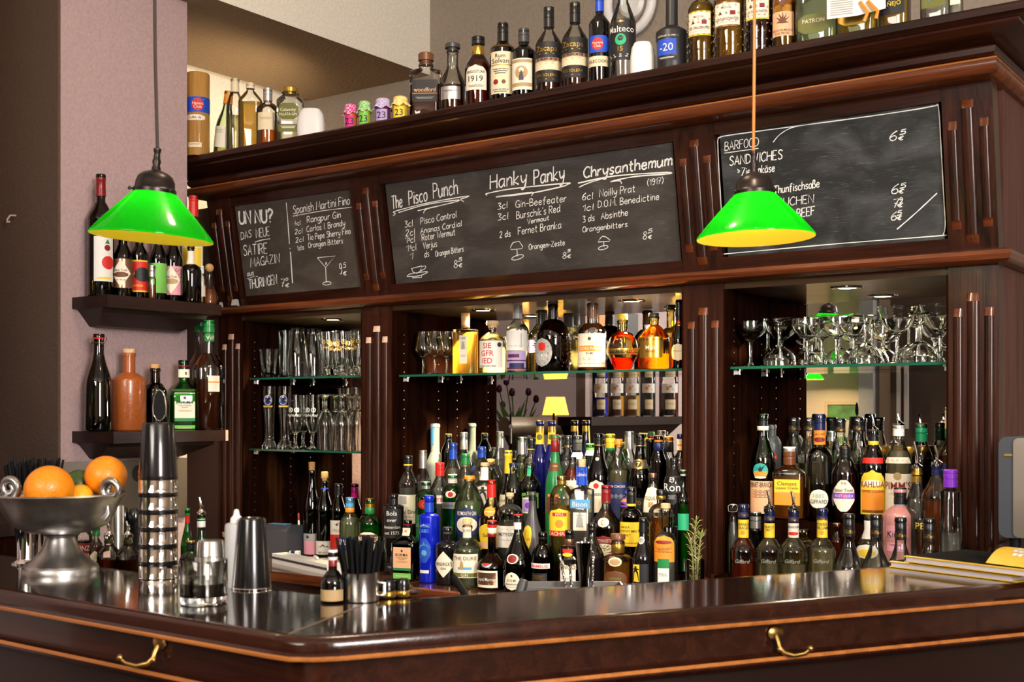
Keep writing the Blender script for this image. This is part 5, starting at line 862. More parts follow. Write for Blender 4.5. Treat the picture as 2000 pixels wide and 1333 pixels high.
for px, yt, w, lq, fl, nm, c, nl, ex, l in ((1452, 985, 52, 'red', 1098, 'ORANGE CURACAO', 'yellow', '#disc', None, 'leftmost yellow-necked liqueur bottle, amber and capped'), (1503, 992, 54, 'pale', 1098, 'TRIPLE SEC', 'yellow', None, 958, 'yellow-necked liqueur bottle with a steel pourer'), (1550, 994, 58, 'pale', 1100, 'MARASQUIN', 'ivory', '#oval', 960, 'white-necked cherry liqueur bottle with a steel pourer'), (1606, 993, 54, 'pale', 1070, 'POIRE WILLIAM', 'yellow', '#disc', None, 'rightmost yellow-necked liqueur bottle, pale yellow')):
    a, b = nm.split(' ') if ' ' in nm else (nm, '')
    t = bt('R1', px, yt, w, 1078, 1052, 20, 'clear', ('screw', 'navy', yt+26, 20), l+' in the front row of the right bay', lq, fl, [(yt+15, yt+25, 1.4, 'rect', 'navy', [('Giffard', .5, .6, 'gold')]), (1015 if ex is None else 1020, 1050, 1.45, 'rect', c, [(a, .25, .17, 'dgrey')]+([(b, .45, .17, 'dgrey')] if b else [])+([(nl, .72, .25, 'orange' if c == 'yellow' else 'red')] if nl else [])), (1092, 1108, 1.1, 'rect', 'clearx', [('Giffard', .5, .9, 'ivory')])] if False else [(yt+15, yt+25, 1.4, 'rect', 'navy', [('Giffard', .5, .6, 'gold')]), (1015 if ex is None else 1022, 1050, 1.45, 'rect', c, [(a, .25, .17, 'dgrey')]+([(b, .45, .17, 'dgrey')] if b else [])+([(nl, .72, .25, 'orange' if c == 'yellow' else 'red')] if nl else []))], k=.55, pour=ex, group='neck-labelled liqueur bottles', dphi=-8)
    kk = depth(t.location)/F; B = Body([(w*kk/2, 0), (w*kk/2, .3)]); m = MB(); zz = ZC+(CY-1098)*kk-.93
    vv, ff, wd_ = text2d('Giffard'); s_ = .011
    m.add([B.at((x-wd_/2)*s_+.3*y*s_, zz+y*s_, .0008) for x, y in vv], ff, G['clear'] if False else P('embossed_glass', (.55, .57, .48), .15, 0, 0, .5, .4)); m.build('embossed_name', t)
for px, yt, l in ((1658, 1004, 'leftmost'), (1711, 1005, 'second'), (1759, 1011, 'third'), (1815, 1013, 'rightmost')):
    bt('R1', px, yt, 58, 1125, yt+48, 21, 'clear', ('screw', 'black', yt+44, 22), 'clear syrup bottle with teardrop shoulders and a black gold-script cap, %s of four' % l, 'water', 1120, [(yt+28, yt+40, 1.3, 'rect', 'black', [('Giffard', .5, .6, 'gold')])], k=.0, group='black-capped teardrop bottles', dphi=-5+(px % 7)*4)
bt('Rb', 1432, 985, 22, 1060, 1010, 12, 'clear', ('swing', 'white', 987, 10), 'slim clear swing-top bottle at the left edge of the right bay', 'water', 1020)
t = bt('Rb', 1476, 1000, 24, 1036, 1033, 20, 'dgreen', ('screw', 'silver', 1032, 21), 'small dark bottle with a tall silver cap behind the yellow-necked liqueurs', 'dark', 1045)
bt('Rb', 1566, 1030, 66, 1070, 1052, 30, 'yellow', None, 'round-shouldered yellow glass bottle behind the cherry liqueur', 'pale', 1075, k=.9)
bt('Rb', 1697, 1008, 52, 1075, 1040, 16, 'clear', ('screw', 'black', 1016, 16), 'round clear bottle with white striped neck label behind the syrup bottles', 'pale', 1066, [(1017, 1052, 1.4, 'rect', 'white', [LN(.15, 4, 'dred', .03)]), (1062, 1090, .9, 'oval', 'ivory', [('#oval', .6, .5, 'yellow')])], k=.6)
bt('Rb', 1634, 1022, 24, 1060, 1045, 14, 'amber', ('screw', 'gold', 1030, 15), 'small amber bottle with ribbed neck right of the pear liqueur', 'amber', 1050)
# ---------------------------------------------------------------- wall shelves on the pillar
def wshelf(z, x0, x1, y0, y1, lab, cat='shelf'):
    t = thing('wall_shelf', (x0, (y0+y1)/2, z), lab, cat, 'dark wall shelves'); a, b = y0-(y0+y1)/2, y1-(y0+y1)/2; d = x1-x0
    m = MB(); m.bbox((.0, a, -.040), (d, b, 0), WS); m.build('board', t, 0)
    m = MB(); pr = [(0, -.040), (d-.05, -.040), (d-.06, -.055), (.06, -.098), (0, -.098)]
    vs = [(x, a+.02+(.05 if zz < -.09 else 0), zz) for x, zz in pr]+[(x, b-.02-(.05 if zz < -.09 else 0), zz) for x, zz in pr]
    m.add(vs, [(4, 3, 2, 1, 0), (5, 6, 7, 8, 9)]+[(i, (i+1) % 5, 5+(i+1) % 5, 5+i) for i in range(5)], WS); recalc(m.build('bracket', t, 0))
    return t
ZU, ZLw = 1.90, 1.4325
wshelf(ZU, XP, -3.507, 2.525, 3.02, 'upper dark wooden wall shelf with bitters bottles, beside the left green lamp')
t = wshelf(ZLw, XP, -3.474, 2.525, 3.025, 'lower dark wooden wall shelf with the stoneware bottle')
m = MB(); m.box((.2345, .244, -.02), (.0012, .012, .040), BARE); m.build('bare_edge', t, 0)
def aX(px, z, X=-3.60): p = onX(px, 800, X); return (p.x, p.y, z)
bt(0, 197, 341, 50, 430, 395, 17, 'brown', ('foil', 'dred', 384, 18, [('black', 341, 352)]), 'tall dark bottle with a tomato on its white label, leftmost on the upper wall shelf', 'dark', 440, [(465, 552, .8, 'rect', 'white', [('#disc', .58, .3, 'red', .4), ('#disc', .25, .14, 'dred', .3), ('#tri', .12, .1, 'green', .3), ('#oval', .93, .05, 'yellow')])], at=aX(197, ZU, -3.63), dphi=15, k=.35, name='vinegar_bottle')
SB = dict(name='bitters_bottle')
bt(0, 240, 425, 38, 508, 478, 17, 'brown', ('screw', 'black', 440, 17), 'brown bitters bottle with a cream diamond label on copper foil', 'dark', 500, [(508, 564, 1.5, 'rect', 'copper', []), (510, 562, 1.0, 'diam', 'ivory', [('Bitter Truth', .38, .09, 'brown', 0, 1.5), ('#oval', .55, .2, 'brown'), LN(.75, 1, 'brown')], 1)], at=aX(240, ZU), k=.3, **SB)
bt(0, 272, 430, 34, 500, 480, 16, 'brown', ('screw', 'white', 455, 16), 'bitters bottle with a bright red label edged in yellow', 'amber', 505, [(510, 572, 1.3, 'rect', 'yellow', []), (513, 569, 1.3, 'rect', 'red', [('#oval', .45, .5, 'black', .45), ('of', .42, .1, 'yellow', -.3, .4), ('Chocolate', .82, .1, 'yellow', -.1, 1.1)], 1)], at=aX(272, ZU), k=.3, **SB)
bt(0, 309, 430, 34, 508, 480, 16, 'brown', ('screw', 'black', 445, 16), 'brown bitters bottle with a shiny lime green label', 'dark', 500, [(516, 574, 1.3, 'rect', 'lgreen', [])], at=aX(309, ZU), k=.3, **SB)
bt(0, 338, 432, 38, 510, 480, 17, 'brown', ('screw', 'black', 447, 17), 'brown bitters bottle with a cream diamond label on pink patterned paper', 'dark', 502, [(522, 578, 1.4, 'rect', 'pink', [LN(.1, 10, 'brown', .03)]), (522, 576, .95, 'diam', 'ivory', [('Bitter Truth', .38, .09, 'brown', 0, 1.5), ('#oval', .55, .2, 'tan')], 1)], at=aX(338, ZU), k=.3, **SB)
bt(0, 297, 519, 15, 546, 542, 12, 'clear', ('screw', 'silver', 541, 12), 'tiny clear spray vial with a silver cap in front of the green-labelled bitters', 'amber', 556, at=aX(297, ZU, -3.535), name='spray_vial')
bt(0, 373, 480, 40, 530, 516, 13, 'brown', ('screw', 'black', 492, 13), 'small brown dropper bottle with a white neck label at the front of the wall shelf', 'dark', 520, [(491, 517, 1.5, 'rect', 'ivory', [])], at=aX(373, ZU, -3.545), k=.7, name='dropper_bottle')
bt(0, 378, 383, 44, 448, 425, 17, 'clear', ('foil', 'red', 424, 18), 'tall bottle with a bright red capsule and yellow flowered label behind the lamp', 'pale', 440, [(455, 545, 1.1, 'rect', 'ivory', [('VO', .25, .12, 'orange'), ('#box', .6, .5, 'yellow', 0, .8)])], at=aX(378, ZU, -3.65), k=.4)
bt(0, 392, 520, 14, 548, 540, 8, 'clear', ('screw', 'white', 535, 9), 'thin white-labelled vial between the dropper bottle and the cone decanter', None, None, [(540, 580, 1.5, 'rect', 'ivory', [])], at=aX(394, ZU, -3.56), name='spray_vial')
bt(0, 409, 515, 38, 590, 545, 10, 'clear', ('ball', 'cork', 532, 17), 'small cone-shaped decanter with a wooden ball stopper and amber spirit', 'orange', 566, at=aX(409, ZU, -3.57), k=.0, name='decanter')
bt(0, 193, 652, 50, 755, 690, 20, 'brown', ('swing', 'white', 660, 16, [('red', 660, 663)]), 'dark swing-top bottle with a white stopper, leftmost on the lower wall shelf', 'dark', 750, at=aX(193, ZLw), k=.1, foot=1.08, name='swing_top_bottle')
bt(0, 252, 682, 66, 745, 728, 24, 'stone', ('cork', 'lcork', 693, 22), 'glossy brown stoneware bottle with a pale cork on the lower wall shelf', at=aX(252, ZLw), k=.55, name='stoneware_bottle')
m = MB()
bt(0, 303, 712, 46, 772, 748, 19, 'brown', ('cork', 'cork', 723, 16), 'plain dark apothecary bottle with a cork on the lower wall shelf', 'dark', 760, at=aX(303, ZLw), k=.75, foot=1)
bt(0, 359, 704, 56, 775, 745, 20, 'green', ('screw', 'black', 721, 21, [('dred', 714, 717)]), 'square bright green jenever bottle with a cream label on the lower wall shelf', 'green', 760, [(722, 738, 1.1, 'rect', 'ivory', [('#box', .5, .35, 'dred', .3, .15)]), (768, 817, .68, 'rect', 'ivory', [('#disc', .2, .12, 'brown'), ('BOKMA', .37, .14, 'black'), ('Oude Friesche', .5, .06, 'green'), ('Jenever', .57, .06, 'red'), LN(.68, 4, 'tan', .012)]), (817, 823, .68, 'rect', 'green', []), (831, 842, .68, 'rect', 'lgreen', [('#lines', .5, .1, 'ivory', 0, 1)])], n=7, at=aX(359, ZLw), dphi=4)
for px, X, l in ((408, -3.532, 'front'), (391, -3.657, 'back')):
    bt(0, px, 626, 58 if l == 'front' else 48, 722, 690, 20, 'clear', ('screw', 'green', 650, 22), 'fluted clear bottle with green cap and dark spirit on the wall shelf, %s one' % l, 'brown' if l == 'front' else 'brown', 742, [(652, 668, 1.3, 'rect', 'green', [('VdF', .5, .5, 'ivory')]), (735, 766, .4, 'rect', 'ivory', [('#box', .4, .08, 'orange')])] if l == 'front' else [], at=aX(px, ZLw, X), k=.45, ribs=.012, dphi=20, group='fluted clear bottles')
# steel splash panel with a round sticker on the pillar
p = onX(268, 925, XP)
t = thing('splash_panel', (XP+.006, 2.75, 1.16), 'brushed steel splash panel on the pillar behind the oranges', 'panel')
m = MB(); m.bbox((-.004, -.27, -.06), (.004, .268, .165), P('dull_steel_sheet', (.20, .17, .14), .4, .8)); m.build('sheet', t, 0)
m = MB(); ry = Matrix.Rotation(PI/2, 3, 'Y'); m.lathe([(.0001, .0062), (.030, .0062), (.031, .0045)], col('black'), 28, (0, p.y-2.75, p.z-1.16), ry, caps=(0, 0)); 
vv, ff, wd_ = text2d('S'); m.add([(.0072, p.y-2.75+(x-wd_/2)*.030, p.z-1.16+(y-.5)*.030) for x, y in vv], ff, col('red')); m.build('sticker', t)

# ---------------------------------------------------------------- front bar counter
CO = [(XS+.004, 1.345), (-1.375, 1.294), (-1.335, 1.296), (-1.308, 1.312), (-1.286, 1.338), (-.45, 2.753), (-.45, 4.0)]
CI = [(XS+.004, 1.62), (-1.465, 1.612), (-.79, 2.769), (-.79, 4.0)]
BAR = thing('bar_counter', (-1.5, 1.5, 0), 'dark polished mahogany bar counter with a rounded corner in the foreground', 'counter')
class BB(MB):
    def build(s, name, parent=None, smooth=38):
        o = MB.build(s, name, parent or BAR, smooth); o.location = -BAR.location; return o
m = BB(); m.poly(CO+CI[::-1], 1.128, 1.16, WCT); recalc(m.build('countertop', None, 30))
m = BB(); m.sweep(CO, [(-.004, 1.1602), (.004, 1.1600), (.012, 1.156), (.016, 1.148), (.015, 1.136), (.019, 1.133), (.022, 1.128), (.019, 1.123), (-.03, 1.122)], WCE); m.sweep(CI, [(0, 1.122), (-.006, 1.126), (-.006, 1.156), (.002, 1.1602), (.01, 1.1602)], WCE); recalc(m.build('edge_moulding'))
m = BB(); m.sweep(CO, [(-.03, 1.124), (-.014, 1.122), (-.014, 1.066), (-.03, 1.062)], WCE); recalc(m.build('frieze'))
m = BB(); m.sweep(CO, [(-.03, 1.068), (-.006, 1.066), (.004, 1.060), (.006, 1.052), (.0, 1.044), (-.012, 1.040), (-.03, 1.038)], WCE); recalc(m.build('lower_bead'))
m = BB(); m.sweep(CO, [(-.03, 1.04), (-.026, 1.03), (-.026, .0), (-.2, 0)], wood('counter_front', 'x', (.012, .004, .003), (.010, .003, .002), .35, .1)); recalc(m.build('front_panel'))
m = BB(); a, b = Vector((-1.352, 1.296)), Vector((-1.466, 1.610)); m.tube([(a.x, a.y, 1.1604), (b.x, b.y, 1.1604)], .0011, P('dark_joint', (.16, .10, .07), .4), 6); m.build('mitre_joint')
m = BB(); m.sweep(CO, [(.0205, 1.1315), (.0228, 1.1295), (.0230, 1.1268), (.0215, 1.1245)], LITEDGE); m.build('painted_highlight')  # painted highlight line along the counter edge
m = BB(); m.sweep(CO, [(.0035, 1.0615), (.0058, 1.0585), (.0064, 1.0555)], LITEDGE); m.build('painted_highlight')
def hook(px, py, Yoff, sg, lab):
    # outer frieze face
    d = ray(px, py); best = None
    for (x0, y0), (x1, y1) in zip(CO, CO[1:]):
        tx, ty = x1-x0, y1-y0; L_ = math.hypot(tx, ty); nx, ny = ty/L_, -tx/L_; off = -.012
        ax, ay = x0+nx*off, y0+ny*off; den = d.x*nx+d.y*ny
        if abs(den) < 1e-6: continue
        D_ = (ax*nx+ay*ny)/den; s_ = ((d.x*D_-ax)*tx+(d.y*D_-ay)*ty)/L_/L_
        if D_ > 0 and -.001 <= s_ <= 1.001: best = (D_, math.atan2(ty, tx))
    D_, az = best; p = Vector((0, 0, ZC))+d*D_
    t = thing('coat_hook', p, lab, 'hook', 'brass hooks under the counter', az)
    m = MB(); m.lathe([(.0001, .006), (.012, .005), (.0165, .002), (.017, 0)], BRASS, 20, axis=Matrix.Rotation(PI/2, 3, 'X'), sx=1, sy=.8); m.build('plate', t)
    m = MB(); m.tube([(0, -.003, -.004), (0, -.010, -.016), (0, -.012, -.024), (sg*.006, -.020, -.033), (sg*.018, -.034-.0, -.036), (sg*.032, -.046, -.031), (sg*.038, -.050, -.024)], [.005, .005, .0055, .005, .0045, .004, .0045], BRASS, 10); m.sphere((sg*.039, -.0505, -.022), .0062, BRASS, 10, 8); m.sphere((0, -.013, -.027), .006, BRASS, 10, 8); m.build('hook', t)
hook(1514, 1237, 0, 1, 'brass coat hook under the counter edge on the right')
hook(312, 1256, 0, -1, 'shadowed brass coat hook under the counter edge on the left')
# work benches on the bartender's side
STB = P('steel_bench', (.30, .29, .28), .35, .9)
t = thing('work_bench', (-2.5, 1.9, 1.0), 'low steel work bench behind the left arm of the counter', 'bench')
m = MB(); m.bbox((-.96, -.26, -.03), (.72, .30, 0), STB); m.bbox((-.96, -.25, -1.0), (.72, .28, -.03), P('dark_panel', (.02, .012, .01), .5)); m.build('bench', t, 0)
t = thing('work_bench', (-1.05, 2.35, 1.0), 'low steel work bench behind the angled arm of the counter', 'bench', rz=math.radians(59.75))
m = MB(); m.bbox((-.62, -.02, -.03), (.40, .24, 0), STB); m.bbox((-.62, -.0, -1.0), (.40, .23, -.03), P('dark_panel', (.02, .012, .01), .5)); o = m.build('bench', t, 0)

# ---- things on the counter
def cz(px, py, z=1.16): return onZ(px, py, z)
def put(name, p, lab, cat, grp=None, rz=0): return thing(name, (p[0], p[1], p[2]), lab, cat, grp, rz), depth(p)/F
# pewter fruit bowl
pb = cz(118, 1119); t, kk = put('fruit_bowl', pb, 'footed pewter fruit bowl with scroll handles at the left end of the counter', 'bowl')
r_ = lambda q: q*kk
hb = lambda y: (1119-y)*kk
m = MB(); m.lathe([(r_(72), 0), (r_(72), hb(1110)), (r_(69), hb(1104)), (r_(64), hb(1101)), (r_(50), hb(1090)), (r_(36), hb(1074)), (r_(29), hb(1056)), (r_(27), hb(1050)), (r_(33), hb(1045)), (r_(30), hb(1041))], PEWTER, 40); m.build('foot', t)
m = MB(); m.lathe([(r_(30), hb(1042)), (r_(62), hb(1038)), (r_(88), hb(1026)), (r_(102), hb(1005)), (r_(112), hb(982)), (r_(122), hb(970)), (r_(125), hb(966)), (r_(122), hb(963)), (r_(110), hb(974)), (r_(97), hb(1004)), (r_(82), hb(1022)), (r_(58), hb(1033)), (.0001, hb(1034))], PEWTER, 48, caps=(1, 0)); m.build('bowl', t)
ax = math.atan2(ST, CT)                              # the handles lie across the view
for sgn in (-1, 1):
    m = MB(); R0 = r_(106); cx_, cz_ = R0+.010, hb(955); pts = [(R0-.008, hb(1010)), (R0+.002, hb(1000)), (R0-.002, hb(982)), (R0-.004, hb(972))]
    for i in range(22):
        a = PI+.3-i*.38; rr = .022*(1-i/27); pts.append((cx_+rr*math.cos(a), cz_+rr*math.sin(a)))
    q = ax+(.28 if sgn > 0 else .25)*-1
    n_ = len(pts); rs = [.012, .009, .0075]+[.0085]*6+[lerp(.0085, .0035, i/(n_-10)) for i in range(n_-9)]
    m.tube([(sgn*x*math.cos(q), sgn*x*math.sin(q), z) for x, z in pts], rs[:n_], PEWTER, 10); m.build('handle', t)
def peel(name, c): return P(name, c, .38, 0, .15, .5, 0, .18, 220, .10, sss=.15)
def fruit(name, px, py, D_, r, mat, lab, sc=(1, 1, 1), dimple=True, stem=True):
    p = Vector((0, 0, ZC))+ray(px, py)*D_; t = thing(name, p, lab, 'fruit', rz=.9); m = MB(); pr = []
    for i in range(25):
        a = PI*i/24; rr = r*(1-.06*math.exp(-((PI-a)/.25)**2)-.05*math.exp(-(a/.2)**2)); pr.append((max(1e-5, rr*math.sin(a)*sc[0]), -rr*math.cos(a)*sc[2]))
    ro = Matrix.Rotation(1.9, 3, 'X') @ Matrix.Rotation(.3, 3, 'Y')
    m.lathe(pr, mat, 36, axis=ro, caps=(0, 0)); m.build('flesh' if name != 'orange' else 'peel', t)
    if stem: m = MB(); m.lathe([(.0035, r*.90*sc[2]), (.003, r*.955*sc[2]), (.0005, r*.96*sc[2])], P('stem_end', (.12, .10, .02), .8), 8, axis=ro); m.build('stem', t)
OR = peel('orange_peel', (.90, .27, .006))
fruit('orange', 96, 957, 2.515, .0505, OR, 'large bright orange at the front of the pewter bowl')
fruit('orange', 207, 931, 2.60, .0445, OR, 'second orange resting against the right handle of the bowl')
fruit('lemon', 158, 971, 2.56, .026, peel('lemon_peel', (.90, .45, .02)), 'yellow-orange citrus fruit low between the two oranges', (1, 1, 1.2))
fruit('lime', 155, 945, 2.63, .030, peel('lime_peel', (.035, .075, .012)), 'dark green lime at the back of the bowl', (1, 1, 1.15))
fruit('orange', 70, 1000, 2.56, .046, OR, 'orange buried at the bottom of the pewter bowl', stem=False)
# straws: one mesh, many copies
SM = MB(); SM.tube([(0, 0, 0), (0, 0, .10), (0, 0, .21)], .0028, RUBBER, 7, False); _s = SM.build('drinking_straw'); straw_mesh = _s.data; bpy.data.objects.remove(_s)
def straws(base, n, r0, r1, zlen, lab, grp, h0, lo, hi):
    for i in range(n):
        a = 2.39996*i; q = math.sqrt((i+.5)/n); o = bpy.data.objects.new('drinking_straw', straw_mesh); COL.objects.link(o)
        b0 = Vector((base[0]+r0*q*math.cos(a), base[1]+r0*q*math.sin(a), base[2]+.004)); tip = Vector((base[0]+r1*q*math.cos(a), base[1]+r1*q*math.sin(a), base[2]+zlen))
        o.location = b0; o.rotation_euler = (tip-b0).to_track_quat('Z', 'Y').to_euler(); o.scale = (1, 1, random.uniform(lo, hi)); tag(o, lab, 'straw', grp)
p = onY(64, 800, 1.575); p.z = 1.16; t, kk = put('straw_holder', p, 'polished steel cylinder of black straws behind the fruit bowl', 'holder'); r = 29*kk
m = MB(); m.lathe([(r*1.35, 0), (r*1.35, .003), (r*1.05, .009), (r, .012), (r, .135), (r*.94, .135), (r*.94, .006), (.0001, .006)], CHROME, 32, caps=(1, 0)); m.build('cylinder', t)
straws(p, 60, r*.8, .060, .2, 'black drinking straw in the steel cylinder behind the fruit bowl', 'black straws behind the fruit bowl', 0, 1.02, 1.12)
p = cz(705, 1174); t, kk = put('straw_cup', p, 'matt steel cup of black straws at the counter corner', 'cup'); r = 35*kk; h = 57*kk
m = MB(); m.lathe([(r*.95, 0), (r, .002), (r, h-.002), (r*1.04, h), (r*.97, h), (r*.95, .003), (.0001, .003)], STEEL, 40, caps=(1, 0)); m.build('cup', t)
m = MB(); m.tube([(r*.98*CT, r*.98*ST, h*.62), ((r+.010)*CT, (r+.010)*ST, h*.6), ((r+.010)*CT, (r+.010)*ST, h*.2), (r*.98*CT, r*.98*ST, h*.18)], .0035, STEEL, 8); m.build('handle', t)
straws(p, 34, r*.75, .045, .12, 'short black straw in the steel cup at the counter corner', 'black straws at the counter corner', 0, .47, .54)
# stack of nested shaker tins and the bottle opener on top
ps = cz(309, 1129)
TB = MB(); TB.lathe([(.0385, 0), (.0398, .001), (.0398, .003), (.0392, .004), (.0390, .0265)], CHROME, 40, caps=(0, 0)); TB.lathe([(.0391, .0265), (.0393, .0270), (.0388, .036), (.0320, .138), (.0300, .1425), (.0001, .1435)], BPLAS, 40, caps=(0, 0))
tin = TB.build('shaker_tin'); tin.location = ps; nth = ['bottom', 'second', 'third', 'fourth', 'fifth', 'topmost']
for i in range(6):
    o = tin if i == 0 else tin.copy()
    if i: COL.objects.link(o)
    o.location = (ps.x+.0004*math.sin(i*3), ps.y, ps.z+i*.0350); tag(o, 'black-coated shaker tin with steel rim, %s of the nested stack' % nth[i], 'shaker tin', 'nested shaker tins')
kk = depth(ps)/F
t = thing('bottle_opener', (ps.x+.004, ps.y, ps.z+5*.035+.1440), 'black and chrome bottle opener loop standing on the shaker stack', 'opener', rz=TH)
lp = [(0, 0), (-.006, .003), (-.0125, .014), (-.0135, .028), (-.0105, .050), (-.006, .060), (0, .064), (.006, .060), (.0105, .050), (.0135, .028), (.0125, .014), (.006, .003), (0, 0)]
m = MB(); m.tube([(x, 0, z+.002) for x, z in lp], .0016, CHROME, 6); m.build('chrome_loop', t)
m = MB(); n_ = len(lp)-1; m.add([(x*.93, -.0012, z*.97+.003) for x, z in lp[:-1]]+[(x*.93, .0012, z*.97+.003) for x, z in lp[:-1]], [tuple(range(n_)), tuple(range(2*n_-1, n_-1, -1))]+[(i, (i+1) % n_, n_+(i+1) % n_, n_+i) for i in range(n_)], RUBBER); m.build('plate', t, 0)
# tumbler
p = cz(398, 1179); t, kk = put('whisky_tumbler', p, 'heavy glass tumbler with a dark drink near the counter edge', 'glass')
m = MB(); r = 46*kk; h = 86*kk; m.lathe([(r*.90, 0), (r*.96, .002), (r, .010), (r*1.0, h-.001), (r*.985, h), (r*.95, h-.001), (r*.93, .018), (r*.85, .014), (.0001, .013)], CLEARG, 48, caps=(1, 0)); m.build('tumbler', t)
m = MB(); m.lathe([(.0001, .0132), (r*.85, .0142), (r*.929, .019), (r*.932, h*.48), (.0001, h*.48)], LQ(LIQ['dark']), 40, caps=(0, 0)); m.build('drink', t)
p = onY(412, 800, 1.565); p.z = 1.16; t, kk = put('steel_cup', p, 'upturned polished steel cup behind the tumbler', 'cup')
m = MB(); m.lathe([(.031, 0), (.0315, .002), (.031, .004), (.0255, .086), (.0235, .090), (.0001, .091)], STEEL, 36, caps=(0, 0)); m.build('cup', t)
p = cz(492, 1150); t, kk = put('shaker_tin', p, 'single upturned black shaker tin with a steel rim beside the tumbler', 'shaker tin')
m = MB(); m.lathe([(.0365, 0), (.0375, .001), (.0375, .003), (.0366, .004)], CHROME, 36, caps=(0, 0)); m.lathe([(.0366, .004), (.0268, .131), (.0255, .135), (.0235, .136), (.021, .134), (.0001, .134)], BPLAS, 40, caps=(0, 0)); m.build('tin', t)
p = onY(462, 800, 1.585); p.z = 1.16; t, kk = put('squeeze_bottle', p, 'translucent white squeeze bottle with a nozzle behind the single black shaker tin', 'bottle')
m = MB(); m.lathe([(.0215, 0), (.0225, .002), (.0225, .118), (.021, .123), (.012, .126)], P('milky_plastic', (.62, .62, .62), .45, 0, 0, .5, .25), 28); m.build('body', t)
m = MB(); m.lathe([(.0125, .125), (.0115, .134), (.0065, .140), (.0045, .150), (.0005, .152)], WPLAS, 16); m.build('nozzle', t)
bt(0, 650, 1074, 46, 1140, 1114, 17, 'brown', ('screw', 'dred', 1106, 15, [('white', 1074, 1094)]), 'small brown bitters bottle with white and red dasher top at the counter corner', 'dark', 1120, [(1150, 1172, 1.2, 'rect', 'tan', [])], at=cz(650, 1177), k=.5, name='dasher_bottle')
for px, py, w, l in ((757, 1167, 36, 'left'), (787, 1166, 28, 'right')):
    p = cz(px, py); t, kk = put('spice_pot', p, 'tiny pot with glossy black lid and gold rim, %s one of the pair' % l, 'pot', 'tiny black-lidded pots'); r = w*kk/2
    m = MB(); m.lathe([(r*.8, 0), (r, .004), (r*1.0, .010), (r*.9, .012)], col('gold'), 24); m.build('pot', t)
    m = MB(); m.lathe([(r*.93, .012), (r*.97, .016), (r*.95, .028), (r*.8, .0325), (.0001, .034)], BPLAS, 24, caps=(1, 0)); m.build('lid', t)
p = cz(806, 1164); t, kk = put('julep_strainer', p, 'small round steel strainer lying beside the black-lidded pots', 'strainer')
m = MB(); m.lathe([(.0001, .002), (.010, .003), (.017, .007), (.0175, .0085), (.0165, .009), (.0100, .0055), (.0001, .0045)], P('dark_steel', (.12, .12, .12), .3, .9), 24, caps=(0, 0)); m.build('strainer', t)
# bottles and tools on the benches
def aB(px, Y, z=1.0): p = onY(px, 800, Y); return (p.x, p.y, z)
bt(0, 163, 985, 34, 1050, 1030, 15, 'clear', ('screw', 'black', 1000, 16), 'sauce bottle with a dark red label behind the bowl foot', 'dark', 1056, [(1060, 1098, 1.0, 'rect', 'dred', [('HEINZ', .25, .26, 'ivory'), ('WORCESTER', .62, .18, 'ivory')])], at=aB(163, 1.80), name='sauce_bottle')
bt(0, 187, 1025, 26, 1068, 1052, 10, 'clear', ('screw', 'green', 1048, 15), 'small pepper sauce bottle with a green capsule beside the sauce bottle', 'brown', 1060, [(1075, 1098, .9, 'diam', 'cream', [])], at=aB(188, 1.74), name='sauce_bottle')
for px, Y, l in ((213, 1.72, 'left'), (250, 1.73, 'right')):
    t = bt(0, px, 1046, 46, 1085, 1066, 18, 'clear', ('cork', 'olive', 1062, 17), 'glass syrup cruet with a steel pouring spout behind the bar, %s one' % l, 'brown', 1092, at=aB(px, Y), pour=1018, name='syrup_cruet', k=.5, group='syrup cruets')
p = Vector(aB(229, 1.86)); t, kk = put('steel_canister', p, 'plain steel canister behind the syrup cruets', 'canister'); m = MB(); m.lathe([(.016, 0), (.0165, .002), (.0165, .265), (.015, .268), (.0001, .268)], STEEL, 24, caps=(1, 0)); m.build('canister', t)
for px, l in ((243, 'left'), (264, 'right')):
    p = Vector(aB(px, 1.98)); t, kk = put('pepper_mill', p, 'dark knob-topped mill behind the syrup cruets, %s one' % l, 'mill', 'dark mills'); m = MB(); m.lathe([(.017, 0), (.018, .01), (.014, .12), (.013, .19), (.016, .2)], BPLAS, 20); m.build('body', t); m = MB(); m.lathe([(.012, .2), (.0165, .215), (.0165, .235), (.010, .248), (.0001, .25)], BPLAS, 20, caps=(1, 0)); m.build('knob', t)
bt(0, 366, 993, 26, 1072, 1020, 9, 'green', ('foil', 'red', 1023, 9, [('green', 993, 1008)]), 'slim green bottle with a red band just right of the shaker stack', 'green', 1040, at=aB(366, 1.98), k=.1)
bt(0, 392, 1002, 28, 1090, 1034, 16, 'green', ('screw', 'white', 1030, 16, [('black', 1001, 1010)]), 'green bottle with a white neck and tall clear pourer right of the shaker stack', 'green', 1050, at=aB(393, 1.9), pour=972, k=.2)
bt(0, 371, 1057, 46, 1100, 1076, 16, 'green', ('screw', 'black', 1072, 17, [('gold', 1056.5, 1060)]), 'broad green bottle with a gold-topped black cap behind the tumbler', 'green', 1090, at=aB(372, 1.80), k=.6)
p = onY(1115, 800, 2.35); p.z = 1.0
t, kk = put('tool_caddy', p, 'low steel caddy holding the bar tools behind the counter', 'caddy', None, TH)
m = MB(); 
for a, b in (((-.12, -.05, 0), (.12, .05, .004)), ((-.12, -.05, 0), (-.117, .05, .10)), ((.117, -.05, 0), (.12, .05, .10)), ((-.12, -.05, 0), (.12, -.047, .10)), ((-.12, .047, 0), (.12, .05, .10))): m.bbox(a, b, STB)
m.build('caddy', t, 0)
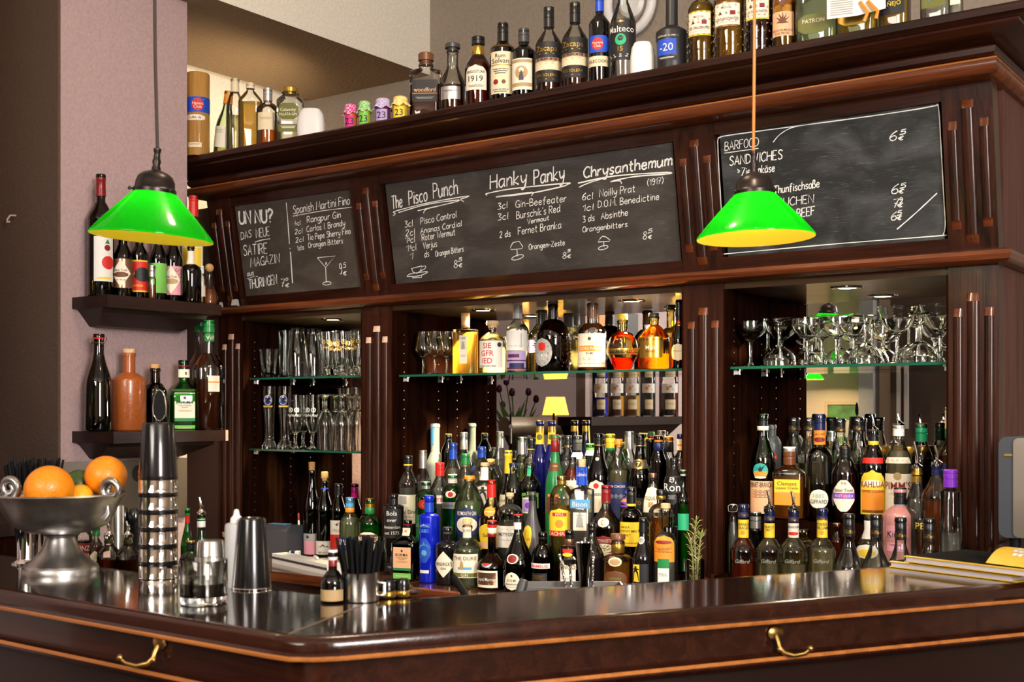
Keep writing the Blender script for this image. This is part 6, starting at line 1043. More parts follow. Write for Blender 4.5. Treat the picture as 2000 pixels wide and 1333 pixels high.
def tool(name, p0, p1, Y, lab, cat, fn):
    a, b = onY(*p0, Y), onY(*p1, Y+.01); L_ = (b-a); s_ = a-L_.normalized()*max(0, (a.z-1.006)/max(.2, L_.normalized().z)); t = thing(name, s_, lab, cat); t.rotation_euler = (b-s_).to_track_quat('Z', 'Y').to_euler(); m = MB(); fn(m, (b-s_).length); m.build('shaft', t); return t
def twist(m, L_):
    n = 60; 
    for q in (0, PI): m.tube([(.0017*math.cos(q+i*.9), .0017*math.sin(q+i*.9), L_*i/n) for i in range(n+1)], .0019, CHROME, 6)
    m.sphere((0, 0, L_), .004, CHROME, 10, 8)
def spoondisc(m, L_): twist(m, L_-.02); m.lathe([(.0001, L_-.022), (.013, L_-.018), (.016, L_-.008), (.012, L_-.001), (.0001, L_)], P('dark_steel', (.12, .12, .12), .3, .9), 20, caps=(0, 0))
def rod(r, mat):
    def f(m, L_): m.lathe([(r*.9, 0), (r, .01), (r, L_-.012), (r*.8, L_-.002), (.0001, L_)], mat, 14, caps=(1, 0))
    return f
tool('bar_spoon', (1108, 1160), (1093, 1085), 2.33, 'twisted steel bar spoon leaning left in front of the white-labelled bitters', 'spoon', twist)
tool('bar_spoon', (1117, 1160), (1112, 1088), 2.34, 'twisted steel bar spoon with a dark disc end behind the counter', 'spoon', spoondisc)
tool('bar_tongs', (1150, 1160), (1142, 1050), 2.36, 'slim dark steel bar tongs standing upright behind the counter', 'tongs', rod(.0055, P('dark_steel', (.12, .12, .12), .3, .9)))
tool('bar_spoon', (1157, 1160), (1158, 1090), 2.37, 'straight twisted bar spoon right of the tongs', 'spoon', twist)
p = onY(1140, 800, 2.31); p.z = 1.0; t, kk = put('jigger', p, 'polished steel measuring jigger among the bar tools', 'jigger'); m = MB(); m.lathe([(.017, .0), (.013, .07), (.010, .12), (.013, .145), (.0185, .205), (.0175, .205), (.012, .15), (.0001, .13)], CHROME, 28, caps=(1, 0)); m.build('jigger', t)
p = onY(905, 800, 2.02); 
tool('muddler', (912, 1168), (884, 1124), 1.98, 'black muddler handle leaning left behind the counter', 'muddler', rod(.0075, RUBBER))
tool('ice_scoop', (1014, 1165), (1024, 1132), 2.05, 'black ice scoop handle sticking up behind the counter', 'scoop', rod(.011, P('grey_rubber', (.05, .05, .055), .45)))
# rosemary in a glass on the worktop, in front of the third column
p = onY(1357, 800, 3.08); p.z = .93; t, kk = put('water_glass', p, 'small water glass holding rosemary in front of the fluted column', 'glass'); m = MB(); r = 19*kk; h = ZC+(CY-1094)*kk-.93
m.lathe([(r*.85, 0), (r*.9, .004), (r, h), (r*.95, h), (r*.84, .008), (.0001, .007)], G['clear'], 28, caps=(1, 0)); m.build('glass', t)
t = thing('rosemary_sprig', (p.x, p.y, .94), 'fresh rosemary sprig standing in the small water glass', 'herb'); LEAF = P('rosemary_leaf', (.38, .46, .13), .55, vary=.35, bscale=60); STM = P('rosemary_stem', (.35, .30, .16), .7)
H_ = ZC+(CY-1016)*kk-.94; m = MB(); stems = [[(0, 0, 0), (.004, 0, .12), (-.002, .003, .2), (.004, .0, H_)], [(.003, 0, .03), (.012, -.004, .13), (.020, -.004, .2), (.022, -.002, H_*.84)], [(-.003, 0, .03), (-.008, .004, .14), (-.014, .0, H_*.8)]]
for s_ in stems: m.tube(s_, .0022, STM, 6)
m.build('stem', t); m = MB(); rr = random.Random(3)
for s_ in stems:
    P3 = [Vector(q) for q in s_]; n = 62 if s_ is stems[0] else 44
    for i in range(n):
        u = i/n*(len(P3)-1); j = min(int(u), len(P3)-2); c0 = P3[j].lerp(P3[j+1], u-j); a = i*2.4; dr = Vector((math.cos(a), math.sin(a), rr.uniform(.5, 1.4))).normalized(); L_ = rr.uniform(.020, .036)
        sd = dr.cross(Vector((0, 0, 1))).normalized()*.0016; e1 = c0+dr*L_*.55+Vector((0, 0, .001)); e2 = c0+dr*L_+Vector((0, 0, -.004)); up = Vector((0, 0, .0012))
        m.add([c0-sd*.5, c0+sd*.5, e1+sd, e1-sd, e2, c0+up, e1+up], [(0, 3, 2, 1), (3, 4, 2), (0, 5, 6, 3), (5, 1, 2, 6), (3, 6, 4), (6, 2, 4)], LEAF)
m.build('leaves', t, 0)
# menus at the right end
a, b, c = cz(1737, 1108), cz(2010, 1142), cz(1850, 1084)
ux = (b-a).normalized(); uy = Vector((-ux.y, ux.x, 0)); az = math.atan2(ux.y, ux.x)
for i, (px, py, l) in enumerate(((1737, 1107, 'lower'), (1766, 1097, 'upper'))):
    q = cz(px, py, 1.162+.016*i); t = thing('menu_folder', (q.x, q.y, 1.161+.016*i), 'black speckled menu folder with yellow edge on the counter, %s of two' % l, 'menu', 'menu folders', az-.02*i)
    cv = P('speckled_cover', (.018, .018, .018), .9, 0, 0, 0, 0, 0, 300, .8); W_, H_ = .30, .215; ye = P('yellow_cover_edge', (.72, .46, .02), .5)
    m = MB(); m.bbox((0, 0, 0), (W_, H_, .0018), ye); m.build('back_cover', t, 0)
    m = MB(); m.bbox((.004, .001, .0018), (W_-.012, H_-.003, .0105), P('menu_pages', (.62, .55, .62), .7)); m.build('pages', t, 0)
    m = MB(); m.bbox((0, -.001, .0105), (W_, .010, .0128), ye); m.bbox((0, .010, .0105), (W_, H_, .0126), cv); m.build('front_cover', t, 0)
A = cz(1925, 1100, 1.192); Bq = cz(2090, 1121, 1.192); Cq = Vector((0, 0, ZC))+ray(1973, 1069)*(depth(A)+.085); t = thing('flyer', A, 'curled yellow flyer with white block lettering leaning up behind the menus', 'flyer')
def fl(u, v, e=0): p_ = (Bq-A)*u+(Cq-A)*v; n_ = (Bq-A).cross(Cq-A).normalized(); return p_+n_*(e+.012*math.sin(PI*v)*(1-u*.5))
m = MB(); n = 10; m.add([fl(i/n, j/n) for i in range(n+1) for j in range(n+1)], [(i*(n+1)+j, (i+1)*(n+1)+j, (i+1)*(n+1)+j+1, i*(n+1)+j+1) for i in range(n) for j in range(n)], P('yellow_flyer', (.75, .47, .02), .5))
for r0 in range(4):
    for c0 in range(12):
        u0 = .17+c0*.065+.015*(3-r0)+(.0 if r0 % 2 else .02); v0 = .30+r0*.16
        if (c0*7+r0*3) % 5 == 4: continue
        m.add([fl(u0, v0, .0012), fl(u0+.055, v0, .0012), fl(u0+.055, v0+.12, .0012), fl(u0, v0+.12, .0012)], [(0, 1, 2, 3)], col('white'))
m.build('sheet', t, 50)
# machine at the right edge
p = onY(1945, 800, 2.97); t = thing('coffee_grinder', (p.x+.006, 2.97, 1.16), 'brushed steel appliance with a dark side panel at the right edge of the photo', 'appliance')
z0, z1 = 1.205-1.16, 1.442-1.16; BS = P('brushed_steel_front', (.42, .38, .33), .3, 1)
def rbox(m, x0, x1, y0, y1, z0, z1, r, mat, n=6):
    pr = [(x0+r-r*math.sin(PI/2*i/n), z1-r+r*math.cos(PI/2*i/n)) for i in range(n+1)]+[(x0+r-r*math.cos(PI/2*i/n), z0+r-r*math.sin(PI/2*i/n)) for i in range(n+1)]+[(x1, z0), (x1, z1)]
    k = len(pr); m.add([(x, y0, z) for x, z in pr]+[(x, y1, z) for x, z in pr], [tuple(range(k)), tuple(range(2*k-1, k-1, -1))]+[(i, (i+1) % k, k+(i+1) % k, k+i) for i in range(k)], mat)
m = MB(); rbox(m, 0, .26, .0, .26, z0, z1, .02, P('dark_blue_grey_panel', (.035, .042, .055), .4)); recalc(m.build('housing', t))
m = MB(); rbox(m, .034, .262, -.006, .0, z0+.002, z1-.003, .012, BS); recalc(m.build('steel_front', t))
m = MB(); m.box((.022, -.002, z1-.043), (.018, .002, .005), col('gold')); m.build('name_plate', t, 0)
for x in (.03, .23):
    for y in (.03, .23): m = MB(); m.lathe([(.012, 0), (.014, z0+.004)], RUBBER, 12, (x, y, 0)); m.build('foot', t)

# ---- left bay worktop: printer, foil box, pen, papers
p = onY(545, 800, 3.36); t = thing('receipt_printer', (p.x-.01, 3.37, .93), 'grey receipt printer on the worktop of the left bay', 'printer', rz=.12); kk = depth(p)/F
m = MB(); pr = [(-.06, 0), (.06, 0), (.06, .105), (.045, .118), (-.03, .122), (-.06, .10)]; k = len(pr); DG = P('printer_grey', (.06, .063, .075), .45)
m.add([(-.085, y, z) for y, z in pr]+[(.085, y, z) for y, z in pr], [tuple(range(k-1, -1, -1)), tuple(range(k, 2*k))]+[(i, (i+1) % k, k+(i+1) % k, k+i) for i in range(k)], DG); recalc(m.build('housing', t, 0))
m = MB(); m.box((.0, .005, .1225), (.09, .03, .002), col('lblue')); m.build('paper_slot', t, 0)
a, b = onZ(532, 1098, .935), onZ(640, 1122, .935); az = math.atan2(b.y-a.y, b.x-a.x); c = (a+b)/2
t = thing('foil_dispenser', (c.x, c.y+.035, .93), 'long white cling film box with a serrated cutter on the worktop', 'box', rz=az); L_ = (b-a).length/2
m = MB(); m.bbox((-L_, -.03, 0), (L_, .03, .036), WPLAS); m.build('box', t, 0)
m = MB(); m.bbox((-L_, -.032, .017), (L_, -.0301, .022), col('dgrey'))
for i in range(40): m.box((-L_+L_*2*(i+.5)/40, -.0325, .0235), (.005, .001, .005), col('black'))
m.build('cutter', t, 0)
p = onZ(668, 1098, .931); t = thing('bar_towel', (c.x+.03, 3.27, .93), 'crumpled white paper lying behind the cling film box', 'paper', rz=-.2); m = MB(); n = 12; vs = []; rr = random.Random(5)
for i in range(n+1):
    for j in range(7): vs.append((-.14+.28*i/n+rr.uniform(-.004, .004), -.035+.07*j/6+rr.uniform(-.004, .004), .002+rr.uniform(0, .016)*(1 if 0 < j < 6 else .3)))
m.add(vs, [(i*7+j, (i+1)*7+j, (i+1)*7+j+1, i*7+j+1) for i in range(n) for j in range(6)], col('white')); m.build('paper', t, 60)
p = onZ(604, 1088, .945); t = thing('chalk_stick', (-2.93, 3.16, .966), 'rounded white chalk stick lying on the cling film box', 'chalk', rz=-.6); t.location = (c.x+.05, c.y+.037, .967); m = MB(); m.lathe([(.0001, -.03), (.005, -.028), (.0062, .0), (.005, .028), (.0001, .03)], col('white'), 12, axis=Matrix.Rotation(PI/2, 3, 'Y'), caps=(0, 0)); m.build('stick', t); t.location.z = .9725
p = onY(585, 800, 3.47); t = thing('ballpoint_pen', (p.x, 3.47, .93), 'red and white pen standing against the wine bottles', 'pen'); t.rotation_euler = (-.12, -.16, 0); m = MB(); m.lathe([(.001, 0), (.004, .012), (.004, .13)], WPLAS, 10); m.build('barrel', t); m = MB(); m.lathe([(.0042, .13), (.0042, .155), (.002, .16)], col('dred'), 10); m.build('clip', t)
p = onY(576, 800, 3.33); t = thing('battery_box', (p.x, 3.33, .93), 'tiny blue and white carton next to the receipt printer', 'carton', rz=.5); m = MB(); m.box((0, 0, .013), (.04, .022, .026), col('white')); m.box((-.006, 0, .0135), (.016, .0235, .0275), col('navy')); m.build('carton', t, 0)
# ---------------------------------------------------------------- glassware
GM = {}
def gmesh(name, prof, n=28, k=1):
    prof = [(r*k if r > .001 else r, z) for r, z in prof]
    m = MB(); m.lathe(prof, CLEARG, n, caps=(0, 0)); o = m.build('glass'); me = o.data; me.name = name; bpy.data.objects.remove(o); GM[name] = me; return me
def stem_profile(h, rf, rs, hs, rim, belly, hb, t=.0013):
    """foot radius, stem radius, stem top, rim radius, belly radius at height hb"""
    o = [(.0001, 0), (rf*.97, 0), (rf, .0012), (rf*.95, .0022), (rs*2.2, .006), (rs*1.15, .016), (rs, hs*.55), (rs*1.1, hs*.9), (rs*1.8, hs)]
    n = 8
    for i in range(1, n+1):
        u = i/n; z = lerp(hs, hb, u); o.append((lerp(rs*1.8, belly, math.sin(u*PI/2)**.9), z))
    for i in range(1, 6): u = i/5; o.append((lerp(belly, rim, u*u*(3-2*u)), lerp(hb, h, u)))
    inner = [(max(.0001, r-t), z+(t*1.5 if z < hb else 0)) for r, z in o[9:]][::-1]; inner[0] = (rim-t*.6, h+.0004)
    return o+inner+[(.0001, hs+t*2.5)]
gmesh('coupe', stem_profile(.138, .034, .0042, .078, .0465, .0475, .118))
gmesh('martini', stem_profile(.150, .036, .0042, .082, .055, .047, .122))
gmesh('tall_coupe', stem_profile(.164, .036, .0055, .085, .056, .046, .130))
gmesh('tasting', stem_profile(.158, .031, .0034, .062, .021, .032, .092))
gmesh('pokal', stem_profile(.176, .035, .009, .035, .036, .030, .085, .0016), 28, .78)
gmesh('tulip', stem_profile(.215, .031, .006, .060, .027, .0305, .12, .0014))
def tumbler(h, r0, r1, base=.012, t=.0016): return [(.0001, 0), (r0*.95, 0), (r0, .002), (lerp(r0, r1, .5), h*.5), (r1, h-.0006), (r1-t*.5, h), (r1-t, h-.0006), (lerp(r0, r1, .5)-t, h*.5), (r0-t, base), (r0*.6, base*.8), (.0001, base*.75)]
gmesh('shot', tumbler(.118, .028, .039, .022))
gmesh('highball', tumbler(.20, .026, .028, .014))
gmesh('weizen', [(.0001, 0), (.035, 0), (.036, .004), (.034, .016), (.0255, .030), (.0235, .055), (.026, .11), (.033, .19), (.0335, .228), (.0330, .2515), (.0322, .252), (.0316, .2515), (.0320, .228), (.0315, .19), (.0245, .11), (.0215, .055), (.0215, .034), (.0001, .028)], 28, .82)
gmesh('carafe', [(.0001, 0), (.048, 0), (.052, .004), (.053, .03), (.050, .09), (.042, .14), (.034, .175), (.033, .185), (.037, .1995), (.0362, .2), (.0355, .1995), (.0312, .185), (.032, .175), (.040, .14), (.0482, .09), (.051, .03), (.049, .007), (.0001, .006)], 28, .84)
def glass_at(kind, px, Y, z, lab, grp, inv=False, name='glass', prints=None, jit=0):
    me = GM[kind]; p = onY(px, 800, Y); o = bpy.data.objects.new(name, me); COL.objects.link(o); h = max(v.co.z for v in me.vertices)
    o.location = (p.x, Y+jit, z+(h+.0006 if inv else .0004)); o.rotation_euler = (PI if inv else 0, 0, random.uniform(0, 6)); tag(o, lab, 'glass', grp)
    if prints and not inv: pr_ = prints(o, p)
    return o
Zs = 1.636
ordn = ['first', 'second', 'third', 'fourth', 'fifth', 'sixth', 'seventh', 'eighth', 'ninth', 'tenth', 'eleventh', 'twelfth']
for k_, (kd, lst, Y) in {'a': ('coupe', [(1466, 0), (1578, 0), (1634, 0)], 3.40), 'b': ('coupe', [(1522, 1), (1690, 1), (1797, 1)], 3.38), 'c': ('martini', [(1526, 0), (1606, 0), (1668, 0)], 3.49), 'd': ('tall_coupe', [(1752, 0), (1836, 0)], 3.435), 'e': ('coupe', [(1500, 1), (1572, 1), (1640, 1), (1704, 1), (1775, 1), (1838, 1)], 3.568)}.items():
    for i, (px, inv) in enumerate(lst):
        lab = {'a': 'upright champagne coupe at the front of the right bay shelf, %s from the left', 'b': 'front-row upturned coupe standing on its rim, %s of those from the left', 'c': 'wide upright cocktail glass in the middle of the right bay shelf, %s from the left', 'd': 'tall faceted-stem coupe near the fluted column on the right bay shelf, %s from the left', 'e': 'back-row upturned coupe close to the right mirror, %s from the left'}[k_] % ordn[i]
        glass_at(kd, px, Y, Zs, lab, 'cocktail glasses on the right bay shelf', inv, 'champagne_coupe' if kd != 'martini' else 'cocktail_glass')
for i, (px, Y) in enumerate(((827, 3.40), (850, 3.41), (873, 3.45))):
    glass_at('tasting', px, Y, Zs, 'slim tulip tasting glass beside the yellow square bottle, %s from the left' % ordn[i], 'tasting glasses on the middle shelf', False, 'tasting_glass')
# left bay, upper shelf
GILT = P('gilt_print', (.62, .40, .10), .35, .6); WPR = P('white_print', (.75, .75, .72), .5); BPR = P('blue_print', (.02, .06, .40), .4)
def printer_(r, z0, mat, kind):
    def f(o, p):
        m = MB(); B = Body([(r, 0), (r, .3)]); 
        if kind == 'pokal':
            for dx in (-.012, .012):
                m.add([B.at(dx+q*math.cos(2*PI*i/20), z0+.030+q*math.sin(2*PI*i/20), .0004) for i in range(20) for q in (.0095, .0068)], [(2*i, 2*((i+1) % 20), 2*((i+1) % 20)+1, 2*i+1) for i in range(20)], mat)
                m.add([B.at(dx+.0035*math.cos(2*PI*i/10), z0+.030+.0035*math.sin(2*PI*i/10), .0004) for i in range(10)], [tuple(range(10))], mat)
            pts = [(-.030+.060*i/40, .004*math.sin(i*1.35)+.002*math.sin(i*.5)) for i in range(41)]
            m.add([B.at(x, z0+.008+y+b*.0016, .0004) for x, y in pts for b in (-1, 1)], [(2*i, 2*i+2, 2*i+3, 2*i+1) for i in range(40)], mat)
        else:
            for q, mm, e in ((.017, WPR, .0003), (.0155, BPR, .0006)): m.add([B.at(q*math.cos(2*PI*i/24), z0+q*1.15*math.sin(2*PI*i/24), e) for i in range(24)], [tuple(range(24))], mm)
            m.add([B.at(x, z0+y, .0010) for x, y in ((-.013, -.004), (.013, -.004), (.013, .002), (-.013, .002))], [(0, 1, 2, 3)], WPR); m.add([B.at(.0045*math.cos(2*PI*i/12), z0+.013+.0045*math.sin(2*PI*i/12), .0010) for i in range(12)], [tuple(range(12))], GILT)
            m.add([B.at(x, z0-.026+y, .0006) for x, y in ((-.018, -.003), (.018, -.003), (.020, .004), (-.020, .004))], [(0, 1, 2, 3)], GILT)
        c = m.build('printed_logo', o); c.rotation_euler = (0, 0, math.atan2(-p.x, p.y)-.25-o.rotation_euler.z)
    return f
glass_at('shot', 524, 3.40, 1.637, 'small plain tapered tumbler standing alone on the upper left bay shelf', None, False, 'tumbler_glass')
glass_at('highball', 556, 3.50, 1.637, 'slim straight tall glass behind the carafes on the upper left bay shelf', None, False, 'highball_glass')
glass_at('carafe', 581, 3.43, 1.637, 'clear glass carafe on the upper left bay shelf, left of two', 'glass carafes', False, 'carafe')
glass_at('carafe', 612, 3.50, 1.637, 'clear glass carafe on the upper left bay shelf, right of two', 'glass carafes', False, 'carafe')
for i, (px, Y) in enumerate(((640, 3.41), (668, 3.42), (697, 3.42), (655, 3.53), (688, 3.53))):
    glass_at('pokal', px, Y, 1.637, ('front-row gilt-printed beer goblet on the upper left bay shelf, %s from the left' if i < 3 else 'back-row gilt-printed beer goblet on the upper left bay shelf, %s from the left') % ordn[i % 3], 'gilt-printed beer goblets', False, 'beer_goblet', printer_(.0268, .105, GILT, 'pokal'))
for i, (px, Y) in enumerate(((496, 3.39), (526, 3.40), (556, 3.42), (511, 3.51))):
    glass_at('weizen', px, Y, 1.352, 'tall slim wheat beer glass with a blue round logo, %s from the left' % ordn[i] if i < 3 else 'slim wheat beer glass with blue logo in the back row by the mirror', 'wheat beer glasses', False, 'beer_glass', printer_(.0274, .195, BPR, 'w'))
for i, (px, Y) in enumerate(((577, 3.40), (610, 3.42), (592, 3.52))):
    glass_at('tulip', px, Y, 1.352, 'upright white-printed pilsner goblet on the lower left bay shelf, %s' % ('left front', 'right front', 'behind the other two')[i], 'white-printed pilsner goblets', False, 'beer_goblet', printer_(.0309, .125, WPR, 'pokal'))
for i, (px, Y) in enumerate(((636, 3.38), (668, 3.39), (699, 3.40), (655, 3.50), (686, 3.51), (632, 3.56))):
    glass_at('tulip', px, Y, 1.352, 'upturned stemmed beer glass on the lower left bay shelf, %s in the %s row' % (ordn[i % 3], 'front' if i < 3 else 'back'), 'upturned stemmed beer glasses', True, 'beer_goblet')

# ---------------------------------------------------------------- pendant lamps
def cased(name, front, trans_, back):
    m_ = bpy.data.materials.new(name); m_.use_nodes = True; nt = m_.node_tree; b = nt.nodes['Principled BSDF']; b.inputs['Base Color'].default_value = c4(front); b.inputs['Roughness'].default_value = .12; b.inputs['Coat Weight'].default_value = .5
    t = nt.nodes.new('ShaderNodeBsdfTranslucent'); t.inputs[0].default_value = c4(trans_); x = nt.nodes.new('ShaderNodeMixShader'); x.inputs[0].default_value = .72
    o = nt.nodes['Material Output']; nt.links.new(b.outputs[0], x.inputs[1]); nt.links.new(t.outputs[0], x.inputs[2]); nt.links.new(x.outputs[0], o.inputs[0]); return m_
GREENS = cased('green_cased_glass', (.0, .16, .006), (.004, .92, .010), 0)
m_ = bpy.data.materials.new('opal_liner'); m_.use_nodes = True; nt = m_.node_tree; b = nt.nodes['Principled BSDF']; b.inputs['Base Color'].default_value = (.88, .55, .05, 1); b.inputs['Roughness'].default_value = .3
t_ = nt.nodes.new('ShaderNodeBsdfTransparent'); t_.inputs[0].default_value = (1, 1, .9, 1); x_ = nt.nodes.new('ShaderNodeMixShader'); x_.inputs[0].default_value = .38
nt.links.new(b.outputs[0], x_.inputs[1]); nt.links.new(t_.outputs[0], x_.inputs[2]); nt.links.new(x_.outputs[0], nt.nodes['Material Output'].inputs[0]); LINER = m_
DKB = P('dark_bronze', (.035, .026, .024), .32, .75); CORDD = P('dark_cord', (.03, .018, .015), .6); CORDLIT = P('lit_golden_brown_cord', (.42, .17, .035), .5)  # right lamp's cord has its lit look put into the colour
BULB = P('warm_bulb', (1, .85, .5), .3, emit=(1, .80, .42), es=9)
def pendant(p, zr, lab, cordm, tilt, power, r=.1297, ztop=3.42):
    t = thing('pendant_lamp', (p.x, p.y, zr), lab, 'lamp', 'green glass pendant lamps over the counter'); H = .101
    e = thing('tiltgroup', (0, 0, 0), None, None) if False else None
    ro = Matrix.Rotation(tilt, 3, Vector((CT*.35-ST, ST*.35+CT, 0)).normalized()) 
    o = [(r, 0), (r*1.004, .0025), (r*.995, .005)]+[(lerp(r*.995, .042, u), .005+(H-.005)*(u**.93)) for u in (.2, .4, .6, .8, 1)]
    m = MB(); m.lathe(o, GREENS, 56, caps=(0, 0), axis=ro); m.build('shade', t, 60)
    i_ = [(r*.998, .0)]+[(lerp(r*.985, .041, u), .0045+(H-.006)*(u**.93)) for u in (0, .2, .4, .6, .8, 1)]
    m = MB(); m.lathe(i_, LINER, 56, caps=(0, 0), axis=ro); m.build('shade_liner', t, 60)
    m = MB(); m.lathe([(.0425, H-.006), (.0455, H-.004), (.0455, H+.004), (.042, H+.008), (.041, H+.020), (.036, H+.032), (.026, H+.040), (.014, H+.044), (.010, H+.046), (.0095, H+.050), (.0075, H+.056), (.0095, H+.064), (.0075, H+.070), (.0062, H+.082), (.008, H+.086), (.008, H+.092), (.003, H+.095)], DKB, 36, axis=ro)
    for a in (0, 2.1, 4.2): q = ro @ Vector((.052*math.cos(a), .052*math.sin(a), H+.001)); q0 = ro @ Vector((.042*math.cos(a), .042*math.sin(a), H+.001)); m.tube([q0, q], .0022, DKB, 6); m.sphere(q, .0042, DKB, 8, 6)
    m.build('lamp_holder', t)
    q = ro @ Vector((0, 0, H+.09)); m = MB(); m.tube([q, (q.x*.6, q.y*.6, H+.3), (0, 0, ztop-zr)], .0036, cordm, 8); m.build('cord', t)
    m = MB(); m.sphere((0, 0, .052), .026, BULB, 16, 10); m.lathe([(.013, .07), (.014, .10)], WPLAS, 12); m.build('bulb', t)
    l = light('POINT', 'pendant_light', (p.x, p.y, zr+.05), power, (1, .80, .45), size=.03)
    return t
dL, dR = 2.60, 2.68
pl = Vector((0, 0, ZC))+ray(296, 466)*dL; pendant(pl, pl.z, 'left green glass pendant lamp hanging in front of the wall shelf', CORDD, math.radians(4.5), .8)
pr = Vector((0, 0, ZC))+ray(1476, 466)*dR; pendant(pr, pr.z, 'right green glass pendant lamp on a cord coloured as lit golden brown before the bar food board', CORDLIT, math.radians(-1.5), 3.2)

# ---------------------------------------------------------------- the guests' side, seen only in the mirrors
pq = onM(1577, 742, 9.75); pendant(pq, pq.z, 'third green pendant lamp over the guest tables, seen only in the right mirror', CORDD, 0, 45)
def onMX(px, py, X): return onM(px, py, X/ray(px, py).x)
# picture frames on the guests' wall
def picture(px0, py0, px1, py1, frame, mats, lab, Yw=-2.6):
    D0 = (2*YM-Yw)/ray(px0, py0).y; D1 = (2*YM-Yw)/ray(px1, py1).y; a, b = onM(px0, py0, D0), onM(px1, py1, D1)
    t = thing('framed_picture', ((a.x+b.x)/2, Yw+.002, (a.z+b.z)/2), lab, 'picture'); w2, h2 = abs(b.x-a.x)/2, abs(b.z-a.z)/2; f = .03
    m = MB()
    for s_ in (-1, 1): m.box((s_*(w2-f/2), .012, 0), (f, .024, 2*h2), frame); m.box((0, .012, s_*(h2-f/2)), (2*w2-2*f, .024, f), frame)
    m.build('frame', t, 0); m = MB(); m.box((0, .006, 0), (2*w2-2*f, .006, 2*h2-2*f), mats[0])
    for i, mt in enumerate(mats[1:]): m.box((w2*(-.25+.3*i), .0095, h2*(.1-.3*i)), (w2*.7, .001, h2*.55), mt)
    m.build('print', t, 0)
picture(1612, 784, 1700, 905, P('pale_wood_frame', (.55, .40, .26), .5), [P('green_print', (.08, .22, .07), .5, 0, 0, .5, 0, 0, 8, .6), P('pale_print', (.62, .60, .5), .5)], 'green picture in a pale wooden frame on the guests\' wall, seen in the right mirror')
picture(1753, 700, 1775, 838, P('grey_frame', (.32, .30, .31), .5), [P('dark_red_print', (.05, .01, .01), .5)], 'narrow dark picture in a grey frame, seen in the right mirror', -2.448)
# jar shelf on the side wall
a, b = onMX(1155, 815, XS+.21), onMX(1352, 815, XS+.21)
z1 = a.z; t = thing('wall_shelf', (XS, (a.y+b.y)/2, z1), 'dark shelf with infusion jars, seen only in the middle mirror', 'shelf', 'dark wall shelves'); L_ = abs(b.y-a.y)/2
m = MB(); m.bbox((0, -L_, -.045), (.21, L_, 0), WS); m.build('board', t, 0)
m = MB(); m.add([(0, -L_+.03, -.045), (.15, -L_+.03, -.045), (.06, -L_+.1, -.15), (0, -L_+.1, -.15), (0, L_-.03, -.045), (.15, L_-.03, -.045), (.06, L_-.1, -.15), (0, L_-.1, -.15)], [(3, 2, 1, 0), (4, 5, 6, 7), (0, 1, 5, 4), (1, 2, 6, 5), (2, 3, 7, 6), (3, 0, 4, 7)], WS); m.build('bracket', t, 0)
JL = [(1172, 31, 777, (.01, .03, .75), 'yellow', 'blue infusion half full'), (1203, 31, 774, (.95, .42, .05), 'dred', 'orange infusion under a dark red fruit label'), (1233, 32, 773, (.95, .55, .12), 'gold', 'cloudy orange infusion under a gold label, third of five'), (1265, 30, 735, (.010, .006, .006), 'red', 'black infusion under a red star label'), (1306, 38, 750, (.16, .02, .012), 'brown', 'dark red infusion with a brown bean label')]
for px, w_, fy, c_, lc, l in JL:
    q = onMX(px, 800, -3.385); kk = (-3.385/ray(px, 800).x)/F; h = ZC+(CY-728)*kk-z1; r = w_*kk/2; rz = 2.45
    t = thing('infusion_jar', (q.x, q.y, z1), 'mirrored shelf jar of '+l, 'jar', 'infusion jars in the mirror', rz)
    m = MB(); m.lathe([(r*.95, 0), (r, .004), (r, h-.02), (r*.96, h-.014), (r*.96, h)], G['clear'], 28, caps=(1, 0)); m.build('jar', t)
    zf = ZC+(CY-fy)*kk-z1; m = MB(); m.lathe([(r*.97, .005), (r*.97, zf)], P('infusion_%d' % px, c_, .15, 0, .3), 28); m.build('infusion', t)
    m = MB(); m.lathe([(r*.99, h-.010), (r*1.01, h-.008), (r*1.01, h), (r*.95, h+.003)], G['clear'] if px != 1306 else col('silver'), 28); m.build('lid', t)
    B = Body([(r, 0), (r, h)]); z_ = lambda y: ZC+(CY-y)*kk-z1
    m = MB(); put_label(m, B, z_(768), z_(750), r*.95, 'rect', 'white', [('#tri', .5, .6, lc), ('#disc', .5, .4, 'orange', .3)]); put_label(m, B, z_(800), z_(781), r*.55, 'rect', 'cream', [LN(.4, 2, 'tan', .05)]); m.build('label', t)
# posters above the jars
for px0, px1, py0, py1, c_, l in ((1170, 1186, 612, 665, 'orange', 'orange'), (1188, 1246, 606, 665, 'black', 'black'), (1120, 1140, 612, 660, 'black', 'narrow black')):
    a, b = onMX(px0, py0, XS+.004), onMX(px1, py1, XS+.004)
    if px0 == 1120: a, b = onMX(1150, py0, XS+.004), onMX(1162, py1, XS+.004)
    t = thing('poster', (XS+.002, (a.y+b.y)/2, (a.z+b.z)/2), l+' poster on the side wall above the infusion jars, seen in the mirror', 'poster'); m = MB(); m.box((.002, 0, 0), (.003, abs(a.y-b.y), abs(a.z-b.z)), col(c_)); m.build('sheet', t, 0)
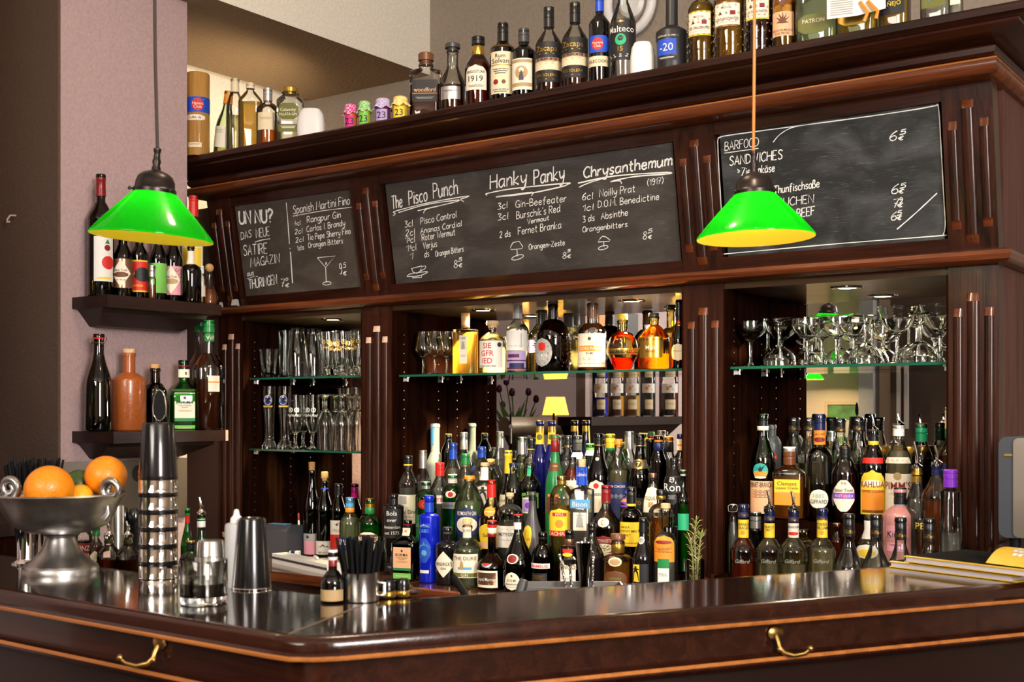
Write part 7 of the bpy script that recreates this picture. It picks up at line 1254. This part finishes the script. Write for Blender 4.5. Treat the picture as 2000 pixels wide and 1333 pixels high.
# ledge between the two pillars with lamp, tulips and the beer tap tower
t = thing('side_ledge', (-4.0, 1.99, 1.14), 'dark ledge between the two pillars carrying the lamp and tulips, seen in the mirror', 'ledge'); m = MB(); m.bbox((-.9, -1.4, -.04), (.43, .45, 0), WCT); m.bbox((-.9, -1.38, -1.14), (.42, .44, -.04), WI); m.build('ledge', t, 0)
pL = onM(1085, 815, 7.75); kk = 7.75/F; t = thing('table_lamp', (pL.x, pL.y, 1.14), 'small table lamp with a glowing yellow cone shade, reflected in the middle mirror', 'lamp')
hz = lambda y: ZC+(CY-y)*kk-1.14
SH = P('lamp_shade_paper', (.85, .55, .12), .7, emit=(1, .50, .06), es=1.6)
m = MB(); m.lathe([(26*kk, hz(811)), (18*kk, hz(776))], SH, 32, caps=(0, 0)); m.build('lamp_shade', t)
m = MB(); m.lathe([(.06, 0), (.06, .012), (.012, .025), (.010, hz(800))], DKB, 20); m.build('base', t)
m = MB(); m.sphere((0, 0, hz(795)), .02, BULB, 12, 8); m.build('bulb', t)
light('POINT', 'table_lamp_light', (pL.x, pL.y, 1.14+hz(790)), 24, (1, .66, .25), size=.03)
pT = onM(1008, 830, 6.9); kk = 6.9/F; t = thing('tulip_vase', (pT.x, pT.y, 1.14), 'glass vase on the ledge seen in the middle mirror', 'vase'); hz = lambda y: ZC+(CY-y)*kk-1.14
m = MB(); m.lathe([(.035, 0), (.04, .004), (.038, hz(880)*.5), (.05, max(.12, hz(835))), (.048, max(.12, hz(835))), (.036, hz(880)*.5), (.036, .01)], G['clear'], 24, caps=(1, 0)); m.build('vase', t)
rt = Vector((CT, -ST, 0))                            # across the mirrored view
TUL = P('purple_tulip_petal', (.10, .008, .07), .4); TGR = P('tulip_green', (.10, .26, .05), .5)
for i, (px, py, s_, l) in enumerate(((989, 748, 1, 'highest'), (975, 762, 1, 'leftmost'), (1000, 769, 1.05, 'middle'), (1032, 768, 1, 'right-leaning'), (1047, 782, 1, 'lowest right'), (982, 793, .9, 'lowest left'))):
    q = onM(px, py, 6.9+.03*(i % 3)); t = thing('tulip', (pT.x+.008*math.cos(i*2), pT.y+.008*math.sin(i*2), 1.155), 'dark purple tulip in the vase seen in the mirror, the %s bloom' % l, 'flower', 'purple tulips'); v = q-t.location
    m = MB(); m.tube([(0, 0, 0), (v.x*.35, v.y*.35, v.z*.5), (v.x*.8, v.y*.8, v.z*.85), v], .004, TGR, 7); m.build('stem', t)
    m = MB(); k2 = .019*s_; m.lathe([(.004, -k2*.9), (k2*.7, -k2*.6), (k2*.95, 0), (k2*.85, k2*.8), (k2*.45, k2*1.5), (.001, k2*1.45)], TUL, 14, v); m.build('bloom', t)
    m = MB()
    for sg in (-1, 1):
        b0 = Vector((v.x*.1, v.y*.1, v.z*.25)); b1 = b0+Vector((v.x*.3, v.y*.3, v.z*.35))+rt*.03*sg; b2 = b1+Vector((v.x*.1, v.y*.1, v.z*.22))+rt*.05*sg; w_ = rt*.016+Vector((0, 0, .004))
        m.add([b0-w_*.5, b0+w_*.5, b1+w_, b1-w_, b2], [(0, 1, 2, 3), (3, 2, 4)], TGR)
    m.build('leaf', t, 60)
p0, p1 = onM(985, 833, 6.45), onM(1108, 832, 6.75); t = thing('beer_tap_tower', ((p0.x+p1.x)/2, (p0.y+p1.y)/2, 1.14), 'horizontal steel beer tap tower seen in the middle mirror', 'tap')
c = Vector(t.location); va, vb = p0-c, p1-c; m = MB(); m.tube([va, vb, vb+(vb-va).normalized()*.02, vb+(vb-va).normalized()*.032], [.05, .05, .042, .004], P('satin_steel', (.75, .66, .55), .5, .6), 24); m.build('barrel', t)
m = MB(); mid = (va+vb)/2; m.lathe([(.045, 0), (.04, .02), (.03, .03), (.03, mid.z-.03)], STEEL, 20, (mid.x, mid.y, 0)); m.build('column', t)
for u in (.08, .75):
    q = va.lerp(vb, u); d_ = Vector((.6, .75, 0)).normalized(); m = MB(); m.tube([q, q+d_*.10, q+d_*.13], .011, CHROME, 10); m.tube([q+d_*.12, q+d_*.125+Vector((0, 0, -.09))], .007, CHROME, 8); m.tube([q+d_*.10, q+d_*.105+Vector((0, 0, .07))], .006, BPLAS, 8); m.build('tap', t)
